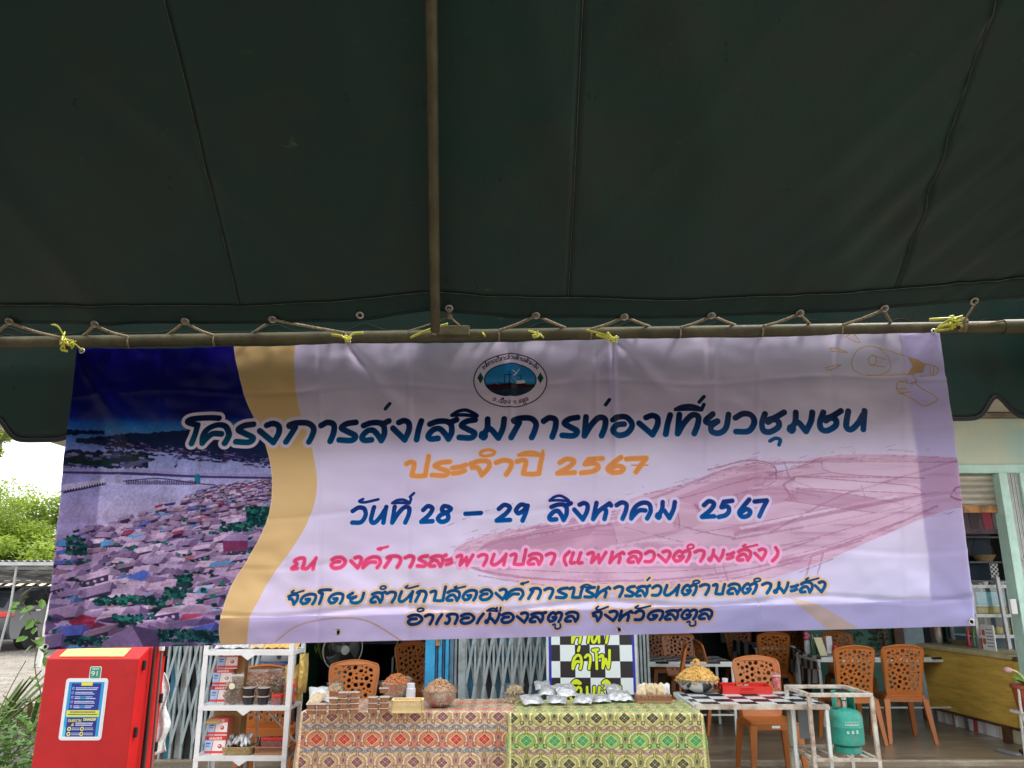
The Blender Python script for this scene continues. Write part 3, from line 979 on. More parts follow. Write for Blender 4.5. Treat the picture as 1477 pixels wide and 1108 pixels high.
            if s > 7:
                nl = int(w / 2.3)
                for kk in range(nl):
                    f_ = (kk + .5) / nl
                    e0 = (p0[0] + (p1[0] - p0[0]) * f_, p0[1] + (p1[1] - p0[1]) * f_); e1 = (p3[0] + (p2[0] - p3[0]) * f_, p3[1] + (p2[1] - p3[1]) * f_)
                    cv.stroke([e0, e1], .8, lerp(c, bcol(60, 50, 90), .4), .4, smooth=False)
                cv.stroke([p3, p2], 1.2, lerp(c, bcol(240, 230, 250), .5), .6, smooth=False)
                if R_.random() < .3:
                    cv.poly([lerp(p0, p3, .3), lerp(p1, p3, .5), lerp(p1, p3, .7), lerp(p0, p3, .6)], lerp(c, bcol(150, 96, 84), .5), .5)
            x += w * R_.uniform(.75, 1.15)
        if R_.random() < .8:
            for _ in range(1):
                cx = R_.uniform(float(shore(y)) + 10, 398)
                for k in range(int(10 + s)):
                    gx, gy = cx + R_.gauss(0, s * .9), y + R_.gauss(0, s * .26)
                    cv.blob((gx, gy), s * R_.uniform(.14, .3), s * R_.uniform(.1, .2), R_.choice([bcol(14, 56, 58), bcol(20, 78, 72), bcol(8, 36, 42), bcol(32, 100, 86)]), int(gx * 7))
    # big foreground greenery and warehouse
    def green(cx, cy, rx, ry, n):
        for k in range(n):
            gx, gy = cx + R_.uniform(-rx, rx), cy + R_.uniform(-ry, ry)
            cv.blob((gx, gy), R_.uniform(2, 5), R_.uniform(1.6, 3.4), R_.choice([bcol(14, 58, 60), bcol(24, 88, 80), bcol(8, 36, 44), bcol(36, 110, 92), bcol(12, 48, 54)]), int(gx * 11 + gy))
    for gargs in ((110, 788, 14, 12, 90), (190, 866, 50, 6, 130), (185, 895, 20, 8, 60), (262, 917, 42, 8, 130), (300, 937, 60, 6, 80), (265, 838, 10, 8, 60), (372, 745, 16, 14, 120),
                  (128, 925, 30, 6, 60), (253, 856, 14, 8, 70), (300, 918, 24, 8, 80), (340, 760, 22, 6, 50)):
        green(*gargs)
    gr = bcol(128, 106, 146)
    cv.poly([(150, 925), (190, 902), (212, 912), (216, 940), (144, 942)], lerp(gr, (1, 1, 1), .12)); cv.poly([(190, 902), (226, 910), (232, 940), (210, 940)], lerp(gr, bcol(30, 20, 50), .45))
    for k in range(14):
        cv.stroke([(190 - k * 2.9, 903 + k * 1.7), (204 - k * 4.2, 940)], 1, lerp(gr, bcol(40, 30, 70), .4), .5, smooth=False)
    cv.poly([(102, 896), (122, 886), (142, 892), (136, 900), (108, 902)], bcol(150, 50, 80))
    cv.poly([(182, 834), (206, 822), (216, 826), (208, 838)], bcol(78, 110, 200))
    cv.poly([(320, 778), (356, 778), (356, 794), (320, 796)], bcol(120, 50, 92)); cv.poly([(322, 776), (340, 768), (356, 772), (356, 780), (320, 780)], bcol(150, 130, 172))
    # soften like a real enlarged photograph and add grain
    for _ in range(1):
        z = cv.a[:, :W].copy()
        cv.a[1:-1, 1:W - 1] = (z[1:-1, 1:-1] * 2 + z[:-2, 1:-1] + z[2:, 1:-1] + z[1:-1, :-2] + z[1:-1, 2:]) / 6
    gr_ = (fnoise(H, W, 5, 51, 2) - .5) * .22 + (fnoise(H, W, 60, 52, 3) - .5) * .3
    cv.a[:, :W] *= (1 + gr_)[..., None]
# ------------------------------------------------------------------ shared materials
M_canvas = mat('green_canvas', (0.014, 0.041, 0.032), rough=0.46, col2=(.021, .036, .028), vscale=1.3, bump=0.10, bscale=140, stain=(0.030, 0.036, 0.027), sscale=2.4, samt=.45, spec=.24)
def scuff(m, col, scale, thr, st):
    nt = m.node_tree; b = nt.nodes['Principled BSDF']
    old = b.inputs['Base Color'].links[0].from_socket
    tc = nt.nodes.new('ShaderNodeTexCoord'); mp = nt.nodes.new('ShaderNodeMapping'); mp.inputs['Scale'].default_value = st
    n = nt.nodes.new('ShaderNodeTexNoise'); n.inputs['Scale'].default_value = scale; n.inputs['Detail'].default_value = 8; n.inputs['Roughness'].default_value = .75
    rp = nt.nodes.new('ShaderNodeValToRGB'); rp.color_ramp.elements[0].position = thr; rp.color_ramp.elements[1].position = thr + .05
    mx = nt.nodes.new('ShaderNodeMix'); mx.data_type = 'RGBA'; mx.inputs[7].default_value = (*col, 1)
    nt.links.new(tc.outputs['Object'], mp.inputs[0]); nt.links.new(mp.outputs[0], n.inputs['Vector']); nt.links.new(n.outputs[0], rp.inputs[0])
    nt.links.new(rp.outputs[0], mx.inputs[0]); nt.links.new(old, mx.inputs[6]); nt.links.new(mx.outputs[2], b.inputs['Base Color'])
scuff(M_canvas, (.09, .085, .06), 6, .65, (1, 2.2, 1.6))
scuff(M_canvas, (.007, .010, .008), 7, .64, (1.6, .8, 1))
M_canvas_hem = mat('green_canvas_hem', (0.014, 0.034, 0.027), rough=0.5, var=0.2, vscale=5, bump=0.1, bscale=160, spec=.2)
M_piping = mat('black_edge_tape', (0.008, 0.008, 0.012), rough=0.6)
M_thread = mat('tan_stitching', (0.13, 0.12, 0.085), rough=0.9, var=.5, vscale=30)
M_pipe = mat('olive_steel_pipe', (0.100, 0.088, 0.043), rough=0.5, var=0.35, vscale=9, stain=(0.06, 0.045, 0.03), sscale=14, samt=.5, bump=.1, bscale=60, stretch=(1, .4, 1), spec=.25)
M_rope = mat('jute_rope', (0.50, 0.39, 0.24), rough=0.95, var=0.5, vscale=140, bump=1, bscale=260)
M_ring = mat('dull_eyelet_metal', (0.5, 0.45, 0.40), rough=0.45, metal=.3, var=.4, vscale=60)
M_ringb = mat('brass_eyelet', (0.62, 0.6, 0.55), rough=0.3, metal=.9)
M_hole = mat('eyelet_shadowed_backing', (0.01, 0.01, 0.01), rough=1)
M_tie = mat('yellow_plastic_string', (0.62, 0.60, 0.06), rough=0.3, var=.3, vscale=40, spec=.6)

SL = math.tan(R(39.9))
_e = at(628, 460, 2.50)
RZ = _e.z

def onroof(px, py, off=0.0):
    d = ray(px, py)
    r = d.z / d.y
    Y = (RZ + SL * 2.5 - CAMZ) / (r + SL)
    return Vector((d.x / d.y * Y, Y, CAMZ + r * Y)) + Vector((0, -math.sin(R(39.9)), -math.cos(R(39.9)))) * off

def interp(tab, x):
    return float(np.interp(x, [t[0] for t in tab], [t[1] for t in tab]))

HEM = [(-200, 463), (0, 466), (300, 467), (500, 460), (628, 446), (642, 449), (800, 458), (1000, 457), (1200, 447), (1477, 428), (1700, 410)]
SEW = [(-200, 436), (0, 438), (340, 441), (600, 421), (640, 420), (800, 428), (1000, 430), (1290, 413), (1477, 397), (1700, 380)]

def Yhem(tab, xw):
    """roof Y of a hem curve at a world x"""
    px = 738.5 + xw / 2.45 * 1109 * .955
    p = onroof(px, interp(tab, px))
    return p.y

RIDGE_Y = -0.3

def wrinkle(x, s):
    """hanging depth of the canvas below its plane; s metres up the slope from the edge"""
    w = 0.022 * noise.noise(Vector((x * .9, s * .7, 1.3))) + .007 * noise.noise(Vector((x * 3, s * 2.2, 4))) + .003 * noise.noise(Vector((x * 5 + s * 6, s * 5 - x * 3, 14)))
    # tension folds that fan out of the right corner
    if x > .7:
        a = (x - .7) / 1.1
        fold = math.sin((x * 1.0 - s * .95) * 34 + 3.0 * noise.noise(Vector((x * 1.5, s * 1.5, 0)))) * .5 + .5
        n2 = max(0, noise.noise(Vector(((x - s) * 3.2, (x + s) * .9, 7.7))) + .5)
        w += .010 * min(1, a) * math.sin((x - s * .9) * 75 + 5 * noise.noise(Vector((x * 3, s * 2, 2)))) * max(0, noise.noise(Vector((x * 2, s * 2, 5))) + .3)
        w += min(1, a) * .040 * fold * n2 * min(1, s * 3)
    # small pull marks near the pole and the left seam
    d = (x + .85) * .7 + (s - .55) * .9
    w += .006 * math.exp(-(d * 14) ** 2) * math.exp(-((x + .45) ** 2 + (s - .35) ** 2) * 8)
    if -.95 < x < -.2:
        w += .0035 * math.sin((s + x * .25) * 90) * math.exp(-((x + .62) ** 2 * 26 + (s - .62) ** 2 * 90))
    # broad slack creases running between pole and seams
    cr = noise.noise(Vector((x * 1.3 + s * .8, s * .5 - x * .3, 21)))
    w += .010 * (1 - min(1, abs(cr) * 7)) + .005 * (1 - min(1, abs(noise.noise(Vector((x * 2.2 - s * 1.7, s * 1.1, 33)))) * 9))
    # droop between supports
    w += .03 * math.sin(PI * min(1, max(0, s / 3.4)))
    k = min(1, abs(x + .268) / .22)          # drawn tight over the rafter
    return w * (.15 + .85 * k * k * (3 - 2 * k))

def roofpt(x, t, tab=HEM):
    y0 = Yhem(tab, x)
    y = y0 + (RIDGE_Y - y0) * t
    s = (y0 - y) / math.cos(R(39.9))
    z = RZ + SL * (2.5 - y)
    return Vector((x, y, z)) + Vector((0, math.sin(R(39.9)), math.cos(R(39.9)))) * (-wrinkle(x, s))

tent = thing('marquee_tent', 'dark green canvas tent roof with olive pipe frame and scalloped skirt overhead', 'tent', (0, 0, 0))
TX0, TX1 = -2.5, 2.1
sA = onroof(345, 441).x; sA2 = onroof(240, 0).x
sB = onroof(820, 429).x; sC = onroof(1290, 413).x
seams = [TX0, (sA + sA2) / 2, (onroof(820, 429).x + onroof(840, 0).x) / 2, (sC + onroof(1425, 0).x) / 2, TX1]
for i in range(4):
    xa, xb = seams[i], seams[i + 1]
    nu = int((xb - xa) * 46)
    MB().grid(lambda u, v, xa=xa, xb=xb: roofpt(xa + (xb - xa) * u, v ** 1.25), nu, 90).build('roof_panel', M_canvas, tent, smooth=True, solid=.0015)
for x in seams[1:-1]:
    # lapped seam with a faint line of stitching
    pts = [roofpt(x, (k / 160) ** 1.25) for k in range(161)]
    MB().tube([p + Vector((0, -.0012, -.0016)) for p in pts], .0009, 5).build('seam_thread', M_thread, tent)
# sewn hem along the eave: double cloth + stitch line
def hempt(x, t, off):
    y0, y1 = Yhem(HEM, x), Yhem(SEW, x)
    y = y0 + (y1 - y0) * t
    s = (y0 - y) / math.cos(R(39.9))
    return Vector((x, y - .003 - off, RZ + SL * (2.5 - y) - .003 - off)) - Vector((0, math.sin(R(39.9)), math.cos(R(39.9)))) * wrinkle(x, s)
MB().grid(lambda u, v: hempt(TX0 + (TX1 - TX0) * u, v, .001), 200, 5).build('eave_hem', M_canvas_hem, tent, smooth=True, solid=.002)
MB().tube([hempt(TX0 + (TX1 - TX0) * k / 240, 1.0, .003) for k in range(241)], .0011, 5).build('hem_thread', M_thread, tent)
MB().tube([hempt(TX0 + (TX1 - TX0) * k / 240, .12, .003) for k in range(241)], .0008, 4).build('hem_thread', M_piping, tent)
# far side of the roof behind the viewer
rz_top = RZ + SL * (2.5 - RIDGE_Y)
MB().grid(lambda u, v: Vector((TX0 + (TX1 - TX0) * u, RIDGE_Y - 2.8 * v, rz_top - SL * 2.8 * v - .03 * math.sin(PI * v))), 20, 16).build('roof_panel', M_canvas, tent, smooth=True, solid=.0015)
# pipes
pe0, pe1 = at(-190, 497.5, 2.62), at(1477, 471, 2.62)
pdir = (pe1 - pe0).normalized()
pe1 = pe0 + pdir * (TX1 - pe0.x) / pdir.x
MB().tube([pe0, pe1], .0215, 20).build('eave_pipe', M_pipe, tent, smooth='auto')
cpl = pe0 + pdir * ((X(1446, 2.62, 470) - pe0.x) / pdir.x)
MB().tube([cpl, pe1], .0265, 20).build('pipe_sleeve', M_pipe, tent, smooth='auto')
rf0 = at(628, 476, 2.475)
rf1 = onroof(624, -40, .062)
rd = (rf1 - rf0).normalized()
rtop = rf0 + rd * ((rf0.y - RIDGE_Y) / abs(rd.y))
MB().tube([rf0 + Vector((0, 0, -.004)), rtop], .0165, 18).build('rafter_pole', M_pipe, tent, smooth='auto')
cb = at(655, 478, 2.585)
MB().bar(cb - Vector((.075, 0, -.001)), cb + Vector((.055, 0, 0)), .03, .036).build('pipe_bracket', M_pipe, tent, bevel=.004)
MB().tube([cb + Vector((-.068, -.01, -.01)), cb + Vector((-.068, -.02, -.01)), cb + Vector((-.068, -.024, -.01))], .009, 6).build('bracket_bolt', M_ring, tent)
by_ = -3.0
MB().tube([(TX0, by_, 2.36), (TX1, by_, 2.36)], .0215, 12).build('eave_pipe', M_pipe, tent, smooth='auto')
MB().tube([(TX0, by_, 2.36), (TX0, 2.62, 2.36)], .0215, 12).build('eave_pipe', M_pipe, tent, smooth='auto')
MB().tube([(TX1, by_, 2.36), (TX1, 2.62, 2.36)], .0215, 12).build('eave_pipe', M_pipe, tent, smooth='auto')
for (lx, ly) in ((TX0, 2.62), (TX1, 2.62), (TX0, by_), (TX1, by_)):
    MB().tube([(lx, ly, 0), (lx, ly, 2.37)], .0215, 14).build('tent_leg', M_pipe, tent, smooth='auto')
    MB().box(lx - .06, lx + .06, ly - .06, ly + .06, 0.0, .008).build('foot_plate', M_pipe, tent)
MB().tube([(-.27, RIDGE_Y, rz_top - .05), (-.27, by_, 2.37)], .0165, 12).build('rafter_pole', M_pipe, tent, smooth='auto')
MB().tube([(TX0, RIDGE_Y, rz_top - .05), (TX1, RIDGE_Y, rz_top - .05)], .0215, 12).build('ridge_pole', M_pipe, tent, smooth='auto')

# scalloped skirt hanging outside the eave pipe
VY = 2.73
zl = at(55, 634, VY); zr = at(1390, 604, VY)
slope_v = (zr.z - zl.z) / (zr.x - zl.x)
P0 = X(1440, VY, 572)          # world x of a peak
PER = (P0 - X(-4, VY, 592)) / 11.0
def scal(x):
    q = ((x - P0) / PER) % 1.0
    q = min(q, 1 - q)            # 0 at the peak, .5 mid lobe
    return .082 * math.exp(-(q / .15) ** 2) if q < .5 else 0
def vbot(x):
    return zl.z + slope_v * (x - zl.x) + scal(x)
def vtop(x):
    return RZ + .215 + .004 * x
def vpt(u, v):
    x = TX0 + (TX1 - TX0) * u
    z0, z1 = vbot(x), vtop(x)
    z = z0 + (z1 - z0) * v
    y = VY - .05 * v ** 2 + .012 * math.sin(x * 7.3 + 1) * (1 - v) + .01 * noise.noise(Vector((x * 4, z * 4, 2)))
    return Vector((x, y, z))
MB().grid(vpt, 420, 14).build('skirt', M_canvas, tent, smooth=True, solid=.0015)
MB().tube([vpt(k / 420, 0) for k in range(421)], .0085, 7).build('edge_tape', M_piping, tent, smooth=True)
for k in range(2):   # thin sewn lines of the skirt
    MB().tube([vpt(j / 200, .62 + .05 * k) + Vector((0, -.003, 0)) for j in range(201)], .0009, 4).build('seam_thread', M_thread, tent)
# side skirt at the right end
MB().grid(lambda u, v: Vector((TX1 + .01 + .008 * math.sin(u * 20), 2.73 - 3.4 * u, vbot(TX1 - .2 - 2 * u) + (vtop(TX1) - vbot(TX1 - .2 - 2 * u)) * v)), 90, 6).build('skirt', M_canvas, tent, smooth=True, solid=.0015)
MB().grid(lambda u, v: Vector((TX0 - .01 + .008 * math.sin(u * 20), 2.73 - 3.4 * u, vbot(TX0 + .2 + 2 * u) + (vtop(TX0) - vbot(TX0 + .2 + 2 * u)) * v)), 90, 6).build('skirt', M_canvas, tent, smooth=True, solid=.0015)

# gable cloth added out of view at the left end to darken the canopy
zg = lambda y: RZ + SL * (2.5 - y) if y > RIDGE_Y else rz_top - SL * (RIDGE_Y - y)
MB().grid(lambda u, v: Vector((TX0 - .02 + .02 * math.sin(u * 17), 2.6 - 5.6 * u, 2.36 + (zg(2.6 - 5.6 * u) - 2.36) * v)), 60, 12).build('gable_shade_cloth', M_canvas, tent, smooth=True, solid=.0015)
# unseen marquee added behind the viewer to cut the light under the canopy
shade_tent = thing('marquee_tent', 'unseen dark green marquee added behind the viewer to cut the light', 'tent', (0, -3.2, 0))
for s_, y0_, y1_ in ((1, -.1, -2.9), (-1, -5.7, -2.9)):
    MB().grid(lambda u, v, y0_=y0_, y1_=y1_: Vector((-3.4 + 6.8 * u, y0_ + (y1_ - y0_) * v, 2.36 + 2.3 * v - .05 * math.sin(PI * v))), 16, 12).build('roof_panel', M_canvas, shade_tent, smooth=True, solid=.0015)
for x_ in (-3.4, 3.4):
    for y_ in (-.15, -5.7):
        MB().tube([(x_, y_, 0), (x_, y_, 2.36)], .0215, 10).build('tent_leg', M_pipe, shade_tent, smooth='auto')
MB().grid(lambda u, v: Vector((-3.4 + 6.8 * u, -5.75 + .04 * math.sin(u * 60), .05 + 2.32 * v)), 120, 4).build('shade_curtain', M_canvas, shade_tent, smooth=True, solid=.0015)

# eyelets along the hem
EYE = [(16, 461), (140, 464), (268, 462), (395, 457), (521, 449), (648, 442), (773, 452), (900, 454), (1025, 452), (1151, 447), (1272, 440), (1401, 430)]
nrm = Vector((0, -math.sin(R(39.9)), -math.cos(R(39.9))))
# the hem hangs nearly upright here, so the eyelets face the viewer
eyes = []
ring = None
for px, py in EYE:
    p = onroof(px, py, 0) + Vector((0, 0, 0))
    x = p.x
    y0 = Yhem(HEM, x)
    s = max(0, (y0 - p.y) / math.cos(R(39.9)))
    p = p - Vector((0, math.sin(R(39.9)), math.cos(R(39.9)))) * (wrinkle(x, s) + .011)
    eyes.append(p)
    if ring is None:
        n = 16
        prof = []
        mb = MB()
        pts = [Vector((.0105 * math.cos(2 * PI * k / n), .0105 * math.sin(2 * PI * k / n), 0)) for k in range(n)]
        mb.tube(pts, .0038, 6, closed=True)
        ring = mb.build('eyelet', M_ring, tent, smooth=True)
        o = ring
    else:
        o = share(ring, 'eyelet', tent)
    o.location = p
    o.rotation_euler = (R(-39.9), 0, 0)
    h = MB().lathe([(.0085, 0), (.0085, .001)], (0, 0, -.0005), 12).build('eyelet_hole', M_hole, tent)
    h.location = p + Vector((0, .0002, .0002))
    h.rotation_euler = (R(-39.9), 0, 0)

# lacing: one rope left of the rafter, one right of it
def pipe_at(px):
    x = X(px, 2.62, 480)
    return pe0 + pdir * ((x - pe0.x) / pdir.x)
def around(px, r=.026, a0=200, a1=-20, n=8, dx=.0):
    c = pipe_at(px)
    return [c + Vector((dx * k / n, -math.cos(R(a0 + (a1 - a0) * k / n)) * r * 0 + -r * math.cos(R(90 + (a0 + (a1 - a0) * k / n) - 90)), r * math.sin(R(a0 + (a1 - a0) * k / n)))) for k in range(n + 1)]
fwd = Vector((0, -.012, -.004))
lr = thing('lacing_rope', 'jute rope lacing the left half of the tent hem to the pipe', 'rope', (0, 0, 0), 0, 'lacing ropes under the tent hem')
mb = MB()
def strand(a, b, sag=.004, r=.0052):
    pts = []
    for k in range(9):
        t = k / 8
        p = a.lerp(b, t)
        pts.append(p + Vector((0, 0, -sag * math.sin(PI * t))))
    mb.tube(pts, r, 7)
left_ends = [95, 190, 312, 500]
for k, e in enumerate(eyes[:4]):
    c = pipe_at(left_ends[k])
    front = c + Vector((0, -.026, .008))
    strand(e + fwd, front, .006 if k < 3 else .001)
    arc = [c + Vector((0, -.026 * math.cos(a), .026 * math.sin(a))) for a in np.linspace(.3, -2.6, 8)]
    mb.tube(arc, .0034, 7)
    mb.ball(e + fwd * .6, .007, 8, 5)
    back = pipe_at([-15, 118, 240, 362][k]) + Vector((0, .01, .024))
    strand(e + Vector((0, .010, .006)), back, .002)
    mb.tube([e + fwd, e + Vector((0, -.006, 0)), e + Vector((0, .012, .008))], .0034, 6)
    mb.build('rope_strand', M_rope, lr, smooth=True)
    mb = MB()
rr = thing('lacing_rope', 'jute rope knotted around the right end of the pipe and laced leftwards', 'rope', (0, 0, 0), 0, 'lacing ropes under the tent hem')
e = eyes[5]
strand(e + fwd, e + Vector((.002, -.014, -.028)), 0, .0045)
mb.ball(e + Vector((.004, -.014, -.034)), .010, 8, 6)
strand(e + Vector((.004, -.014, -.034)), pipe_at(590) + Vector((0, -.024, .012)), .003, .0026)
strand(e + Vector((.004, -.014, -.034)), pipe_at(668) + Vector((0, -.02, .02)), .001, .0026)
mb.build('rope_strand', M_rope, rr, smooth=True)
mb = MB()
for k, e in enumerate(eyes[6:11]):
    c = pipe_at([720, 852, 980, 1098, 1212][k])
    strand(e + fwd, c + Vector((0, -.026, .008)), .004)
    arc = [c + Vector((0, -.026 * math.cos(a), .026 * math.sin(a))) for a in np.linspace(.3, -2.6, 8)]
    mb.tube(arc, .0034, 7)
    mb.ball(e + fwd * .6, .007, 8, 5)
    strand(e + Vector((0, .010, .006)), pipe_at([816, 938, 1062, 1170, 1288][k]) + Vector((0, .004, .024)), .002)
    mb.tube([e + fwd, e + Vector((0, -.006, 0)), e + Vector((0, .012, .008))], .0034, 6)
    mb.build('rope_strand', M_rope, rr, smooth=True)
    mb = MB()
e = eyes[11]
kn = pipe_at(1382) + Vector((0, -.03, .004))
strand(e + fwd, kn, .002, .0036)
for k in range(4):
    c = kn + Vector((-.006 + .006 * k, 0.004, -.002))
    mb.tube([c + Vector((.003 * math.sin(a * 2), -.0 - .018 * math.cos(a), .024 * math.sin(a))) for a in np.linspace(0, 2 * PI, 14)], .0036, 6)
mb.tube([kn, kn + Vector((.04, -.004, -.006)), kn + Vector((.09, 0, .0)), pipe_at(1442) + Vector((0, -.03, .012))], .0036, 7)
mb.build('rope_knot', M_rope, rr, smooth=True)

# ------------------------------------------------------------------ banner
ban = thing('vinyl_banner', 'wide lavender printed vinyl banner with Thai lettering, boat and harbour town', 'banner', (0, 0, 0))
art = banner_art()
M_banner = image_mat('banner_print', art, rough=.32, translucent=.8, bump=.22, bscale=11, spec=.5)
M_back = mat('white_vinyl_back', (.62, .56, .70), rough=.5)

def creases(px, py):
    """signed relief towards the viewer in metres, from pulls at the eyelets and fold lines"""
    d = 0.0
    def ridge(x0, y0, x1, y1, w, a, w2=None):
        dx, dy = x1 - x0, y1 - y0
        L2 = dx * dx + dy * dy
        t = ((px - x0) * dx + (py - y0) * dy) / L2
        if t < -.02 or t > 1.02:
            return 0
        q = abs((px - x0) * dy - (py - y0) * dx) / math.sqrt(L2)
        ww = w + (w2 - w) * t if w2 else w
        e = min(1, max(0, (t + .02) * 8)) * min(1, max(0, (1.02 - t) * 3))
        return a * math.exp(-(q / ww) ** 2) * e
    d += ridge(112, 505, 230, 700, 6, .007, 22)
    d += ridge(502, 492, 600, 640, 5, .005, 24)
    d += ridge(884, 488, 888, 700, 4, .006, 3)
    d += ridge(884, 488, 790, 610, 6, .004, 20)
    d += ridge(884, 488, 980, 600, 6, .004, 20)
    d += ridge(738, 490, 734, 640, 7, .005, 4)
    d += ridge(748, 488, 744, 540, 3, .003)
    d += ridge(1030, 486, 1028, 660, 5, .003)
    d += ridge(1022, 486, 1020, 700, 3, .003)
    d += ridge(1207, 484, 1208, 640, 3, .003)
    d += ridge(1352, 482, 1270, 620, 6, .005, 24)
    d += ridge(233, 500, 224, 760, 3, .0025)
    d += ridge(236, 700, 230, 740, 4, .004)
    d += ridge(1120, 880, 1180, 760, 10, .003, 30)
    d += ridge(62, 935, 150, 830, 8, .004, 26)
    d += ridge(1406, 902, 1300, 800, 8, .004, 26)
    for yy, a in ((560, .0012), (745, .0014), (880, .0024), (815, .001)):
        d += a * math.exp(-((py - yy - 5 * math.sin(px * .02)) / 3.0) ** 2)
    for xx in (460, 590, 860, 1095, 1306):
        d += .0014 * math.exp(-((px - xx) / 2.6) ** 2) * min(1, max(0, (py - 480) / 40))
    v = Vector((px * .011, py * .016, 3.3))
    d += .0045 * noise.noise(v) + .0016 * noise.noise(v * 3.1)
    top = max(0, 1 - (py - 485) / 60)
    d += .004 * top * noise.noise(Vector((px * .045, py * .02, 9)))
    return d * 2.1

def bpt(u, v):
    a = TL.lerp(TR_, u)
    b = BL.lerp(BR, u)
    p = a.lerp(b, v)
    return p
NU, NV = 420, 140
flat = []
def bgrid(u, v):
    p = bpt(u, v)
    # top edge sags a little between the ties
    q = abs(math.sin(PI * u * 3.2))
    p.z -= .006 * q * (1 - v) ** 2
    flat.append((p.x, p.z))
    px = 1477 * 0 + 738.5 + (p.x / BY) * 1109 * (.955 + .1 * v)
    py = 490 + 430 * v
    d = creases(px, py)
    return Vector((p.x, BY - d * 1.15 + .012 * math.sin(PI * v) * math.sin(u * 5), p.z))
mb = MB().grid(bgrid, NU, NV)
mb.build('printed_sheet', M_banner, ban, smooth=True, recalc=False,
         uvfn=lambda co, i: ((flat[i][0] - BX0) * SC / BW, 1 - (BZ1 - flat[i][1]) * SC / BH))
# folded back hems on the sides and the bottom, welded behind the print
def hemgrid(u0, u1, v0, v1, nu, nv):
    def f(s, t):
        q = bgrid(u0 + (u1 - u0) * s, v0 + (v1 - v0) * t)
        return q + Vector((0, .0025, 0))
    return MB().grid(f, nu, nv)
M_fold = bpy.data.materials.new('folded_vinyl')
M_fold.use_nodes = True
_nt = M_fold.node_tree
_tr = _nt.nodes.new('ShaderNodeBsdfTranslucent'); _tr.inputs[0].default_value = (.75, .72, .84, 1)
_mx = _nt.nodes.new('ShaderNodeMixShader'); _mx.inputs[0].default_value = .6
_nt.nodes['Principled BSDF'].inputs['Base Color'].default_value = (.6, .56, .7, 1)
_nt.links.new(_nt.nodes['Principled BSDF'].outputs[0], _mx.inputs[1]); _nt.links.new(_tr.outputs[0], _mx.inputs[2])
_nt.links.new(_mx.outputs[0], _nt.nodes['Material Output'].inputs['Surface'])
hemgrid(.955, .9995, .0, .915, 22, 120).build('side_hem', M_fold, ban, smooth=True)
hemgrid(.0005, .042, .0, .915, 20, 120).build('side_hem', M_fold, ban, smooth=True)
hemgrid(.0005, .9995, .915, .9995, 380, 14).build('bottom_hem', M_fold, ban, smooth=True)
BE = [(118, 506), (502, 493), (886, 493), (1347, 478), (66, 933), (488, 912), (893, 908), (1401, 897)]
ringb = None
for px, py in BE:
    p = at(px, py, BY - .008)
    if ringb is None:
        n = 16
        ringb = MB().tube([Vector((.0078 * math.cos(2 * PI * k / n), 0, .0078 * math.sin(2 * PI * k / n))) for k in range(n)], .0029, 6, closed=True).build('banner_eyelet', M_ringb, ban, smooth=True)
        o = ringb
    else:
        o = share(ringb, 'banner_eyelet', ban)
    o.location = p
    h = MB().tube([(0, 0, 0), (0, .001, 0)], .0062, 10).build('eyelet_hole', M_hole, ban)
    h.location = p + Vector((0, .0005, 0))

# yellow plastic strings that tie the banner to the pipe
def tie(lab, knots, tails, r=.0022):
    mb = MB()
    for (px, py, s) in knots:
        c = at(px, py, 2.56)
        for k in range(7):
            a = [c + Vector((random.gauss(0, .008), random.gauss(-.004, .004), random.gauss(0, .008))) * 1 for _ in range(4)]
            a[0] = c
            mb.tube([Vector(q) for q in [tuple(v) for v in spline([tuple(v) for v in a], 4)]], r * random.uniform(.8, 1.5), 5)
    for t in tails:
        pts = [at(px, py, Y) for px, py, Y in t]
        sp = [Vector(q) for q in spline([tuple(v) for v in pts], 6)]
        for off in (0, .003):
            mb.tube([q + Vector((0, -off, off)) for q in sp], r * random.uniform(.7, 1.2), 5)
    o = mb.build('plastic_tie', M_tie, None, smooth=True)
    tag(o, lab, 'string', 'yellow strings tying the banner')
tie('yellow plastic string knotted at the left end of the pipe', [(94, 493, 1), (104, 497, 1)],
    [[(118, 506, 2.555), (108, 497, 2.57), (96, 490, 2.575)], [(74, 468, 2.55), (84, 472, 2.54), (92, 484, 2.56), (97, 494, 2.57)], [(96, 494, 2.57), (88, 505, 2.58), (98, 508, 2.59)],
     [(94, 480, 2.6), (90, 492, 2.572), (94, 504, 2.58)]])
tie('yellow plastic string tied through the second banner eyelet from the left', [(501, 489, 1)],
    [[(478, 484, 2.56), (492, 486, 2.555), (502, 492, 2.555)], [(502, 493, 2.555), (508, 483, 2.56), (524, 481, 2.575)], [(592, 488, 2.56), (620, 476, 2.55), (646, 468, 2.55)]])
tie('yellow plastic string tied through the banner eyelet right of the seal', [(884, 489, 1), (773, 484, 1)],
    [[(886, 493, 2.555), (872, 484, 2.56), (846, 477, 2.57)], [(886, 492, 2.555), (872, 488, 2.57), (860, 484, 2.58)], [(762, 478, 2.59), (776, 482, 2.57), (784, 488, 2.57)], [(700, 486, 2.58), (696, 481, 2.59)],
     [(884, 489, 2.56), (890, 486, 2.56)]])
tie('yellow plastic string bunched over the rope knot at the right corner', [(1380, 465, 1), (1370, 469, 1), (1374, 462, 1)],
    [[(1348, 478, 2.553), (1360, 472, 2.56), (1380, 464, 2.56)], [(1340, 462, 2.56), (1358, 461, 2.55), (1384, 460, 2.56)], [(1348, 478, 2.553), (1372, 474, 2.56), (1386, 458, 2.56)], [(1352, 474, 2.55), (1366, 464, 2.55), (1388, 457, 2.56)]], r=.0032)
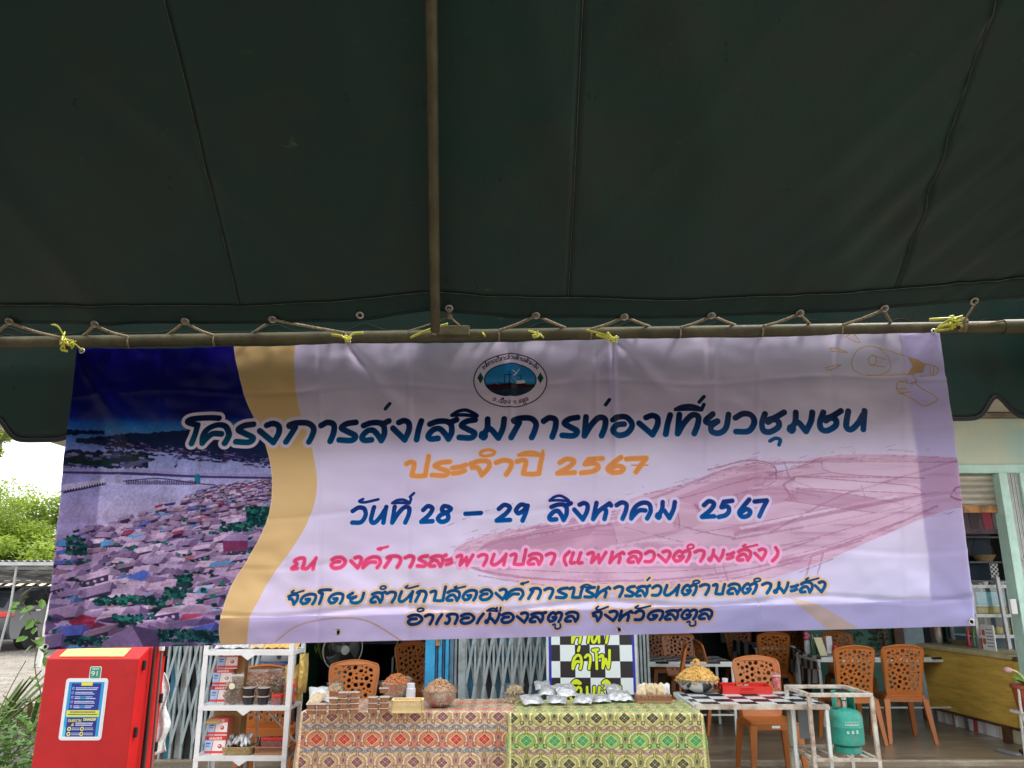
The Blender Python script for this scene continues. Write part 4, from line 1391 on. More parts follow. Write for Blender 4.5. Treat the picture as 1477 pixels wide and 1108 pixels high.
# ------------------------------------------------------------------ ground
FZ = 0.04          # shop floor
FY = 7.58          # its front edge
M_gravel = mat('gravel', (.30, .28, .25), rough=.95, var=.35, vscale=3, col2=(.20, .17, .14), bump=.9, bscale=30, stain=(.16, .11, .07), sscale=7, samt=.3)
M_apron = mat('worn_concrete', (.25, .20, .145), rough=.45, var=.3, vscale=2.2, bump=.2, bscale=30, stain=(.33, .29, .23), sscale=3.2, samt=.35, stretch=(.5, 1.6, 1))
M_floor = mat('polished_brown_floor', (.25, .20, .135), rough=.28, var=.3, vscale=2, bump=.08, bscale=25, stain=(.46, .40, .31), sscale=2.6, samt=.4, stretch=(.45, 1.8, 1), spec=.55)
def gz(x, y):
    return .012 * noise.noise(Vector((x * .6, y * .6, 0))) if x < -3 else 0
g = MB().grid(lambda u, v: Vector((-150 + 300 * u, -40 + 440 * v, -.012)), 30, 44).build('ground', M_gravel)
g['kind'] = 'structure'
g2 = MB().grid(lambda u, v: Vector((-9 + 6.2 * u, 3 + 17 * v, .004 + .02 * noise.noise(Vector((u * 9, v * 22, 0))))), 120, 200).build('gravel_yard', M_gravel)
g2['kind'] = 'structure'
# loose stones that catch the light
mb = MB()
for _ in range(2600):
    y = 6 + 14 * random.random() ** 1.3
    x = random.uniform(-.72, -.56) * y * 1.05 + random.uniform(-.4, .5)
    r = random.uniform(.008, .026)
    a = random.uniform(0, 6)
    vs = [(x + r * math.cos(a + k * 1.57) * random.uniform(.7, 1.2), y + r * math.sin(a + k * 1.57), .01 + r * .1) for k in range(4)]
    vs.append((x, y, .012 + r * random.uniform(.4, .8)))
    mb.add(vs, [(0, 1, 4), (1, 2, 4), (2, 3, 4), (3, 0, 4)])
gs = mb.build('gravel_stones', mat('pale_gravel_stones', (.36, .33, .29), rough=.9, col2=(.16, .12, .08), vscale=2), None, recalc=False)
tag(gs, 'loose grey and brown gravel stones of the yard', 'gravel', kind='stuff')
ap = MB().box(-2.9, 9.5, 3.2, FY, -.02, .0).build('concrete_apron', M_apron)
ap['kind'] = 'structure'
fl = MB().box(-3.6, 9.5, FY, 16.0, -.02, FZ).build('shop_floor', M_floor, bevel=.006)
fl['kind'] = 'structure'
MB().box(-3.6, 9.5, FY + .004, FY + .05, FZ, FZ + .006).build('threshold_strip', mat('pale_threshold', (.42, .36, .27), rough=.5, var=.3, vscale=8), fl)

# ------------------------------------------------------------------ shop building
M_mint = mat('mint_marbled_paint', (.44, .60, .50), rough=.55, col2=(.62, .63, .48), vscale=1.6, stain=(.28, .56, .54), sscale=1.3, samt=.35, bump=.1, bscale=12)
M_mintfr = mat('pale_mint_frame', (.48, .70, .61), rough=.45, var=.15, vscale=5)
M_white = mat('dirty_white_paint', (.66, .66, .64), rough=.6, var=.15, vscale=3, stain=(.42, .38, .32), sscale=5, samt=.25)
M_soffit = mat('weathered_soffit', (.50, .46, .42), rough=.8, var=.3, vscale=1.2, stain=(.30, .20, .11), sscale=1.4, samt=.5)
M_green = mat('dark_green_wall_paint', (.035, .14, .085), rough=.5, var=.3, vscale=2, stain=(.02, .07, .05), sscale=2, samt=.4)
M_greenB = mat('teal_green_wall_paint', (.075, .22, .165), rough=.5, var=.2, vscale=2, stain=(.05, .15, .11), sscale=2, samt=.4)
M_darkwall = mat('dark_back_wall', (.035, .036, .04), rough=.8, var=.4, vscale=1.2)
M_grey = mat('grey_panel', (.20, .21, .23), rough=.6, var=.2, vscale=3)
M_gate = mat('grey_gate_steel', (.36, .42, .43), rough=.5, metal=.1, var=.25, vscale=9, stain=(.22, .19, .15), sscale=16, samt=.35)
M_leafgrey = mat('pale_grey_gate_leaf', (.50, .53, .50), rough=.5, var=.15, vscale=9, stain=(.34, .32, .28), sscale=14, samt=.3)
M_gate_b = mat('teal_gate_leaf', (.10, .20, .27), rough=.5, var=.4, vscale=7)
M_blue = mat('bright_blue_post', (.04, .36, .66), rough=.45, var=.2, vscale=6, stain=(.05, .16, .22), sscale=18, samt=.3)
M_brown = mat('dark_brown_wood', (.11, .05, .025), rough=.55, var=.3, vscale=8)
M_paleblue = mat('pale_blue_wall', (.30, .40, .44), rough=.6, var=.2, vscale=4)
M_shutter = mat('beige_shutter_slats', (.40, .37, .30), rough=.45, metal=.2, var=.3, vscale=4, stain=(.26, .14, .06), sscale=3, samt=.3, stretch=(.6, 1, 3))
M_rust = mat('rusty_bar', (.36, .17, .06), rough=.75, var=.5, vscale=9, stain=(.14, .07, .03), sscale=9, samt=.6)

WY = 7.75       # facade plane
bd = thing('shop_building', 'mint painted single storey shop house with wide awning and open shutters', 'building', (0, 0, 0))
LZ = at(1400, 683, WY).z      # underside of the lintel
TZ = 3.24
xl_pil = X(1436, WY, 700)
MB().box(-3.9, 9.6, WY, WY + .2, LZ + .09, TZ).build('front_wall', M_mint, bd, bevel=.005)
MB().box(-3.9, 5.42, WY - .03, WY + .16, LZ, LZ + .088).build('lintel', M_mintfr, bd, bevel=.005)
MB().box(-3.9, 9.6, WY - .035, WY + .2, TZ + .002, TZ + .05).build('cornice', mat('brown_trim', (.24, .20, .15), rough=.7, var=.3), bd)
MB().box(-5.78, 9.6, 6.35, 11.2, TZ + .06, TZ + .18).build('awning_slab', M_soffit, bd, bevel=.01)
MB().box(-5.78, 9.6, 6.32, 6.348, TZ + .02, TZ + .34).build('fascia', M_white, bd)
for k in range(14):
    x = -5.5 + k * 1.1
    MB().box(x, x + .06, 6.4, 7.72, TZ + .0, TZ + .058).build('rafter', M_soffit, bd)
MB().box(-3.9, 9.6, 13.6, 13.8, 0, 3.3).build('back_wall', M_darkwall, bd)
MB().box(-3.9, -3.7, WY + .2, 13.6, 0, 3.3).build('side_wall', M_green, bd)
MB().box(-3.9, -3.4, WY, WY + .2, 0, LZ).build('pier', M_mint, bd, bevel=.005)
MB().box(9.4, 9.6, WY + .2, 13.6, 0, 3.3).build('side_wall', M_greenB, bd)
MB().box(-3.9, 9.6, WY + .2, 13.8, 3.08, 3.2).build('ceiling', M_darkwall, bd)
# party wall between the two shops
MB().box(.55, .68, WY + .02, 13.6, FZ, 3.1).build('party_wall', M_green, bd)
# left shop interior
MB().box(-2.75, -2.62, WY + .4, 11.0, FZ, 2.9).build('partition', M_green, bd)
MB().box(-2.60, -1.1, 11.6, 11.66, .75, 2.9).build('grey_board', M_grey, bd)
MB().box(-1.62, .5, 12.0, 12.1, FZ, 2.9).build('partition', M_green, bd)
MB().box(-1.95, -1.62, 12.3, 12.4, FZ, 2.9).build('doorway_shade_sheet', mat('painted_doorway_shade', (.008, .008, .01), rough=.9), bd)  # black sheet, the dark of the opening painted as colour
# right shop interior: teal wall behind the tables
tx0, tx1 = X(1165, 11.2, 930), X(1288, 11.2, 930)
MB().box(tx0, tx1, 11.2, 11.32, FZ, 3.0).build('partition', M_greenB, bd)
MB().box(tx1 + .0, tx1 + .13, 11.12, 11.34, FZ, 3.0).build('door_post', M_brown, bd)
MB().box(tx1 + .132, tx1 + .42, 11.16, 11.34, FZ, 3.0).build('door_post', M_paleblue, bd)
# steel and blue posts between the bays
def bx(px0, px1, Y0, Y1, z0, z1, name, m, par=bd, py=960, bev=.004):
    return MB().box(X(px0, Y0, py), X(px1, Y0, py), Y0, Y1, z0, z1).build(name, m, par, bevel=bev)
bx(613, 627, WY - .03, WY + .1, FZ, LZ, 'door_post', M_blue)
bx(628, 631, WY + .0, WY + .1, FZ, LZ, 'folded_leaf', M_gate_b)
bx(632, 637, WY - .02, WY + .1, FZ, LZ, 'folded_leaf', M_blue)
bx(638, 641, WY + .01, WY + .1, FZ, LZ, 'folded_leaf', M_gate_b)
bx(642, 647, WY - .02, WY + .1, FZ, LZ, 'folded_leaf', M_blue)
bx(648, 654, WY + .0, WY + .1, FZ, LZ, 'folded_leaf', M_gate_b)
bx(655, 659, WY + .02, WY + .1, FZ, LZ, 'folded_leaf', M_gate)
bx(661, 671, WY - .03, WY + .1, FZ, LZ, 'door_post', M_gate)
MB().box(X(613, WY, 960) + .1, X(613, WY, 960) + .14, WY - .036, WY - .03, 1.02, 1.10).build('latch', M_rust, bd)
for k in range(5):
    bx(913 + k * 5.2, 916.6 + k * 5.2, WY - .05 - .01 * (k % 2), WY + .08, FZ, LZ, 'folded_leaf', M_gate)
# pillar at the right end with folded gate leaves
xa = X(1436, WY, 690); xb = X(1464, WY, 690)
MB().box(xa, xa + .085, WY - .06, WY + .1, FZ, LZ - .002).build('door_post', M_mintfr, bd, bevel=.004)
for k in range(6):
    w = (xb - xa - .09) / 6
    x0 = xa + .09 + k * w
    MB().box(x0 + .002, x0 + w - .003, WY - .05 + .004 * (k % 2), WY + .08, FZ, LZ - .004).build('folded_leaf', M_leafgrey, bd, bevel=.003)
    for z in (.9, 1.75, 2.1, 2.45):
        pass
MB().box(xa + .09, xb, WY + .0, WY + .09, FZ, LZ - .006).build('folded_leaf', M_gate, bd)
MB().bar((xa + .09, WY - .06, 1.82), (xb, WY - .06, 1.82), .006, .02).build('gate_strap', M_gate, bd)
MB().bar((xa + .09, WY - .06, 1.42), (xb, WY - .06, 1.42), .006, .02).build('gate_strap', M_gate, bd)
MB().box(xb + .002, xb + .2, WY - .08, WY + .16, FZ, LZ + .0).build('door_post', M_mintfr, bd, bevel=.005)
# hasp on the pillar
hp = at(1462, 872, WY - .08)
MB().box(hp.x - .03, hp.x + .03, WY - .085, WY - .07, hp.z - .09, hp.z + .05).build('hasp', M_white, bd, bevel=.01)
# roller shutter, rolled nearly all the way up
rs = MB().box(1.36, xa - .005, WY + .06, WY + .065, LZ - .36, LZ).build('roller_shutter', M_shutter, bd)
zt = LZ - .004
for k in range(5):
    z1 = zt - k * .062
    MB().grid(lambda u, v, z1=z1: Vector((1.36 + (xa - 1.36) * u, WY + .055 - .014 * math.sin(PI * v), z1 - .06 * v)), 1, 6).build('shutter_slat', M_shutter, rs, smooth=True)
MB().box(1.36, xa - .005, WY + .04, WY + .058, zt - .385, zt - .312).build('bottom_bar', M_rust, rs, bevel=.004)

# ---- folding scissor gates (collapsible steel gates): upright channels and crossing straps
def folding_gate(x0, x1, n, label, z1=2.6, y=WY):
    t = thing('folding_gate', label, 'folding gate', ((x0 + x1) / 2, y, FZ))
    xs = [x0 - (x0 + x1) / 2 + (x1 - x0) * k / n for k in range(n + 1)]
    p = MB().box(-.010, .010, -.015, .015, .0, z1).build('upright_bar', M_gate, t)
    p.location.x = xs[0]
    for xx in xs[1:]:
        share(p, 'upright_bar', t, (xx, 0, 0))
    w = xs[1] - xs[0]
    H = .50
    for (zb, dirs) in ((.12, 1), (.62, 1), (1.12, 1), (1.62, 1)):
        s1 = None
        for k in range(n):
            for sgn in (1, -1):
                a = Vector((0 if sgn > 0 else w, -.018 * sgn, 0))
                b = Vector((w if sgn > 0 else 0, -.018 * sgn, H))
                key = (sgn)
                if k == 0:
                    o = MB().bar(a, b, .024, .004, up=(0, 1, 0)).build('cross_strap', M_gate, t)
                    o.location = (xs[0], 0, zb)
                    if sgn > 0:
                        sp = o
                    else:
                        sm = o
                else:
                    share(sp if sgn > 0 else sm, 'cross_strap', t, (xs[k], 0, zb))
    # rear leaves seen between the bars
    for k in range(n):
        c = [M_blue2, M_gate_b, M_dk, M_paleleaf][(k * 3) % 4]
        MB().box(xs[k] + w * .12, xs[k] + w * .88, .06, .066, .0, z1).build('backing_slat', c, t)
    return t
M_blue2 = mat('faded_blue_leaf', (.07, .25, .36), rough=.5, var=.4, vscale=5)
M_paleleaf = mat('pale_grey_leaf', (.42, .44, .42), rough=.6, var=.2, vscale=6)
M_dk = mat('dark_leaf_behind_gate', (.05, .055, .05), rough=.7, var=.4, vscale=5)
folding_gate(X(243, WY - .1), X(425, WY - .1), 12, 'grey scissor gate half open behind the white rack', y=WY - .1)
folding_gate(X(672, WY), X(792, WY), 9, 'grey scissor gate closed between the blue post and checkered sign')
# ------------------------------------------------------------------ vegetation
M_leafA = mat('bright_leaf', (.25, .34, .05), rough=.5, var=.4, vscale=1.2, col2=(.13, .23, .03), spec=.4)
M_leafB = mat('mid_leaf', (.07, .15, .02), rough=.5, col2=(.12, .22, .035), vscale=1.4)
M_bark = mat('grey_bark', (.17, .13, .09), rough=.9, var=.3, vscale=12, bump=.6, bscale=30)
for m in (M_leafA, M_leafB):
    nt = m.node_tree
    b = nt.nodes['Principled BSDF']
    tr = nt.nodes.new('ShaderNodeBsdfTranslucent')
    tr.inputs[0].default_value = (.46, .56, .07, 1)
    mx = nt.nodes.new('ShaderNodeMixShader')
    mx.inputs[0].default_value = .35
    nt.links.new(b.outputs[0], mx.inputs[1]); nt.links.new(tr.outputs[0], mx.inputs[2])
    nt.links.new(mx.outputs[0], nt.nodes['Material Output'].inputs['Surface'])

def leaf_cloud(mb, clumps, n, size):
    for _ in range(n):
        c, r = random.choice(clumps)
        d = Vector((random.gauss(0, 1), random.gauss(0, 1), random.gauss(0, 1)))
        d.normalize()
        p = Vector(c) + Vector((d.x * r[0], d.y * r[1], d.z * r[2])) * random.random() ** .4
        a = Vector((random.gauss(0, 1), random.gauss(0, 1), random.gauss(0, .5))).normalized()
        b = a.cross(Vector((random.gauss(0, .6), random.gauss(0, .6), 1))).normalized()
        s = size * random.uniform(.6, 1.4)
        mb.add([p - a * s, p + b * s * .38, p + a * s, p - b * s * .38], [(0, 1, 2, 3)])

def tree(label, loc, clumps, n, size, trunk_r, limbs, m=M_leafA, group='trees beyond the carport'):
    t = thing('leafy_tree', label, 'tree', loc, 0, group)
    mb = MB()
    top = max(c[0][2] for c in clumps)
    for l in limbs:
        pts = [Vector(p) for p in l]
        sp = [Vector(q) for q in spline([tuple(v) for v in pts], 5)]
        mb.tube(sp, [trunk_r * (1 - .85 * k / (len(sp) - 1)) for k in range(len(sp))], 8)
    mb.build('trunk', M_bark, t, smooth=True)
    mb = MB()
    leaf_cloud(mb, clumps, n, size)
    mb.build('crown', m, t, recalc=False)
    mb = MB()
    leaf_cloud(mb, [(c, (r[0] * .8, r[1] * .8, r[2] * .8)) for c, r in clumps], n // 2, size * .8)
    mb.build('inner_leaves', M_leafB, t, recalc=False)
    return t
def mk_clumps(cx, cz, w, h, n, seed, depth=1.6, r=(.5, .9)):
    rr = random.Random(seed)
    out = []
    for _ in range(n):
        a = rr.uniform(0, 2 * PI); q = rr.random() ** .5
        x, z = cx + w * q * math.cos(a), cz + h * q * math.sin(a)
        s = rr.uniform(*r)
        out.append(((x, rr.uniform(-depth, depth), z), (s, s, s * .7)))
    return out
for i, (px, Y, h, w, lab) in enumerate([(8, 30, 5.3, 1.9, 'bright green tree beyond the carport, at the left edge of the photo'),
                                        (72, 31, 5.0, 2.2, 'bright green tree beyond the carport, just left of the banner edge'),
                                        (-90, 30, 6.0, 2.4, 'bright green tree beyond the carport outside the left edge'),
                                        (170, 32, 5.2, 2.6, 'bright green tree beyond the carport hidden behind the banner')]):
    x = X(px, Y, 760)
    if px in (170,):
        pass
    tree(lab, (x, Y, 0), mk_clumps(0, h * .62, w, h * .38, 46, 40 + i) , 11000, .085, .16,
         [[(0, 0, 0), (.1, 0, 1.2), (-.1, .1, 2.6), (.2, 0, h * .9)], [(0, 0, 1.4), (.8, .1, 2.4), (1.5, .1, h * .75)], [(0, 0, 1.2), (-.7, 0, 2.5), (-1.3, 0, h * .7)]])
# dense low greenery under the crowns
t = thing('hedge_bush', 'dense bright leafy hedge between the trees and the carport roof', 'bush', (X(30, 28, 800), 28, 0))
mb = MB(); leaf_cloud(mb, mk_clumps(0, 1.6, 4.2, 1.5, 60, 77, .9), 15000, .095); mb.build('foliage', M_leafA, t, recalc=False)
MB().tube([(0, 0, 0), (.1, 0, 1), (.0, 0, 2)], .08, 6).build('stem', M_bark, t)
# near tree whose twig hangs into the top left
bx0 = at(2, 632, 13)
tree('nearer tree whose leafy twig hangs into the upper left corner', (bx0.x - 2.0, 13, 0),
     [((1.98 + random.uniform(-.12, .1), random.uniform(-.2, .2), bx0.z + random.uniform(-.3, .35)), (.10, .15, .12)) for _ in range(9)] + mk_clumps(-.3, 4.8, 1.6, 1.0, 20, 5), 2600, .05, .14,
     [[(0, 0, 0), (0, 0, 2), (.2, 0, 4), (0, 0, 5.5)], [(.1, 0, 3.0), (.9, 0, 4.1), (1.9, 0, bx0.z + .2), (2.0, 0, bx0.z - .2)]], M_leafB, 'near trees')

# ------------------------------------------------------------------ carport and shed
M_cproof = mat('grey_carport_sheet', (.34, .36, .36), rough=.5, var=.25, vscale=1.5, stain=(.2, .2, .2), sscale=3, samt=.4)
M_cpsteel = mat('galvanised_steel', (.42, .43, .43), rough=.45, metal=.4, var=.2, vscale=6)
cp = thing('carport', 'low grey steel carport with sloping sheet roof over parked cars', 'carport', (0, 0, 0))
cy0, cy1 = 19.0, 24.0
cz0 = at(40, 809, cy0).z; cz1 = cz0 - .42
cx0, cx1 = -19.5, -7.6
for k in range(14):       # separate roof sheets with light gaps
    xa_, xb_ = cx0 + (cx1 - cx0) * k / 14, cx0 + (cx1 - cx0) * (k + 1) / 14 - .05
    MB().grid(lambda u, v, xa_=xa_, xb_=xb_: Vector((xa_ + (xb_ - xa_) * u, cy0 + (cy1 - cy0) * v, cz0 + (cz1 - cz0) * v + .015 * math.sin(u * 2 * PI * 5))), 40, 2).build('roof_sheet', M_cproof, cp, solid=.003)
for k in range(6):
    y = cy0 + (cy1 - cy0) * k / 5
    z = cz0 + (cz1 - cz0) * k / 5 - .06
    MB().box(cx0, cx1, y - .03, y + .03, z - .05, z + .03).build('purlin', M_cpsteel, cp)
for k in range(5):
    x = -18.6 + 2.7 * k
    MB().bar((x, cy0, cz0 - .14), (x, cy1, cz1 - .14), .06, .08).build('roof_beam', M_cpsteel, cp)
for px, Y in ((13, 19.1), (49, 23.0)):
    x = X(px, Y, 850)
    MB().tube([(x - .02, Y, 0), (x + .10, Y, 1.0), (x + .10, Y, cz0 - .12 - (.35 if Y > 20 else 0))], .028, 8).build('post', M_cpsteel, cp)
wp = at(70, 880, 16)
o = MB().bar((wp.x - .05, 16, 0), (wp.x + .06, 16, 1.66), .09, .06).build('gate_post', M_white, None, bevel=.006)
tag(o, 'white steel post standing beside the banner edge in the yard', 'post')

sh = thing('long_shed', 'brown shed with striped cream corrugated awning behind the carport', 'building', (0, 0, 0))
sy0, sy1 = 27.2, 26.0
M_cream = mat('cream_corrugated_sheet', (.62, .55, .42), rough=.6, var=.2, vscale=4)
for k in range(34):
    x = -21.5 + k * .36
    MB().add([(x, sy0, 1.95), (x + .18, sy0, 1.95), (x + .18 - .18, sy1, 1.50), (x - .18, sy1, 1.50), (x + .2, sy0 + .02, 1.99), (x + .24, sy0, 1.99), (x + .06, sy1, 1.54), (x + .02, sy1, 1.54)],
             [(0, 1, 2, 3), (4, 5, 6, 7)]).build('awning_strip', M_cream, sh, solid=.01)
MB().box(-21.8, -9.4, sy1 - .06, sy1, 1.34, 1.5).build('fascia_board', M_brown, sh)
MB().box(-21.8, -9.4, sy0 + .05, sy0 + .2, 0, 2.0).build('wall', M_darkwall, sh)
MB().box(-21.8, -9.4, sy0 - .6, sy0 + .04, 2.0, 2.06).build('roof', M_brown, sh)

# ------------------------------------------------------------------ cars
M_carg = mat('grey_car_paint', (.075, .08, .085), rough=.35, coat=.3, spec=.4)
M_carw = mat('white_car_paint', (.62, .63, .65), rough=.3, coat=.8)
M_glass = mat('dark_car_glass', (.02, .025, .03), rough=.08, spec=.8)
M_rub = mat('black_rubber', (.012, .012, .012), rough=.8)
M_rim = mat('dark_alloy_rim', (.06, .06, .065), rough=.35, metal=.8)
M_lamp = mat('red_tail_lamp', (.62, .015, .015), rough=.2, coat=.6)
M_chrome = mat('bright_chrome', (.7, .7, .7), rough=.15, metal=1)
M_plast = mat('black_plastic_trim', (.025, .025, .027), rough=.6)
M_red = mat('red_brake_caliper', (.5, .03, .02), rough=.4)
def car(label, loc, rz, paint):
    t = thing('parked_car', label, 'car', loc, rz, 'cars parked under the carport')
    L, W = 4.4, 1.8
    prof = [(-2.2, .42), (-2.24, .62), (-2.2, .95), (-2.12, 1.04), (-1.75, 1.36), (-1.4, 1.48), (-.4, 1.53), (.35, 1.46), (1.0, 1.06), (1.3, .98), (1.95, .88), (2.18, .74), (2.22, .5), (2.15, .32), (1.9, .26),
            (1.78, .26), (1.68, .5), (1.36, .66), (1.04, .5), (.94, .26), (-.94, .26), (-1.04, .5), (-1.36, .66), (-1.68, .5), (-1.78, .26), (-2.1, .28)]
    def yv(z):
        return W / 2 * (1 if z < .95 else 1 - .26 * ((z - .95) / .6) ** 1.1)
    vs, fs = [], []
    n = len(prof)
    lay = [-1, -.9, 0, .9, 1]
    for s in lay:
        for x, z in prof:
            sh_ = .965 if abs(s) == 1 else 1
            zz = z if abs(s) < 1 else (z - .03 if z > 1.3 else z)
            vs.append((x * (1 if abs(s) < 1 else .992), yv(z) * s * (1 if abs(s) == 1 else 1), zz))
    for j in range(len(lay) - 1):
        for i in range(n):
            k = (i + 1) % n
            fs.append((j * n + i, j * n + k, (j + 1) * n + k, (j + 1) * n + i))
    fs.append(tuple(range(n))); fs.append(tuple((len(lay) - 1) * n + i for i in range(n))[::-1])
    body = MB().add(vs, fs).build('body', paint, t, smooth='auto', bevel=.02)
    for s in (-1, 1):
        def gp(x, z):
            return (x, s * (yv(z) + .004), z)
        for poly in ([(-1.62, 1.06), (-1.28, 1.40), (-.55, 1.45), (-.52, 1.06)], [(-.46, 1.06), (-.49, 1.45), (.28, 1.40), (.82, 1.06)]):
            MB().add([gp(x, z) for x, z in poly], [(0, 1, 2, 3)]).build('side_window', M_glass, t, solid=.006)
        MB().box(-.2, .0, s * .9 - .01, s * .9 + .015, .92, .95).build('door_handle', M_chrome, t)
        MB().box(-1.2, -1.0, s * .9 - .01, s * .9 + .015, .92, .95).build('door_handle', M_chrome, t)
        m = MB().box(.70, .86, min(s * .92, s * 1.08), max(s * .92, s * 1.08), 1.02, 1.14).build('wing_mirror', paint, t, bevel=.02)
        MB().box(-2.26, -2.02, min(s * .52, s * .885), max(s * .52, s * .885), .80, .93).build('tail_lamp', M_lamp, t, bevel=.02)
        MB().box(-2.275, -2.2, min(s * .45, s * .6), max(s * .45, s * .6), .42, .45).build('reflector', M_lamp, t)
        MB().box(2.08, 2.24, min(s * .5, s * .86), max(s * .5, s * .86), .66, .78).build('headlight', M_chrome, t, bevel=.02)
    MB().add([(-2.14, -.66, 1.03), (-2.14, .66, 1.03), (-1.79, .6, 1.37), (-1.79, -.6, 1.37)], [(0, 1, 2, 3)]).build('rear_window', M_glass, t, solid=.01)
    MB().add([(1.03, -.7, 1.07), (1.03, .7, 1.07), (.42, .6, 1.44), (.42, -.6, 1.44)], [(0, 1, 2, 3)]).build('windscreen', M_glass, t, solid=.01)
    MB().box(-2.29, -2.16, -.82, .82, .28, .46).build('rear_bumper', M_plast, t, bevel=.03)
    MB().box(-2.262, -2.24, -.5, .5, .74, .775).build('chrome_strip', M_chrome, t)
    MB().box(-2.268, -2.25, -.22, .22, .56, .67).build('number_plate', M_white, t)
    MB().box(-1.9, -1.3, -.55, .55, 1.505, 1.53).build('roof_spoiler', paint, t)
    for x in (-1.36, 1.36):
        for s in (-1, 1):
            w = MB().lathe([(.22, -.1), (.31, -.1), (.335, -.06), (.335, .06), (.31, .1), (.22, .1)], (0, 0, 0), 22).build('tyre', M_rub, t, smooth='auto')
            w.location = (x, s * .82, .335); w.rotation_euler = (PI / 2, 0, 0)
            mb = MB().lathe([(.19, -.07), (.225, -.09), (.225, .09), (.19, .08)], (0, 0, 0), 22)
            for k in range(5):
                a = 2 * PI * k / 5
                for sg in (1, -1):
                    mb.bar((0, 0, .085 * 1), (.21 * math.cos(a), .21 * math.sin(a), .075), .05, .02)
                    mb.bar((0, 0, -.085), (.21 * math.cos(a), .21 * math.sin(a), -.075), .05, .02)
            r = mb.build('rim', M_rim, w)
            c = MB().box(.06, .17, -.1, .06, -.05, .05).build('brake_caliper', M_red, w)
    return t
car('dark grey hatchback showing its red tail lamp under the carport', (-13.0, 21.5, 0), R(91), M_carg)
car('white car parked deeper in behind the grey hatchback', (-13.3, 27.2, 0), R(80), M_carw)

# ------------------------------------------------------------------ yard plants by the dispenser
M_agave = mat('variegated_leaf', (.07, .14, .04), rough=.45, var=.2, vscale=30)
M_agavey = mat('yellow_leaf_margin', (.50, .50, .16), rough=.5)
M_dry = mat('dry_brown_leaf', (.26, .17, .09), rough=.8, var=.3)
M_lush = mat('fresh_green_leaf', (.16, .33, .05), rough=.45, var=.35, vscale=9)
def blade_plant(label, loc, n, L, seed):
    t = thing('spiky_plant', label, 'plant', loc, 0, 'plants left of the fuel dispenser')
    rr = random.Random(seed)
    for k in range(n):
        a = rr.uniform(0, 2 * PI); lean = rr.uniform(.15, .75); l = L * rr.uniform(.7, 1.1); w = rr.uniform(.03, .042)
        d = Vector((math.cos(a), math.sin(a), 0)); sd_ = Vector((-math.sin(a), math.cos(a), 0))
        def P_(s, side, e=1.0):
            r = lean * s * l + .12 * l * s * s
            z = l * (s * (1 - .25 * lean)) - .12 * l * lean * s * s
            return d * r + Vector((0, 0, z)) + sd_ * side * w * (math.sin(PI * min(1, .12 + s * .88)) ** .6) * e + Vector((0, 0, abs(side) * .012))
        m = MB().grid(lambda u, v: P_(v, (u - .5) * 2, .72), 2, 8)
        lf = m.build('blade_leaf', M_agave if rr.random() > .15 else M_dry, t, smooth=True, solid=.004)
        mb = MB()
        for sg in (-1, 1):
            mb.grid(lambda u, v, sg=sg: P_(v, sg * (.72 + .28 * u)) + Vector((0, 0, .001)), 1, 8)
        mb.build('leaf_margin', M_agavey, lf, smooth=True, solid=.004)
    return t
pz = atz(12, 1062, 0)
blade_plant('tall spiky plant with yellow edged leaves at the left edge', (pz.x - .02, pz.y - .3, 0), 15, .80, 3)
blade_plant('smaller spiky plant with yellow edged leaves behind the leafy bush', (pz.x + .28, pz.y - .1, 0), 10, .5, 8)
def bush(label, loc, r, n, seed, m=M_lush, size=.05, h=.5):
    t = thing('leafy_bush', label, 'bush', loc, 0, 'low bushes left of the fuel dispenser')
    rr = random.Random(seed)
    mb = MB()
    for k in range(16):
        a = rr.uniform(0, 6.28)
        mb.tube([(0, 0, 0), (r * .5 * math.cos(a), r * .5 * math.sin(a), h * .5), (r * .9 * math.cos(a), r * .9 * math.sin(a), h * rr.uniform(.6, 1))], .004, 5)
    mb.build('stem', M_bark, t)
    mb = MB()
    for k in range(n):
        a = rr.uniform(0, 6.28); q = rr.random() ** .5
        p = Vector((r * q * math.cos(a), r * q * math.sin(a), h * (1 - .6 * q * q) * rr.uniform(.35, 1.05)))
        s = size * rr.uniform(.6, 1.3)
        u = Vector((rr.gauss(0, 1), rr.gauss(0, 1), rr.gauss(.1, .3))).normalized()
        v = u.cross(Vector((rr.gauss(0, .4), rr.gauss(0, .4), 1))).normalized()
        up = u.cross(v)
        mb.add([p - u * s, p - u * s * .2 + v * s * .55, p + u * s, p - u * s * .2 - v * s * .55, p + up * s * .12], [(0, 1, 4), (1, 2, 4), (2, 3, 4), (3, 0, 4)])
    mb.build('foliage', m, t, recalc=False)
    return t
q = atz(22, 1120, 0)
bush('bright leafy bush in the bottom left corner', (q.x + .05, q.y - .5, 0), .42, 520, 4, size=.045, h=.5)
bush('leafy bush tucked between the corner bush and the red dispenser', (atz(50, 1100, 0).x, atz(50, 1100, 0).y - .5, 0), .34, 300, 9, h=.62, size=.04)
bush('low yellowish bush at the edge of the gravel', (atz(70, 1050, 0).x - .4, atz(50, 1050, 0).y, 0), .5, 260, 12, mat('yellow_green_leaf', (.24, .26, .05), rough=.6, var=.3), .035, .3)
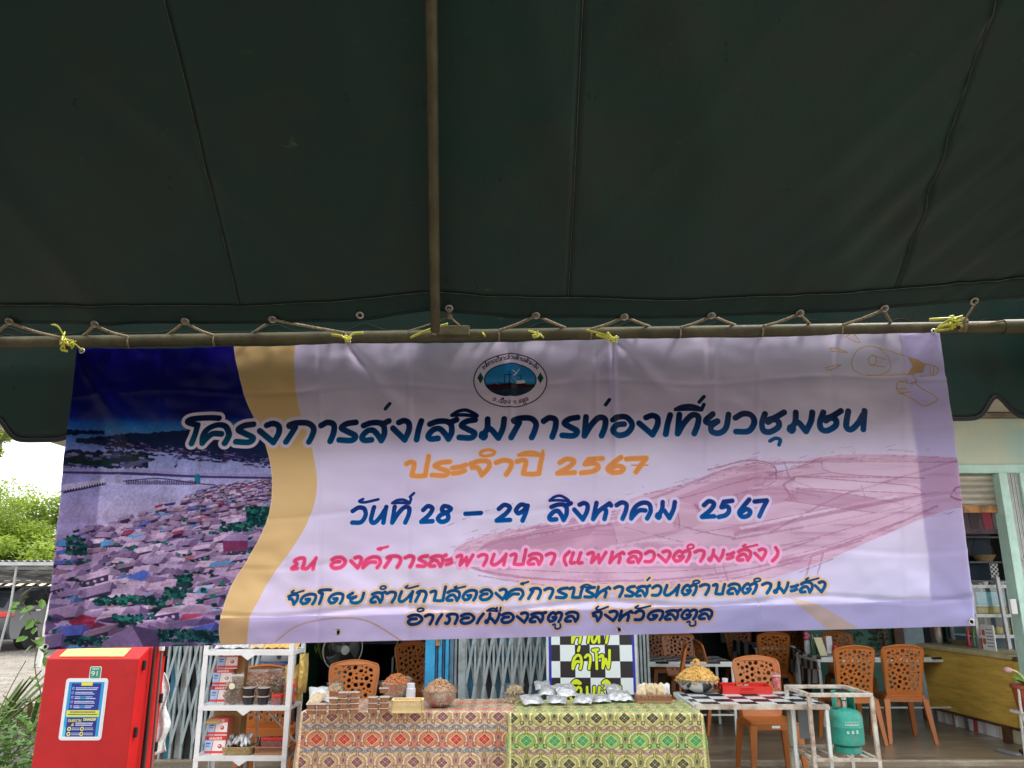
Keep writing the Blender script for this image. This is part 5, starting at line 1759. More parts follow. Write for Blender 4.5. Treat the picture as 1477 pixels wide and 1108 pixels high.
# climbing stem with big leaves
vy = 6.3
t = thing('climbing_plant', 'thin climbing plant with bright leaves left of the dispenser', 'plant', (0, 0, 0))
path = [(56, 1100), (62, 1020), (50, 960), (58, 915), (40, 880), (30, 862), (48, 846)]
pts = [at(a, b, vy + .05 * math.sin(k * 2)) for k, (a, b) in enumerate(path)]
MB().tube([Vector(p) for p in spline([tuple(p) for p in pts], 5)], .004, 6).build('stem', M_bark, t)
pts2 = [at(a, b, vy) for a, b in [(62, 1020), (66, 960), (60, 920), (64, 880), (52, 866)]]
MB().tube([Vector(p) for p in spline([tuple(p) for p in pts2], 5)], .003, 6).build('stem', M_bark, t)
lf = None
rr = random.Random(3)
spots = [(24, 868), (37, 866), (20, 872), (60, 864), (36, 886), (44, 922), (40, 918), (62, 900), (52, 905), (56, 935), (48, 893), (66, 918), (54, 957), (62, 948), (66, 968), (58, 980), (50, 875), (30, 880), (60, 990), (64, 1004), (54, 915), (58, 890), (47, 930), (70, 940), (64, 930), (33, 862)]
for k, (a, b) in enumerate(spots):
    p = at(a, b, vy + rr.uniform(-.08, .08))
    if lf is None:
        lf = MB().add([(0, 0, 0), (.022, -.02, .004), (.028, -.05, .0), (0, -.085, -.01), (-.028, -.05, 0), (-.022, -.02, .004), (0, -.04, -.008)],
                      [(0, 1, 6), (1, 2, 6), (2, 3, 6), (3, 4, 6), (4, 5, 6), (5, 0, 6)]).build('leaf', M_lush, t)
        o = lf
    else:
        o = share(lf, 'leaf', t)
    o.location = p
    s = rr.uniform(.6, 1.25)
    o.scale = (s, s, s)
    o.rotation_euler = (rr.uniform(-.3, 1.2), rr.uniform(-.6, .6), rr.uniform(-2, 2))
# pale rocks at the edge of the bed
M_rock = mat('pale_stone', (.46, .44, .41), rough=.9, var=.3, vscale=6, bump=.5, bscale=14)
rks = [(46, 1040, .16, 'large pale stone at the bed edge, nearest the dispenser'), (30, 1028, .12, 'pale stone next to the spiky plant'), (58, 1022, .11, 'pale stone farthest back by the gravel'),
       (20, 1044, .09, 'small pale stone under the spiky leaves')]
for px, py, r, lab in rks:
    p = atz(px, py, 0)
    bmx = bmesh.new(); bmesh.ops.create_icosphere(bmx, subdivisions=3, radius=r)
    for v in bmx.verts:
        v.co *= 1 + .35 * noise.noise(v.co * (3 / r * .12) + Vector((px, 0, 0)))
        v.co.z *= .6
    me = bpy.data.meshes.new('garden_stone'); bmx.to_mesh(me); bmx.free(); me.materials.append(M_rock)
    o = bpy.data.objects.new('garden_stone', me); C.objects.link(o); o.location = (p.x, p.y, r * .3)
    tag(o, lab, 'stone', 'pale stones edging the plant bed')
# ------------------------------------------------------------------ fuel dispenser
M_redp = mat('red_cabinet_paint', (.50, .010, .012), rough=.45, var=.12, vscale=4, spec=.35, stain=(.34, .010, .010), sscale=5, samt=.3)
scuff(M_redp, (.40, .10, .08), 9, .66, (1, 1, 1.6))
M_hose = mat('black_hose', (.02, .018, .017), rough=.45)
M_greyhose = mat('brown_grey_hose', (.14, .11, .10), rough=.5)
M_yel = mat('yellow_sticker', (.80, .74, .16), rough=.5, var=.1, vscale=30)
M_whites = mat('white_sticker', (.8, .8, .8), rough=.4)
M_greens = mat('green_sticker', (.02, .30, .17), rough=.4)
M_black = mat('black_steel', (.015, .015, .015), rough=.5)

def rrect(w, h, r, n=5):
    pts = []
    for cx, cy, a0 in ((w / 2 - r, h / 2 - r, 0), (-w / 2 + r, h / 2 - r, 90), (-w / 2 + r, -h / 2 + r, 180), (w / 2 - r, -h / 2 + r, 270)):
        for k in range(n + 1):
            a = R(a0 + 90 * k / n)
            pts.append((cx + r * math.cos(a), cy + r * math.sin(a)))
    return pts

def text_mesh(s, size, m, parent, loc, rot=(PI / 2, 0, 0), name='lettering', bold=.0, ext=.0006, sx=1.0):
    cu = bpy.data.curves.new(name, 'FONT')
    cu.body = s; cu.size = size; cu.align_x = 'CENTER'; cu.align_y = 'CENTER'; cu.extrude = ext; cu.offset = bold
    o = bpy.data.objects.new(name + '_tmp', cu); C.objects.link(o)
    dg = bpy.context.evaluated_depsgraph_get()
    me = bpy.data.meshes.new_from_object(o.evaluated_get(dg))
    bpy.data.objects.remove(o)
    me.materials.clear(); me.materials.append(m)
    ob = bpy.data.objects.new(name, me); C.objects.link(ob)
    ob.parent = parent; ob.location = loc; ob.rotation_euler = rot; ob.scale = (sx, 1, 1)
    return ob

DX0, DX1, DY, DD = -2.462, -1.973, 4.3, .33
dsp = thing('fuel_dispenser', 'red steel fuel dispenser cabinet with number 91 and safety sticker', 'fuel dispenser', ((DX0 + DX1) / 2, DY, 0))
hw = (DX1 - DX0) / 2
prof = [(0, .03), (0, 1.213), (.11, 1.262), (DD - .02, 1.262), (DD, 1.24), (DD, .03)]
MB().prism(prof, lambda u, v, t: (t, u, v), -hw, hw).build('cabinet', M_redp, dsp, bevel=.006)
MB().box(-hw - .01, hw + .01, -.01, DD + .01, 0, .03).build('base', M_black, dsp)
sl = math.atan2(.049, .11)
MB().box(-.185, .155, 0, .085, 0, .0015, Matrix.Translation((0, .014, 1.2225)) @ Matrix.Rotation(sl, 4, 'X')).build('yellow_label', M_yel, dsp)
st = MB().prism(rrect(.062, .062, .008), lambda u, v, t: (u, -t, v), 0, .001).build('number_label', M_whites, dsp)
st.location = (.025, -.001, 1.143)
g1 = MB().prism(rrect(.054, .054, .006), lambda u, v, t: (u, -t, v), 0, .0006).build('green_field', M_greens, st)
g1.location = (0, -.0012, 0)
text_mesh('91', .036, M_whites, st, (0, -.0030, -.006), bold=.0, sx=1.2)
MB().box(-.018, .018, -.0026, -.0018, .0165, .0205).build('label_bar', M_whites, st)
# safety panel: flat print
def panel_art():
    cv = Canvas(300, 400, None, bcol(232, 234, 240))
    cv.poly([(14, 14), (286, 14), (286, 386), (14, 386)], bcol(30, 150, 214))
    cv.poly([(14, 300), (60, 386), (14, 386)], bcol(90, 200, 236))
    cv.poly([(36, 24), (262, 24), (262, 214), (36, 214)], bcol(16, 40, 140))
    cv.poly([(110, 16), (196, 16), (196, 40), (110, 40)], bcol(232, 222, 60))
    rr = random.Random(2)
    for k in range(5):
        y = 52 + k * 31
        cv.ellipse((52, y + 6), 9, 9, bcol(190, 210, 240)); cv.ellipse((52, y + 6), 6, 6, bcol(20, 60, 160))
        for r in range(2):
            x = 72
            while x < 200 + rr.uniform(0, 50):
                w = rr.uniform(5, 9)
                cv.poly([(x, y + r * 11), (x + w, y + r * 11), (x + w, y + 6 + r * 11), (x, y + 6 + r * 11)], bcol(222, 230, 246) if not (k in (2, 4) and 110 < x < 150) else bcol(70, 180, 210))
                x += w + 1.6
    cv.poly([(24, 208), (272, 208), (272, 252), (24, 252)], bcol(226, 224, 60))
    for r in range(2):
        x = 50 + r * -14
        while x < 244 + r * 14:
            w = rr.uniform(4, 8); cv.poly([(x, 216 + r * 16), (x + w, 216 + r * 16), (x + w, 225 + r * 16), (x, 225 + r * 16)], bcol(60, 66, 110)); x += w + 1.8
    cv.poly([(36, 258), (262, 258), (262, 386), (36, 386)], bcol(16, 34, 124))
    cv.poly([(70, 314), (82, 292), (94, 314)], bcol(236, 220, 60)); cv.poly([(79, 310), (82, 300), (85, 310)], bcol(20, 20, 20))
    for r in range(2):
        x = 104
        while x < 230:
            w = rr.uniform(4, 8); cv.poly([(x, 292 + r * 13), (x + w, 292 + r * 13), (x + w, 300 + r * 13), (x, 300 + r * 13)], bcol(222, 226, 240)); x += w + 1.8
    for (ex, ey) in ((60, 334), (158, 334), (60, 368), (158, 368)):
        cv.ellipse((ex, ey), 15, 14, bcol(238, 228, 120)); cv.ellipse((ex, ey), 8, 7, bcol(70, 80, 120))
        for r in range(2):
            x = ex + 20
            while x < ex + 82:
                w = rr.uniform(4, 8); cv.poly([(x, ey - 8 + r * 11), (x + w, ey - 8 + r * 11), (x + w, ey - 3 + r * 11), (x, ey - 3 + r * 11)], bcol(210, 220, 240)); x += w + 1.8
    # heading in Thai
    x = 44
    for ch, w in (('อ', 15), ('น', 15), ('ต', 15), ('ร', 11), ('า', 9), ('ย', 14)):
        for l in glyph_lines(ch, x, x + w, 286, 17):
            cv.stroke(l, 3.4, bcol(240, 226, 90), 1, smooth=False)
        x += w + 4
    return cv.a
pw, ph = .205, .285
pn = MB().prism(rrect(pw + .016, ph + .016, .016), lambda u, v, t: (u, -t, v), 0, .0012).build('safety_label', M_whites, dsp)
pn.location = (-.012, -.001, .965)
pp = MB().add([(-pw / 2, -.0022, -ph / 2), (pw / 2, -.0022, -ph / 2), (pw / 2, -.0022, ph / 2), (-pw / 2, -.0022, ph / 2)], [(0, 1, 2, 3)]).build(
    'label_print', image_mat('safety_print', panel_art(), rough=.35), pn, recalc=False, uvfn=lambda c, i: ((c[0] + pw / 2) / pw, (c[2] + ph / 2) / ph))
text_mesh('DANGER', .0165, mat('pale_yellow_letters', (.85, .78, .3)), pn, (.040, -.0030, -.051), bold=.0006)
# side fittings: hoses, latches, seam
MB().box(hw + .0, hw + .008, .16, .175, .2, 1.25).build('side_seam', M_black, dsp)
MB().tube([Vector(p) for p in spline([(hw + .02, .13, 1.30), (hw + .022, .135, 1.0), (hw + .03, .13, .75), (hw + .05, .10, .45), (hw + .10, .05, .15)], 8)], .008, 8).build('hose', M_hose, dsp, smooth=True)
MB().tube([Vector(p) for p in spline([(hw + .02, .22, 1.30), (hw + .022, .225, 1.05), (hw + .03, .22, .8), (hw + .05, .19, .5), (hw + .09, .14, .2)], 8)], .0075, 8).build('hose', M_greyhose, dsp, smooth=True)
MB().tube([(hw + .02, .22, 1.235), (hw + .02, .22, 1.31)], .016, 10).build('hose_collar', M_white, dsp)
for y, z in ((.045, 1.15), (.035, .82), (.30, 1.2), (.30, .95), (.3, .7)):
    MB().box(hw, hw + .016, y, y + .018, z, z + .05).build('latch', M_black, dsp, bevel=.003)

# white plastic sack hanging behind the dispenser
M_sack = mat('white_plastic_sack', (.66, .68, .68), rough=.35, var=.12, vscale=20, bump=.8, bscale=22)
sx = X(236, 4.75, 1000)
sk = MB().grid(lambda u, v: Vector((sx - .02 + .075 * (u - .5) * 2 * (.35 + .65 * v ** .5) + .012 * math.sin(v * 14 + u * 5), 4.74 - .05 * math.sin(PI * u) * (.3 + .7 * v) + .012 * math.sin(u * 22 + v * 7), 1.10 - .42 * v - .02 * math.sin(u * 3))), 22, 26).build(
    'plastic_sack', M_sack, None, smooth=True, solid=.004)
tag(sk, 'crumpled white plastic sack hanging behind the red dispenser', 'plastic bag')

# ------------------------------------------------------------------ goods materials
M_steel = mat('brushed_steel_bowl', (.60, .58, .55), rough=.22, metal=1, bump=.05, bscale=90)
M_foil = mat('silver_foil_pouch', (.58, .59, .60), rough=.32, metal=.45, var=.35, vscale=34, bump=.7, bscale=28)
M_kraft = mat('kraft_card', (.42, .25, .10), rough=.8, var=.15, vscale=8)
M_tub = mat('brown_relish_tub', (.34, .145, .065), rough=.3, coat=.6, var=.3, vscale=60)
M_lid = mat('clear_white_lid', (.62, .55, .50), rough=.25, coat=.5)
M_film = bpy.data.materials.new('clear_plastic_film')
M_film.use_nodes = True
nt = M_film.node_tree
_g = nt.nodes.new('ShaderNodeBsdfGlossy'); _g.inputs[0].default_value = (.9, .9, .9, 1); _g.inputs[1].default_value = .18
_t = nt.nodes.new('ShaderNodeBsdfTransparent'); _t.inputs[0].default_value = (.93, .92, .90, 1)
_m = nt.nodes.new('ShaderNodeMixShader'); _m.inputs[0].default_value = .13
_n = nt.nodes.new('ShaderNodeTexNoise'); _n.inputs['Scale'].default_value = 30
_b = nt.nodes.new('ShaderNodeBump'); _b.inputs['Strength'].default_value = .9; _b.inputs['Distance'].default_value = .03
_tc = nt.nodes.new('ShaderNodeTexCoord')
nt.links.new(_tc.outputs['Object'], _n.inputs['Vector'])
nt.links.new(_n.outputs[0], _b.inputs['Height']); nt.links.new(_b.outputs[0], _g.inputs['Normal'])
nt.links.new(_t.outputs[0], _m.inputs[1]); nt.links.new(_g.outputs[0], _m.inputs[2])
nt.links.new(_m.outputs[0], nt.nodes['Material Output'].inputs['Surface'])
M_pane = bpy.data.materials.new('clear_glass_pane')
M_pane.use_nodes = True
_nt = M_pane.node_tree
_g = _nt.nodes.new('ShaderNodeBsdfGlossy'); _g.inputs[1].default_value = .05
_t = _nt.nodes.new('ShaderNodeBsdfTransparent'); _t.inputs[0].default_value = (.9, .94, .92, 1)
_m = _nt.nodes.new('ShaderNodeMixShader'); _m.inputs[0].default_value = .07
_nt.links.new(_t.outputs[0], _m.inputs[1]); _nt.links.new(_g.outputs[0], _m.inputs[2]); _nt.links.new(_m.outputs[0], _nt.nodes['Material Output'].inputs['Surface'])
M_frosted = mat('frosted_white_plastic', (.72, .76, .80), rough=.35, spec=.4)
M_cream_pl = mat('cream_plastic', (.72, .56, .27), rough=.4, var=.1, vscale=20)
M_brown_pl = mat('brown_plastic_basket', (.36, .17, .09), rough=.45)
M_wicker = mat('woven_cane', (.50, .36, .16), rough=.7, var=.4, vscale=60, bump=.8, bscale=120)
M_fry1 = mat('red_brown_fried_bits', (.60, .22, .06), rough=.55, col2=(.32, .11, .04), vscale=60)
M_fry2 = mat('mixed_brown_fried_bits', (.58, .36, .20), rough=.6, col2=(.30, .15, .08), vscale=70)
M_fry3 = mat('golden_puffed_snack', (.80, .52, .16), rough=.55, col2=(.58, .33, .08), vscale=30)
M_pale = mat('pale_cream_snack', (.68, .56, .36), rough=.6, col2=(.52, .38, .2), vscale=40)
M_redpl = mat('red_plastic', (.66, .03, .02), rough=.35, coat=.3)
M_blackpl = mat('black_plastic_cup', (.02, .018, .02), rough=.35)
M_strips = mat('brown_dried_strips', (.30, .19, .09), rough=.7, col2=(.14, .08, .04), vscale=50)
M_gold = mat('gold_foil_bag', (.60, .42, .12), rough=.35, metal=.5, bump=.6, bscale=30)

def heap(mb, c, rx, ry, h, n, s, elong=1.6, seed=1):
    rr = random.Random(seed)
    for _ in range(n):
        a = rr.uniform(0, 2 * PI); q = rr.random() ** .5
        z = h * (1 - q ** 1.7) + rr.uniform(-.4, .3) * s
        p = Vector((c[0] + rx * q * math.cos(a), c[1] + ry * q * math.sin(a), c[2] + z))
        d = Vector((rr.gauss(0, 1), rr.gauss(0, 1), rr.gauss(0, .5))).normalized()
        u = d.cross(Vector((rr.gauss(0, 1), rr.gauss(0, 1), rr.gauss(0, 1)))).normalized()
        w = d.cross(u)
        L = s * elong * rr.uniform(.7, 1.2); r = s * .5 * rr.uniform(.8, 1.2)
        vs = [p - d * L / 2, p + d * L / 2] + [p + (u * math.cos(k * PI / 2) + w * math.sin(k * PI / 2)) * r for k in range(4)]
        mb.add(vs, [(0, 3, 2), (0, 4, 3), (0, 5, 4), (0, 2, 5), (1, 2, 3), (1, 3, 4), (1, 4, 5), (1, 5, 2)])
    return mb

def stuffpart(o):
    o['kind'] = 'stuff'
    return o

# ------------------------------------------------------------------ patterned cloths over two folding tables
def cloth_art(pal, W_m, H_m, seed=1):
    ppm = 620
    w, h = int(W_m * ppm), int(H_m * ppm)
    x = (np.arange(w) / ppm)[None, :] * np.ones((h, 1)); y = (np.arange(h) / ppm)[:, None] * np.ones((1, w))
    a = np.empty((h, w, 3), np.float32)
    cream, dia, band, banddia, scal, ochre, darkl = [np.array(c) / 255 for c in pal]
    PX, BH_ = .188, .14
    k = np.floor(y / BH_).astype(int)
    odd = (k % 2 == 1)
    cyy = (k + .5) * BH_
    dy = y - cyy
    off = np.where(odd, 0, PX / 2)
    dx = (x - .21 + off) % PX - PX / 2
    dx2 = (x - .21 + off + PX / 2) % PX - PX / 2
    a[:] = cream
    def put(m, c, al=1.0):
        mm = (np.clip(m, 0, 1) * al)[..., None]
        a[:] = a * (1 - mm) + np.asarray(c, np.float32) * mm
    nz = fnoise(h, w, 7, seed, 3)
    nf = fnoise(h, w, 3.2, seed + 5, 1)
    put((np.sin(x * 420) * np.sin(y * 420 + 1) > .25) * 1.0, ochre, .55)
    # coloured band
    put(odd * (np.abs(dy) < .047) * 1.0, band, .75)
    put(odd * (np.abs(dy) < .047) * (np.sin(x * 500) * np.sin(y * 380) > .35), cream, .5)
    r = np.hypot(dx / .074, dy / .058)
    put((np.abs(r - .93) < .07) * 1.0, cream * 1.08); put((np.abs(r - .80) < .045) * 1.0, darkl, .5); put((np.abs(r - 1.08) < .04) * 1.0, darkl, .45)
    th = np.arctan2(dy, dx)
    put((np.abs(r - .68 - .06 * np.sin(th * 16)) < .05) * 1.0, ochre)
    d = np.abs(dx) / .040 + np.abs(dy) / .034
    put((d < 1.16) * 1.0, cream * 1.05); put((d < 1.0) * 1.0, np.where(odd[..., None], banddia, dia)[0, 0] if False else dia)
    mm = ((d < 1.0) & odd)[..., None]; a[:] = np.where(mm, banddia.astype(np.float32), a)
    put((np.abs(np.abs(dx) / .04 - np.abs(dy) / .034) < .07) * (d < .9), cream, .6); put((np.abs(d - .55) < .07) * 1.0, cream, .4); put((d < .16) * 1.0, cream, .8)
    # motif between diamonds
    e = np.hypot(dx2 / .017, (dy + .012) / .026)
    put((e < 1) * 1.0, dia, .8); put((np.abs(e - .72) < .14) * 1.0, cream, .7); put((np.abs(e - 1.25) < .12) * 1.0, ochre)
    e = np.hypot((np.abs(dx2) - .028) / .014, (dy - .030) / .014)
    put((np.abs(e - .8) < .25) * 1.0, dia, .7)
    # scalloped garlands on the seams between bands
    yb = (y + BH_ / 2) % BH_ - BH_ / 2
    xb = (x - .21 + PX / 4) % (PX / 2) - PX / 4
    g = np.hypot(xb / .030, (yb + .004) / .016)
    put((np.abs(g - .9) < .30) * (yb < .006), scal, .95); put((np.hypot((np.abs(xb) - .039) / .009, (yb - .004) / .009) < 1) * 1.0, scal)
    put((np.hypot((np.abs(xb) - .039) / .004, (yb - .004) / .004) < 1) * 1.0, cream)
    put((np.abs(np.abs(xb) - .4 * np.abs(yb - .01) - .004) < .0035) * (yb > -.01) * (yb < .034), ochre * .7, .9)
    # side borders
    for sgn in (0, 1):
        xx = x if sgn == 0 else W_m - x
        m = xx < .20
        put(m * 1.0, cream, .9)
        put(m * (np.sin(xx * 300) * np.sin(y * 300) > .3), ochre, .5)
        put((m & odd & (np.abs(dy) < .047)) * 1.0, band, .6)
        put((xx < .05) * (np.sin(xx * 900) > 0) * (np.sin(y * 700) > -.4), darkl, .8)
        put(((xx > .085) & (xx < .105) | (xx > .175) & (xx < .19)) * 1.0, dia, .6)
        dd = np.abs(xx - .14) / .022 + np.abs((y % .07) - .035) / .03
        put((np.abs(dd - .8) < .18) * (xx > .108) * (xx < .172), darkl, .7)
        sc_ = (np.abs(yb) < .012) & (xx > .06) & (xx < .19)
        put(sc_ * 1.0, scal, .7); put(sc_ * (np.hypot(((xx % .03) - .015) / .010, yb / .010) < .6), cream)
        put((np.abs(xx - .065) < .004) * 1.0, cream * 1.12); put((np.abs(xx - .20) < .004) * 1.0, cream * 1.12)
    put((nf > .62) * 1.0, ochre * .9, .4)
    put((nf < .33) * 1.0, darkl, .22)
    a *= (.88 + .2 * nz)[..., None]
    a *= (1 + .05 * np.sin(y * ppm * 1.6))[..., None]
    return np.clip(a, 0, 1)

def cloth_table(label_t, label_c, x0, x1, y0, y1, pal, seed):
    t = thing('folding_table', label_t, 'table', ((x0 + x1) / 2, (y0 + y1) / 2, 0), 0, 'cloth covered sales tables')
    w, d = x1 - x0, y1 - y0
    MB().box(-w / 2 + .02, w / 2 - .02, -d / 2 + .02, d / 2 - .02, .715, .742).build('table_top', M_white, t, bevel=.004)
    for sx_ in (-1, 1):
        for sy_ in (-1, 1):
            MB().bar((sx_ * (w / 2 - .08), sy_ * (d / 2 - .06), 0), (sx_ * (w / 2 - .08), sy_ * (d / 2 - .06), .715), .028).build('leg', M_black, t)
    drop, side = .72, .20
    W_m, H_m = w + 2 * side, d + drop
    def f(u, v):
        a, b = u * W_m - side, v * H_m         # metres across, metres from the back edge
        du = max(0, -a, a - w); dv = max(0, b - d)
        x = min(max(a, 0), w); y = d - min(b, d)
        sgn = -1 if a < 0 else 1
        nzv = noise.noise(Vector((a * 4 + seed * 9, b * 1.4, seed)))
        z = .75 - max(du, dv) if not (du and dv) else .75 - math.hypot(du, dv) * .985
        rr_ = .012
        if dv or du:
            z = min(z, .748)
        ox = oy = 0
        if du:
            ox = sgn * (.012 + .12 * du * (1 if not dv else .5))
        if dv:
            wave = .016 * math.sin(a * 11 + seed * 2 + .8 * math.sin(b * 2)) + .010 * math.sin(a * 27 + seed)
            oy = -(.010 + .045 * dv + wave * min(1, dv * 2.2))
        if du and dv:
            oy += -.02 * du / side; ox += sgn * .03 * dv
        z += .0025 * nzv if not dv else 0
        return Vector((x0 + x + ox, y0 + y + oy, z + .004))
    uvs = []
    def g_(u, v):
        uvs.append((u, 1 - v)); return f(u, v)
    cl = MB().grid(g_, 150, 110).build('patterned_cloth', image_mat('cloth_%d' % seed, cloth_art(pal, W_m, H_m, seed), rough=.85, bump=.15, bscale=180, spec=.2), None, smooth=True, recalc=False,
                                       uvfn=lambda c, i: uvs[i])
    tag(cl, label_c, 'tablecloth', 'patterned cloths on the sales tables')
    return t
T1 = (-1.42, .02, 5.62, 6.22)
T2 = (-.01, 1.27, 5.56, 6.16)
cloth_table('left folding sales table under the cloth with red bands', 'woven batik cloth with red bands draped over the left sales table', T1[0], T1[1], T1[2], T1[3],
            [(220, 200, 164), (122, 70, 92), (226, 92, 74), (200, 44, 42), (100, 126, 158), (184, 146, 104), (132, 98, 96)], 1)
cloth_table('right folding sales table under the cloth with green bands', 'woven batik cloth with green bands draped over the right sales table', T2[0], T2[1], T2[2], T2[3],
            [(208, 200, 148), (60, 56, 50), (104, 204, 104), (40, 152, 92), (150, 100, 120), (158, 158, 78), (88, 88, 64)], 2)

TT = .757     # top of the cloth
def on(px, py):
    return atz(px, py, TT)

# ---- plastic tubs of brown relish, each one a thing
tub0 = None
def place_tub(p, label):
    global tub0
    if tub0 is None:
        t = thing('relish_tub', label, 'tub', p, 0, 'small tubs of brown relish stacked on the red banded cloth')
        MB().prism(rrect(.060, .060, .012, 3), lambda u, v, tt: (u * (.86 + .14 * tt), v * (.86 + .14 * tt), .027 * tt), 0, 1).build('tub', M_tub, t, smooth='auto')
        MB().prism(rrect(.068, .068, .014, 3), lambda u, v, tt: (u, v, tt), .0272, .0315).build('lid', M_lid, t)
        tub0 = t
        return t
    return dup(tub0, p, random.uniform(-.06, .06), label)
cols = [(447, 1031, 2, 'leftmost'), (462, 1031, 2, 'second'), (479, 1030.5, 3, 'third'), (493, 1030, 4, 'fourth'), (509, 1029.5, 4, 'fifth'), (536, 1029, 3, 'sixth'), (553, 1028.5, 3, 'rightmost')]
lev = ['bottom', 'second from the bottom', 'third from the bottom', 'topmost of four']
for px, py, n, wd in cols:
    b = on(px, py + .5)
    for k in range(n):
        place_tub((b.x, b.y + .035, TT + .001 + k * .0342), 'brown relish tub, %s in the %s stack from the left' % (lev[k], wd) if not (n != 4 and k == 3) else '')
b = on(552, 1022)
place_tub((b.x + .005, b.y + .0, TT + .001 + 3 * .0342), 'lone relish tub set on top of the rightmost stack')
# second row behind
for j, (px, n) in enumerate(((500, 3), (540, 2))):
    b = on(px, 1024)
    for k in range(n):
        place_tub((b.x, b.y + .05, TT + .001 + k * .0342), 'relish tub at level %s of the %s rear stack' % (['one', 'two', 'three'][k], ['left', 'right'][j]))

def clear_box(label, p, w, d, h, fill, seed):
    t = thing('clear_box', label, 'snack box', p, 0, 'clear snack boxes on the sales tables')
    MB().prism(rrect(w, d, .012, 3), lambda u, v, tt: (u * (.9 + .1 * tt), v * (.9 + .1 * tt), h * tt), 0, 1).build('shell', M_film, t)
    stuffpart(heap(MB(), (0, 0, .004), w * .42, d * .42, h * .78, 130, .016, 2.4, seed).build('snack_bits', fill, t, recalc=False))
    MB().prism(rrect(w + .008, d + .008, .014, 3), lambda u, v, tt: (u, v, tt), h, h + .004).build('lid_rim', M_film, t)
b = on(481, 1019)
clear_box('clear box of pale crisps on the third tub stack', (b.x, b.y + .02, TT + .106), .105, .09, .05, M_pale, 2)
def bag(name, label, cat, p, w, h, d, m, rz=0, tilt=0, group=None, seed=0, parent=None, film=False):
    rr = random.Random(seed)
    ph1, ph2 = rr.uniform(0, 6), rr.uniform(0, 6)
    def f(s):
        def g(u, v):
            x = (u - .5) * w * (1 - .14 * math.sin(PI * v) * math.sin(ph1) * .4)
            e = (math.sin(PI * u) ** .55) * (math.sin(PI * min(1, v * .96 + .02)) ** .6)
            y = s * d / 2 * e * (1 + .25 * math.sin(u * 9 + ph1 + v * 5) * math.sin(v * 8 + ph2))
            z = v * h + .006 * math.sin(u * 11 + ph2)
            return Matrix.Rotation(tilt, 3, 'X') @ Vector((x, y, z))
        return g
    mb = MB().grid(f(-1), 12, 12).grid(f(1), 12, 12)
    o = mb.build(name, m, parent, smooth=True)
    o.location = p
    o.rotation_euler = (0, 0, rz)
    if parent is None and label:
        tag(o, label, cat, group)
    return o
b = on(458, 1015)
bag('snack_bag', 'pale crumpled snack bag lying behind the leftmost tubs', 'snack bag', (b.x, b.y + .06, TT), .15, .16, .07, M_sack, .3, -1.0, seed=4)
b = on(446, 1018)
bag('snack_bag', 'small white snack bag at the left corner of the red banded table', 'snack bag', (b.x, b.y + .1, TT), .10, .12, .06, M_pale, -.3, -1.1, seed=5)

# ---- steel bowls of fried bits wrapped in clear film
def bowl(label, p, r, h, fill, hh, n, s, seed, film=True, group='steel bowls heaped with snacks'):
    t = thing('steel_bowl', label, 'bowl', p, 0, group)
    pr = [(r * .42, 0), (r * .62, .012 * h / .1), (r * .86, h * .45), (r, h), (r + .006, h), (r + .005, h - .003), (r * .96, h * .90), (r * .8, h * .45), (r * .5, .02), (.0001, .018)]
    MB().lathe(pr, n=36).build('bowl', M_steel, t, smooth='auto')
    stuffpart(heap(MB(), (0, 0, h * .88), r * .93, r * .93, hh, n, s, 1.8, seed).build('snack_bits', fill, t, recalc=False))
    MB().lathe([(r * .93, h * .9), (r * .6, h * .9 + hh * .55), (.001, h * .9 + hh * .8)], n=20).build('snack_mass', fill, t, smooth=True)
    if film:
        rr = random.Random(seed)
        def f(u, v):
            a = 2 * PI * u
            rad = r * (1.0 + .12 * v) + .02 * v * math.sin(a * 3 + seed)
            z = h * .25 + (h * .75 + .02) * v + .03 * v * v * max(0, math.sin(a * 2 + seed)) + .004 * math.sin(a * 19)
            k = .80 + .2 * v
            return Vector((rad * k * math.cos(a), rad * k * math.sin(a), z))
        MB().grid(f, 60, 8).build('plastic_film', M_film, t, smooth=True)
        def f2(u, v):
            a = 2 * PI * u
            q = v
            rad = r * 1.10 * (1 - q)
            return Vector((rad * math.cos(a), rad * math.sin(a), h * .92 + (hh + .006) * (1 - (1 - q) ** 2) + .004 * math.sin(a * 9 + q * 8)))
    return t
b = on(633, 1021)
bowl('steel bowl of mixed brown fried bits, right one on red banded cloth', (b.x, b.y + .05, TT), .122, .11, M_fry2, .085, 420, .017, 3)
b = on(566, 1012)
bowl('steel bowl of reddish fried bits behind the cream basket', (b.x + .01, b.y + .12, TT), .118, .105, M_fry1, .085, 420, .018, 5)
# tall frosted tumbler between the bowls
b = on(596, 1006)
o = MB().lathe([(.034, 0), (.036, .075), (.036, .085), (.030, .088), (.030, .12), (.027, .122), (.0001, .122)], n=20).build('tumbler', M_frosted, None, smooth='auto')
o.location = (b.x, 6.10, TT)
tag(o, 'frosted white plastic jar standing between the two fried snack bowls', 'jar')

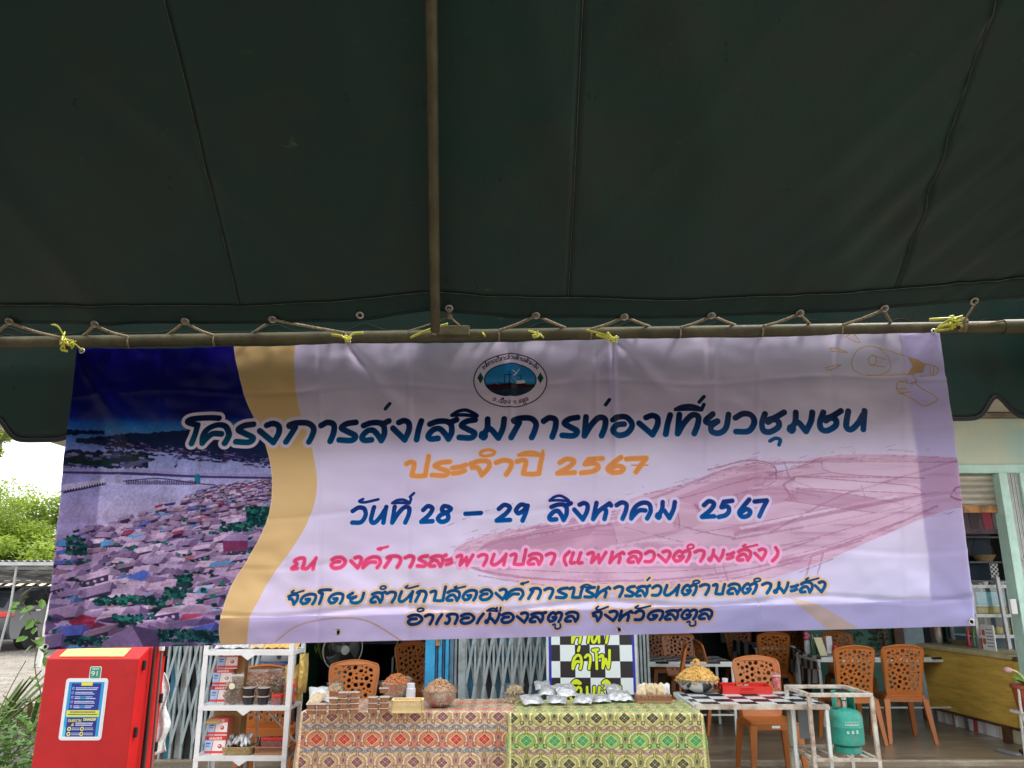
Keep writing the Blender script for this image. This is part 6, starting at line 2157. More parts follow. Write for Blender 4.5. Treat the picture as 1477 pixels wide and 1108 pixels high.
def basket(label, p, w, d, h, m, rz=0, nslot=14, scal=False, group=None, cat='basket'):
    t = thing('plastic_basket', label, cat, p, rz, group)
    MB().box(-w / 2 + .006, w / 2 - .006, -d / 2 + .006, d / 2 - .006, 0, .004).build('basket_floor', m, t)
    for (a, b_, n, out) in (((-w / 2, -d / 2), (w / 2, -d / 2), nslot, -1), ((-w / 2, d / 2), (w / 2, d / 2), nslot, 1), ((-w / 2, -d / 2), (-w / 2, d / 2), nslot // 2, 0), ((w / 2, -d / 2), (w / 2, d / 2), nslot // 2, 0)):
        mb = MB()
        A, B = Vector((*a, 0)), Vector((*b_, 0))
        mb.bar(A + Vector((0, 0, h - .004)), B + Vector((0, 0, h - .004)), .006, .008)
        mb.bar(A + Vector((0, 0, .008)), B + Vector((0, 0, .008)), .004, .016)
        mb.bar(A + Vector((0, 0, h * .5)), B + Vector((0, 0, h * .5)), .003, .004)
        for k in range(n + 1):
            q = A.lerp(B, k / n)
            mb.bar(q + Vector((0, 0, .004)), q + Vector((0, 0, h - .004)), .0042 if not scal else .006, .003)
            if scal:
                mb.ball(q + Vector((0, 0, h)), .0075, 6, 4)
        mb.build('basket_side', m, t)
    return t
b = on(586, 1029)
basket('small cream plastic basket in front of the snack bowls', (b.x, b.y + .055, TT), .20, .10, .078, M_cream_pl, .02, 20, True)

# ---- right sales table goods
b = on(740, 1015)
clear_box('lower clear box of pale crisps on the green banded cloth', (b.x, b.y + .08, TT), .15, .12, .055, M_pale, 7)
clear_box('upper clear box of pale crisps resting on the lower one', (b.x + .012, b.y + .085, TT + .062), .14, .11, .055, M_pale, 8)
pouches = [(771, 1019, .15, .10, -.9, .3, 'leftmost foil pouch leaning at the front of the green banded cloth'), (790, 1006, .14, .10, -.8, -.2, 'foil pouch propped behind the leftmost pouch'),
           (803, 1018, .13, .09, -1.0, -.15, 'foil pouch lying flat second from the left in front'), (820, 1008, .15, .11, -.7, .25, 'large foil pouch standing in the middle of the row'),
           (840, 1018, .13, .10, -.9, -.3, 'foil pouch right of the large middle one'), (784, 998, .13, .09, -.8, .1, 'rearmost foil pouch by the checkered sign'),
           (870, 1016, .13, .10, -1.0, .2, 'foil pouch lying third from the right'), (887, 1014, .12, .10, -.8, -.25, 'foil pouch second from the right in the row'),
           (888, 1003, .12, .09, -.8, .15, 'foil pouch propped behind the right hand pair'), (907, 1014, .11, .10, -.85, .35, 'rightmost foil pouch touching the brown basket')]
for k, (px, py, w, h, ti, rz, lab) in enumerate(pouches):
    b = on(px, py)
    bag('foil_pouch', lab, 'foil pouch', (b.x, b.y + .02, TT + .012), w, h * 1.25, .040, M_foil, rz, ti - .28, 'foil snack pouches on the green banded cloth', seed=20 + k)
b = on(944, 1014)
basket('brown slotted plastic basket at the right end of green banded cloth', (b.x, b.y + .06, TT), .25, .13, .055, M_brown_pl, -.02, 26)
for k in range(6):
    bag('snack_pouch', 'clear and white snack pouch heaped in the brown basket, ' + ['leftmost', 'second from left', 'third from left', 'fourth from left', 'fifth from left', 'rightmost'][k], 'snack pouch',
        (b.x - .09 + .036 * k, b.y + .05 + .02 * (k % 2), TT + .04), .08, .085, .04, M_sack if k % 2 else M_pale, random.uniform(-.5, .5), -.6 + .3 * (k % 3), 'snack pouches in the brown basket', seed=50 + k)

# ------------------------------------------------------------------ checkered sign
def sign_art():
    cv = Canvas(560, 900, None, bcol(225, 235, 232))
    for j in range(-3, 8):
        for i in range(-1, 6):
            if (i + j) % 2 == 1:
                xa, ya = 73 + i * 97.5, 220 + j * 101
                cv.poly([(xa, ya), (xa + 97.5, ya), (xa + 97.5, ya + 101), (xa, ya + 101)], bcol(44, 40, 42))
    cv.poly([(0, 0), (16, 0), (16, 900), (0, 900)], bcol(36, 50, 170)); cv.poly([(544, 0), (560, 0), (560, 900), (544, 900)], bcol(36, 50, 170))
    cv.poly([(0, 0), (560, 0), (560, 14), (0, 14)], bcol(36, 50, 170))
    yel, blk = bcol(214, 232, 40), bcol(16, 16, 18)
    def line(spec, base, H, sw):
        ls = []
        for it in spec:
            ch, a, b_ = it[:3]
            if len(it) == 5:
                ls += glyph_lines(ch, a, b_, it[4], 0, 0, it[3])
            else:
                ls += glyph_lines(ch, a, b_, base, H)
        for w, c in ((sw + 12, blk), (sw, yel)):
            for l in ls:
                cv.stroke(l, w, c, 1, smooth=False)
    #  '่าน้ำ'  'ค่าไฟ'  'เติมเงิน'
    line([('ค', 154, 210), ("'", 190, 198, 64, 92), ('า', 232, 266), ('น', 284, 334), ('t', 300, 330, 50, 84), ('o', 330, 352, 66, 96), ('า', 350, 386)], 205, 84, 17)
    line([('ค', 154, 212), ("'", 192, 200, 232, 256), ('า', 236, 268), ('ไ', 288, 320), ('ฟ', 330, 396)], 366, 84, 18)
    line([('เ', 104, 116), ('ต', 136, 204), ('i', 150, 202, 438, 458), ('ม', 226, 290), ('เ', 312, 324), ('ง', 338, 384), ('i', 346, 390, 438, 458), ('น', 406, 458)], 562, 84, 17)
    return cv.a
SY = 7.35
s0, s1 = X(792, SY, 960), X(916, SY, 960)
ztop = at(850, 880, SY).z
sg = thing('checkered_sign', 'black and white checkered standing sign with yellow Thai lettering', 'sign', ((s0 + s1) / 2, SY, 0), -.02)
sw_ = s1 - s0
sh_ = sw_ * 900 / 560
MB().add([(-sw_ / 2, -.012, ztop - sh_), (sw_ / 2, -.012, ztop - sh_), (sw_ / 2, .012, ztop), (-sw_ / 2, .012, ztop)], [(0, 1, 2, 3)]).build('printed_face', image_mat('sign_print', sign_art(), rough=.4), sg, recalc=False,
    uvfn=lambda c, i: ((c[0] + sw_ / 2) / sw_, (c[2] - ztop + sh_) / sh_))
MB().prism([(-.003, ztop - sh_ - .01), (.02, ztop + .01), (.04, ztop + .01), (.017, ztop - sh_ - .01)], lambda u, v, t: (t, u, v), -sw_ / 2 - .01, sw_ / 2 + .01).build('board', M_white, sg)
for s in (-1, 1):
    MB().bar((s * (sw_ / 2 + .012), .0, 0), (s * (sw_ / 2 + .012), .03, ztop + .02), .022).build('frame_post', M_white, sg)

# ------------------------------------------------------------------ white framed table with checkered top
M_frame = mat('chipped_white_frame', (.66, .70, .66), rough=.5, var=.12, vscale=6, stain=(.30, .20, .12), sscale=12, samt=.2)
M_rustfr = mat('rusty_white_frame', (.58, .54, .46), rough=.7, var=.2, vscale=10, stain=(.24, .11, .05), sscale=9, samt=.75)
def check_mat(name, s, ang=0, glossy=.3):
    m = bpy.data.materials.new(name); m.use_nodes = True
    nt = m.node_tree; b = nt.nodes['Principled BSDF']; b.inputs['Roughness'].default_value = glossy
    tc = nt.nodes.new('ShaderNodeTexCoord'); mp = nt.nodes.new('ShaderNodeMapping'); ck = nt.nodes.new('ShaderNodeTexChecker')
    mp.inputs['Rotation'].default_value = (0, 0, ang)
    mp.inputs['Location'].default_value = (.013, .017, .031)
    ck.inputs['Scale'].default_value = 1 / s
    ck.inputs['Color1'].default_value = (.70, .72, .72, 1); ck.inputs['Color2'].default_value = (.014, .014, .018, 1)
    nt.links.new(tc.outputs['Object'], mp.inputs[0]); nt.links.new(mp.outputs[0], ck.inputs[0]); nt.links.new(ck.outputs[0], b.inputs['Base Color'])
    return m
M_check = check_mat('checkered_oilcloth', .14)
ft = thing('framed_table', 'white framed low table with a checkered oilcloth top and bowl', 'table', (0, 0, 0))
fx0, fx1, fy0, fy1 = 1.33, 2.30, 6.0, 6.72
MB().box(fx0, fx1, fy0 + .01, fy1, .722, .738).build('table_top', M_frame, ft)
MB().box(fx0 + .01, fx1 - .01, fy0 + .02, fy1 - .005, .739, .743).build('oilcloth', M_check, ft)
MB().bar((fx0, fy0, .728), (fx1, fy0, .728), .022, .034).build('frame_rail', M_rustfr, ft)
MB().bar((fx1, fy0, .722), (fx1, fy1, .722), .022, .03).build('frame_rail', M_frame, ft)
MB().bar((fx0, fy0, .722), (fx0, fy1, .722), .022, .03).build('frame_rail', M_frame, ft)
for x, y in ((fx0 + .02, fy0 + .005), (fx1 - .015, fy0 + .005), (fx0 + .02, fy1 - .02), (fx1 - .02, fy1 - .02)):
    MB().bar((x, y, 0), (x, y, .71), .024).build('leg', M_frame, ft)
MB().bar((X(1142, 6.1, 1020), 6.1, .71), (X(1146, 6.1, 1020) - .02, 6.1, 0), .024).build('brace_leg', M_frame, ft)
MB().box(X(1150, 6.3, 1020), fx1 - .02, 6.30, 6.305, .46, .70).build('side_panel', M_grey, ft)
MB().bar((fx0, fy0 + .6, .18), (fx1, fy0 + .6, .18), .02).build('stretcher', M_frame, ft)

TB = .745
b = atz(1011, 1001, TB)
bw = bowl('wide steel bowl heaped with golden puffed snacks on the framed table', (b.x, b.y + .10, TB), .172, .105, M_fry3, .10, 520, .030, 11, film=False)
sb = MB().lathe([(.022, 0), (.03, .004), (.047, .035), (.049, .036), (.044, .034), (.026, .008), (.0001, .007)], n=20).build('small_bowl', M_white, None, smooth='auto')
sb.location = (b.x, b.y + .10, TB + .19)
tag(sb, 'small white bowl sitting on top of the golden snack heap', 'bowl')
o = heap(MB(), (b.x, b.y + .10, TB + .215), .043, .043, .035, 60, .02, 1.6, 13).build('puffed_snacks', M_fry3, None, recalc=False)
tag(o, 'golden puffed snacks piled in the small white bowl', 'snacks', kind='stuff')
# red tray
t = thing('red_tray', 'red plastic serving tray with handle slots beside the snack bowl', 'tray', (0, 0, 0))
c0 = atz(1078, 1000, TB)
t.location = (c0.x, c0.y + .07, TB); t.rotation_euler = (0, 0, -.10)
MB().box(-.18, .18, -.11, .11, .002, .008).build('tray_floor', M_redpl, t, bevel=.002)
for a, b_ in (((-.19, -.12), (.19, -.12)), ((-.19, .12), (.19, .12)), ((-.19, -.12), (-.19, .12)), ((.19, -.12), (.19, .12))):
    A, B = Vector((*a, 0)), Vector((*b_, 0))
    mb = MB()
    mb.bar(A + Vector((0, 0, .012)), B + Vector((0, 0, .012)), .006, .022); mb.bar(A + Vector((0, 0, .052)), B + Vector((0, 0, .052)), .009, .012)
    for q0, q1 in ((0, .36), (.64, 1)):
        mb.bar(A.lerp(B, q0) + Vector((0, 0, .034)), A.lerp(B, q1) + Vector((0, 0, .034)), .006, .026)
    mb.build('tray_side', M_redpl, t)
# drink cup
c0 = atz(1122, 993, TB)
t = thing('drink_cup', 'clear cup of bright red drink with a red straw', 'drink', (c0.x, c0.y + .03, TB))
M_drink = mat('red_soda', (.85, .06, .08), rough=.15, spec=.6, coat=.8, col2=(.9, .35, .38), vscale=30)
MB().lathe([(.028, .001), (.038, .085), (.0001, .086)], n=20).build('drink', M_drink, t, smooth='auto')
MB().lathe([(.030, 0), (.043, .115), (.045, .118), (.045, .122), (.0001, .135)], n=20).build('cup', M_film, t, smooth='auto')
MB().lathe([(.040, .087), (.042, .10), (.0001, .108)], n=14).build('pink_foam', mat('pink_foam', (.8, .4, .45), rough=.6), t, smooth=True)
MB().tube([(.0, 0, .03), (-.02, .0, .185)], .004, 6).build('straw', M_redpl, t)
o = MB().lathe([(.020, 0), (.026, .06), (.024, .06), (.019, .004), (.0001, .004)], n=16).build('small_cup', M_frosted, None, smooth='auto')
c0 = atz(1048, 990, TB); o.location = (c0.x, c0.y + .04, TB)
tag(o, 'small frosted cup standing between the snack bowl and red tray', 'cup')
o = MB().box(-.07, .07, -.02, .02, 0, .01).build('metal_tongs', M_steel, None, bevel=.004)
c0 = atz(1088, 991, TB); o.location = (c0.x, c0.y + .08, TB + .001); tag(o, 'flat steel utensil lying behind the red tray', 'utensil')

# ------------------------------------------------------------------ rusty stand with gas cylinder
rs_ = thing('rusty_stand', 'rust flecked white steel stand holding the green gas cylinder', 'stand', (0, 0, 0))
rx0, rx1, ry0, ry1, rz1 = X(1166, 5.95, 1000), X(1256, 5.95, 1000), 5.95, 6.42, .815
for a, b_ in (((rx0, ry0), (rx1, ry0)), ((rx0, ry1), (rx1, ry1)), ((rx0, ry0), (rx0, ry1)), ((rx1, ry0), (rx1, ry1))):
    MB().bar((*a, rz1), (*b_, rz1), .035, .026).build('top_rail', M_rustfr, rs_, bevel=.003)
    MB().bar((*a, .385), (*b_, .385), .022, .022).build('shelf_rail', M_rustfr, rs_)
for k in range(4):
    x = rx0 + (rx1 - rx0) * (k + .5) / 4
    MB().bar((x, ry0, .39), (x, ry1, .39), .03, .006).build('shelf_slat', M_rustfr, rs_)
for x in (rx0, rx1):
    for y in (ry0, ry1):
        MB().bar((x + (.012 if x == rx1 else 0), y, 0), (x, y, rz1 - .01), .026).build('leg', M_rustfr, rs_)
M_cyl = mat('turquoise_cylinder_paint', (.03, .36, .27), rough=.42, var=.2, vscale=6, stain=(.16, .34, .28), sscale=14, samt=.55, bump=.15)
scuff(M_cyl, (.22, .12, .06), 16, .64, (1, 1, 1))
gp_ = Vector((X(1221, 6.15, 1045), 6.17, .396))
gc = thing('gas_cylinder', 'turquoise cooking gas cylinder with guard collar on the rusty stand', 'gas cylinder', gp_)
MB().lathe([(.085, 0), (.095, .0), (.095, .04), (.085, .045), (.118, .06), (.122, .09), (.122, .17), (.1235, .174), (.1235, .182), (.122, .186), (.122, .235), (.112, .27), (.085, .292), (.04, .303), (.0001, .305)], n=36).build('tank', M_cyl, gc, smooth='auto')
def collar(u, v):
    a = R(-230 + 280 * u); return Vector((.078 * math.cos(a), .078 * math.sin(a), .285 + .125 * v))
MB().grid(lambda u, v: collar(.0 + .3 * u, v), 10, 3).build('guard_collar', M_cyl, gc, smooth=True, solid=.004)
MB().grid(lambda u, v: collar(.7 + .3 * u, v), 10, 3).build('guard_collar', M_cyl, gc, smooth=True, solid=.004)
MB().grid(lambda u, v: collar(.3 + .4 * u, .8 + .2 * v), 14, 2).build('guard_collar', M_cyl, gc, smooth=True, solid=.004)
MB().tube([(.078 * math.cos(a), .078 * math.sin(a), .412) for a in np.linspace(0, 2 * PI, 30)[:-1]], .006, 6, closed=True).build('collar_ring', M_cyl, gc, smooth=True)
MB().lathe([(.02, .3), (.02, .35), (.03, .36), (.03, .38), (.0001, .38)], n=12).build('valve', M_ringb, gc, smooth='auto')
MB().lathe([(.05, .405), (.055, .415), (.03, .43), (.0001, .43)], n=14).build('burner_cap', M_black, gc, smooth='auto')
M_paint_w = mat('worn_white_stencil', (.55, .66, .62), rough=.6, var=.3, vscale=40)
for (z, n, h) in ((.195, 11, .014), (.215, 7, .010), (.140, 3, .026)):
    for k in range(n):
        a = R(-90 - 24 + 48 * (k + .5) / n)
        w = .0035 if h < .02 else .008
        o = MB().box(-w, w, -.0008, .0008, 0, h * (.7 + .3 * ((k * 7) % 3) / 2)).build('stencil_mark', M_paint_w, gc)
        o.location = (.1228 * math.cos(a), .1228 * math.sin(a), z)
        o.rotation_euler = (0, 0, a + PI / 2)
# ------------------------------------------------------------------ perforated orange plastic chairs
M_chair = mat('orange_brown_plastic', (.46, .14, .025), rough=.4, var=.1, vscale=3, spec=.5)
_nt = M_chair.node_tree
_oi = _nt.nodes.new('ShaderNodeObjectInfo'); _hs = _nt.nodes.new('ShaderNodeHueSaturation')
_mr = _nt.nodes.new('ShaderNodeMapRange'); _mr.inputs[3].default_value = .72; _mr.inputs[4].default_value = 1.08
_old = _nt.nodes['Principled BSDF'].inputs['Base Color'].links[0].from_socket
_nt.links.new(_oi.outputs['Random'], _mr.inputs[0]); _nt.links.new(_mr.outputs[0], _hs.inputs['Value'])
_nt.links.new(_old, _hs.inputs['Color']); _nt.links.new(_hs.outputs[0], _nt.nodes['Principled BSDF'].inputs['Base Color'])
scuff(M_chair, (.36, .20, .11), 12, .62, (1, 1, 2.5))
def back_mesh():
    cu = bpy.data.curves.new('backrest', 'CURVE'); cu.dimensions = '2D'; cu.fill_mode = 'BOTH'; cu.extrude = .007; cu.bevel_depth = .0025; cu.bevel_resolution = 0
    def addp(pts):
        sp = cu.splines.new('POLY'); sp.points.add(len(pts) - 1)
        for i, (x, y) in enumerate(pts):
            sp.points[i].co = (x, y, 0, 1)
        sp.use_cyclic_u = True
    top = [(.205 * math.sin(a) / math.sin(.9) * 1.0, .455 + .045 * (math.cos(a) - math.cos(.9)) / (1 - math.cos(.9))) for a in np.linspace(-.9, .9, 15)]
    addp([(-.168, .0)] + [(.168, .0)] + top[::-1])
    rr = random.Random(12)
    placed = []
    for size in (.0215, .018, .0145, .011, .008):
        for _ in range(900):
            y = rr.uniform(.065, .47)
            hw_ = .146 + .026 * y / .45
            x = rr.uniform(-hw_, hw_)
            r = size * rr.uniform(.88, 1.08)
            ymax = .462 + .030 * (1 - (x / .2) ** 2) - .022
            if y + r * 1.0 > ymax or abs(x) + r > hw_ + .004 or y - r < .055:
                continue
            if all(math.hypot(x - a_, (y - b_)) > r + c_ + .0055 for a_, b_, c_ in placed):
                placed.append((x, y, r))
    for x, yy, r in placed:
        ro = rr.uniform(-.9, .9); ax = rr.uniform(.72, .95)
        addp([(x + r * math.cos(a) * math.cos(ro) - r * ax * math.sin(a) * math.sin(ro), yy + r * math.cos(a) * math.sin(ro) + r * ax * math.sin(a) * math.cos(ro)) for a in np.linspace(0, 2 * PI, 13)[:-1]])
    o = bpy.data.objects.new('t', cu); C.objects.link(o)
    dg = bpy.context.evaluated_depsgraph_get()
    me = bpy.data.meshes.new_from_object(o.evaluated_get(dg))
    bpy.data.objects.remove(o)
    for v in me.vertices:
        x, y, z = v.co
        v.co = (x, .155 + .20 * y + .03 * 0 - .35 * x * x * 1.0 + .0 + z, .44 + y)
    me.materials.clear(); me.materials.append(M_chair)
    return me
def make_chair(label, loc, rz, group):
    t = thing('plastic_chair', label, 'chair', loc, rz, group)
    b_ = bpy.data.objects.new('backrest', back_mesh()); C.objects.link(b_); b_.parent = t
    MB().tube([Vector(p) for p in spline([(-.168, .150, .43), (-.19, .175, .66), (-.207, .225, .88), (-.15, .248, .925), (0, .258, .945), (.15, .248, .925), (.207, .225, .88), (.19, .175, .66), (.168, .150, .43)], 5)], .0105, 7).build('back_rim', M_chair, t, smooth=True)
    def seat(u, v):
        x, y = (u - .5) * 2, (v - .5) * 2
        w = .205 - .01 * v
        z = .445 - .014 * (1 - x * x) * (1 - y * y) - (.03 * max(0, -y - .6) ** 1.5)
        return Vector((x * w, .195 * y - .02, z))
    MB().grid(seat, 14, 14).build('seat', M_chair, t, smooth=True, solid=.008)
    mb = MB()
    for a, b2 in (((-.205, -.215), (.205, -.215)), ((-.198, .175), (.198, .175)), ((-.205, -.215), (-.198, .175)), ((.205, -.215), (.198, .175))):
        mb.bar((*a, .415), (*b2, .415), .010, .05)
    mb.build('seat_apron', M_chair, t)
    for sx_ in (-1, 1):
        for (y0, y1) in ((-.205, -.245), (.17, .235)):
            a, b2 = Vector((sx_ * .19, y0, .42)), Vector((sx_ * .225, y1, 0))
            mb = MB()
            d = (b2 - a)
            vs = []
            for tt, w in ((0, .030), (1, .019)):
                c = a + d * tt
                vs += [c + Vector((-w, -w * .7, 0)), c + Vector((w, -w * .7, 0)), c + Vector((w, w * .7, 0)), c + Vector((-w, w * .7, 0))]
            mb.add(vs, [(0, 1, 2, 3), (7, 6, 5, 4), (0, 4, 5, 1), (1, 5, 6, 2), (2, 6, 7, 3), (3, 7, 4, 0)])
            mb.build('leg', M_chair, t, bevel=.004)
    MB().box(-.035, .035, -.2225, -.2205, .405, .425).build('label_plate', M_whites, t)
    return t
GC = 'perforated orange plastic chairs around the shop'
ch0 = make_chair('orange chair facing the viewer behind the framed table and red tray', (X(1105, 7.25, 1000), 7.27, 0), 0, GC)
def chair(px, Y, rz, label, z=FZ):
    dup(ch0, (X(px, Y, 980), Y, z), rz, label)
chair(1293, 8.55, PI - .06, 'orange chair seen from behind, nearest the wooden counter')
chair(1221, 8.45, PI + .05, 'orange chair seen from behind above the gas cylinder')
chair(1226, 10.3, .1, 'orange chair facing out on the far side of the bottle table')
chair(1112, 10.6, PI, 'dark shaded orange chair seen from behind in the middle of the back')
chair(1076, 12.2, .1, 'farthest orange chair on the left of the checker draped table')
chair(1131, 12.3, -.1, 'farthest orange chair on the right of the checker draped table')
chair(1155, 11.6, .15, 'orange chair beside the pink flower on the far table')
chair(957, 8.45, -PI * .56, 'orange chair turned sideways beside the folded gate pillar')
chair(987, 10.1, .05, 'orange chair facing out behind the left inside table')
chair(957, 11.2, .2, 'orange chair deepest in by the folded gate pillar')
chair(1040, 9.0, PI * .5, 'orange chair pushed in sideways at the left inside table')
dup(ch0, (X(505, 6.85, 980), 6.85, 0), .05, 'orange chair behind the tub stacks of the red banded table')
dup(ch0, (X(606, 8.4, 960), 8.5, FZ), .5, 'orange chair half hidden by the bright blue door post')
dup(ch0, (X(396, 6.95, 1000), 6.95, 0), PI, 'orange chair behind the lower shelf of the white rack')

# ------------------------------------------------------------------ tables inside
def frame_table(label, x0, x1, y0, y1, drape=None):
    t = thing('inside_table', label, 'table', ((x0 + x1) / 2, (y0 + y1) / 2, FZ), 0, 'white framed tables inside the shop')
    w, d = (x1 - x0) / 2, (y1 - y0) / 2
    MB().box(-w, w, -d, d, .715, .735).build('table_top', M_check, t)
    for a, b_ in (((-w, -d), (w, -d)), ((-w, d), (w, d)), ((-w, -d), (-w, d)), ((w, -d), (w, d))):
        MB().bar((*a, .70), (*b_, .70), .026, .028).build('frame_rail', M_frame, t)
        MB().bar((a[0] * .98, a[1] * .96, .2), (b_[0] * .98, b_[1] * .96, .2), .016).build('stretcher', M_frame, t)
    for x in (-w + .01, w - .01):
        for y in (-d + .01, d - .01):
            MB().bar((x, y, 0), (x, y, .70), .028).build('leg', M_frame, t)
    return t
def drape(label, pts, h, n=30):
    """checkered oilcloth skirt hanging from a table edge, pts = top polyline"""
    P = [Vector(p) for p in pts]
    a, b = P
    L = (b - a).length
    nrm_ = Vector(((b - a).y, -(b - a).x, 0)).normalized()
    uv = []
    def f(u, v):
        uv.append((u * L / .17, v * h / .17))
        return a.lerp(b, u) + Vector((0, 0, -h * v * (1 - .12 * math.sin(u * 9)))) + nrm_ * (.012 * math.sin(u * L * 24) * v + .02 * v)
    m = M_cloth_check
    o = MB().grid(f, 60, 10).build('checkered_drape', m, None, smooth=True, recalc=False, uvfn=lambda c, i: uv[i])
    tag(o, label, 'tablecloth', 'checkered oilcloths hanging from the inside tables')
M_cloth_check = bpy.data.materials.new('checkered_drape_cloth'); M_cloth_check.use_nodes = True
_nt = M_cloth_check.node_tree; _c = _nt.nodes.new('ShaderNodeTexChecker'); _u = _nt.nodes.new('ShaderNodeTexCoord')
_c.inputs['Scale'].default_value = 1; _c.inputs['Color1'].default_value = (.62, .65, .66, 1); _c.inputs['Color2'].default_value = (.014, .016, .022, 1)
_nt.links.new(_u.outputs['UV'], _c.inputs[0]); _nt.links.new(_c.outputs[0], _nt.nodes['Principled BSDF'].inputs['Base Color'])
_nt.nodes['Principled BSDF'].inputs['Roughness'].default_value = .4
frame_table('left inside table with white frame under the checkered cloth', 1.30, X(1057, 8.8, 950), 8.8, 9.5)
ax0, ax1 = X(1180, 9.3, 950), 5.0
frame_table('right inside table with bottles against the teal wall', ax0, ax1, 9.3, 10.0)
drape('checkered oilcloth hanging from the left end of the bottle table', [(X(1140, 11.0, 940), 11.0, .77), (ax0 + .02, 9.28, .77)], .34)
frame_table('far inside table with white corner leg behind the shaded chair', X(1084, 11.2, 940), X(1140, 11.2, 940), 11.0, 11.7)
drape('checkered oilcloth hanging at the far left behind the framed table', [(X(1058, 11.8, 940), 11.8, .80), (X(1084, 11.0, 940), 10.96, .79)], .34)
bz = FZ + .74
def small(px, Y, zoff=0.0, py=950):
    return Vector((X(px, Y, py), Y, bz + zoff))
M_gbot = mat('green_glass_bottle', (.04, .14, .07), rough=.12, spec=.8)
for k, (px, lab) in enumerate(((1174, 'left green glass bottle on the bottle table'), (1181, 'right green glass bottle on the bottle table'))):
    o = MB().lathe([(.028, 0), (.03, .01), (.03, .13), (.012, .19), (.012, .235), (.016, .24), (.0001, .241)], n=14).build('glass_bottle', M_gbot, None, smooth='auto')
    o.location = small(px, 9.6 + .05 * k); tag(o, lab, 'bottle', 'green bottles on the inside table')
o = MB().add([(0, 0, 0), (.09, .02, 0), (.05, .05, .20), (-.05, .03, .20), (0, .01, 0), (.09, .03, 0), (.05, .06, .20), (-.05, .04, .20)], [(0, 1, 2, 3), (4, 5, 6, 7), (0, 4, 5, 1), (1, 5, 6, 2), (2, 6, 7, 3), (3, 7, 4, 0)]).build('menu_card', mat('cream_card', (.72, .66, .42), rough=.6), None)
o.location = small(1184, 9.45); tag(o, 'cream menu card leaning by the green bottles', 'card')
o = MB().box(-.035, .035, -.03, .03, 0, .20).build('tissue_box', M_whites, None, bevel=.006)
o.location = small(1197, 9.75); tag(o, 'tall white tissue dispenser on the bottle table', 'tissue box')
o = MB().lathe([(.03, 0), (.035, .06), (.03, .10), (.0001, .10)], n=12).build('sauce_jar', M_redpl, None, smooth='auto')
o.location = small(1206, 9.7); tag(o, 'small red sauce jar right of the white tissue dispenser', 'jar')
t = thing('flower_vase', 'small vase with a pink flower on the inside table', 'vase', small(1166, 9.75))
MB().lathe([(.025, 0), (.04, .05), (.03, .13), (.034, .15), (.0001, .15)], n=12).build('vase', M_frosted, t, smooth='auto')
mb = MB()
for k in range(9):
    mb.ball((.035 * math.cos(k * 2.4) * (k / 9), .03 * math.sin(k * 2.4) * (k / 9), .2 + .03 * math.cos(k)), .022, 7, 5)
mb.build('petals', mat('pink_petals', (.70, .16, .26), rough=.6), t, smooth=True)
MB().tube([(0, 0, .1), (0, 0, .2)], .003, 5).build('stem', M_lush, t)
o = MB().ball((0, 0, 0), .07, 10, 7, .7).build('white_cloth_bundle', M_sack, None, smooth=True)
o.location = Vector((X(1148, 12.4, 920), 12.4, at(1148, 917, 12.4).z)); tag(o, 'pale bundle high at the back beside the teal wall', 'bundle')
# dark cupboard and papers at the back of the right shop
cbd = thing('back_cupboard', 'dark cupboard with pale papers at the back of the right shop', 'cupboard', (X(1010, 13.3, 920), 13.3, FZ))
MB().box(-1.0, .9, -.2, .25, 0, 2.0).build('carcass', M_brown, cbd, bevel=.01)
MB().box(-.95, -.05, -.215, -.2, .1, 1.9).build('cupboard_door', M_darkwall, cbd)
MB().box(-.02, .85, -.215, -.2, .1, 1.9).build('cupboard_door', M_darkwall, cbd)
for k in range(4):
    MB().box(-.35 + .17 * k, -.28 + .17 * k, -.225, -.216, 1.18 + .05 * (k % 2), 1.28 + .04 * (k % 2)).build('paper', M_whites, cbd)
o = MB().box(-.14, .14, -.01, .01, 0, .2).build('notice_paper', mat('yellowed_paper', (.42, .42, .34), rough=.8), None)
o.location = (X(1052, 12.9, 918), 12.9, at(1052, 927, 12.9).z); tag(o, 'yellowed paper notice hanging at the back between chairs', 'notice')
# hanging vines with red flowers on the teal wall
for k, (px, lab, redc) in enumerate(((1211, 'left green garland hanging on the teal wall', 0), (1234, 'middle green garland hanging on the teal wall', 0), (1270, 'garland with dark red flowers on the teal wall', 1))):
    t = thing('wall_garland', lab, 'garland', (X(px, 11.12, 930), 11.12, 0), 0, 'garlands on the teal wall')
    rr_ = random.Random(k)
    mb = MB()
    z0 = at(px, 938 if redc else 927, 11.1).z
    for i in range(40 if not redc else 70):
        p = Vector((rr_.gauss(0, .06), rr_.uniform(-.05, .05), z0 + rr_.random() * .5))
        a = Vector((rr_.gauss(0, 1), rr_.gauss(0, .4), rr_.gauss(0, 1))).normalized() * .035; b2 = a.cross(Vector((0, 1, .3))).normalized() * .018
        mb.add([p - a, p + b2, p + a, p - b2], [(0, 1, 2, 3)])
    mb.build('leaves', mat('dark_garland_leaf_%d' % k, (.04, .10, .02) if not redc else (.10, .08, .03), rough=.6), t, recalc=False)
    if redc:
        mb = MB()
        for i in range(14):
            mb.ball((rr_.gauss(0, .05), -.05, z0 + rr_.random() * .42), .022, 6, 4)
        mb.build('flowers', mat('dark_red_petals', (.25, .02, .03), rough=.6), t)
    MB().tube([(0, 0, z0), (.02, .02, z0 + .5)], .004, 5).build('stem', M_bark, t)

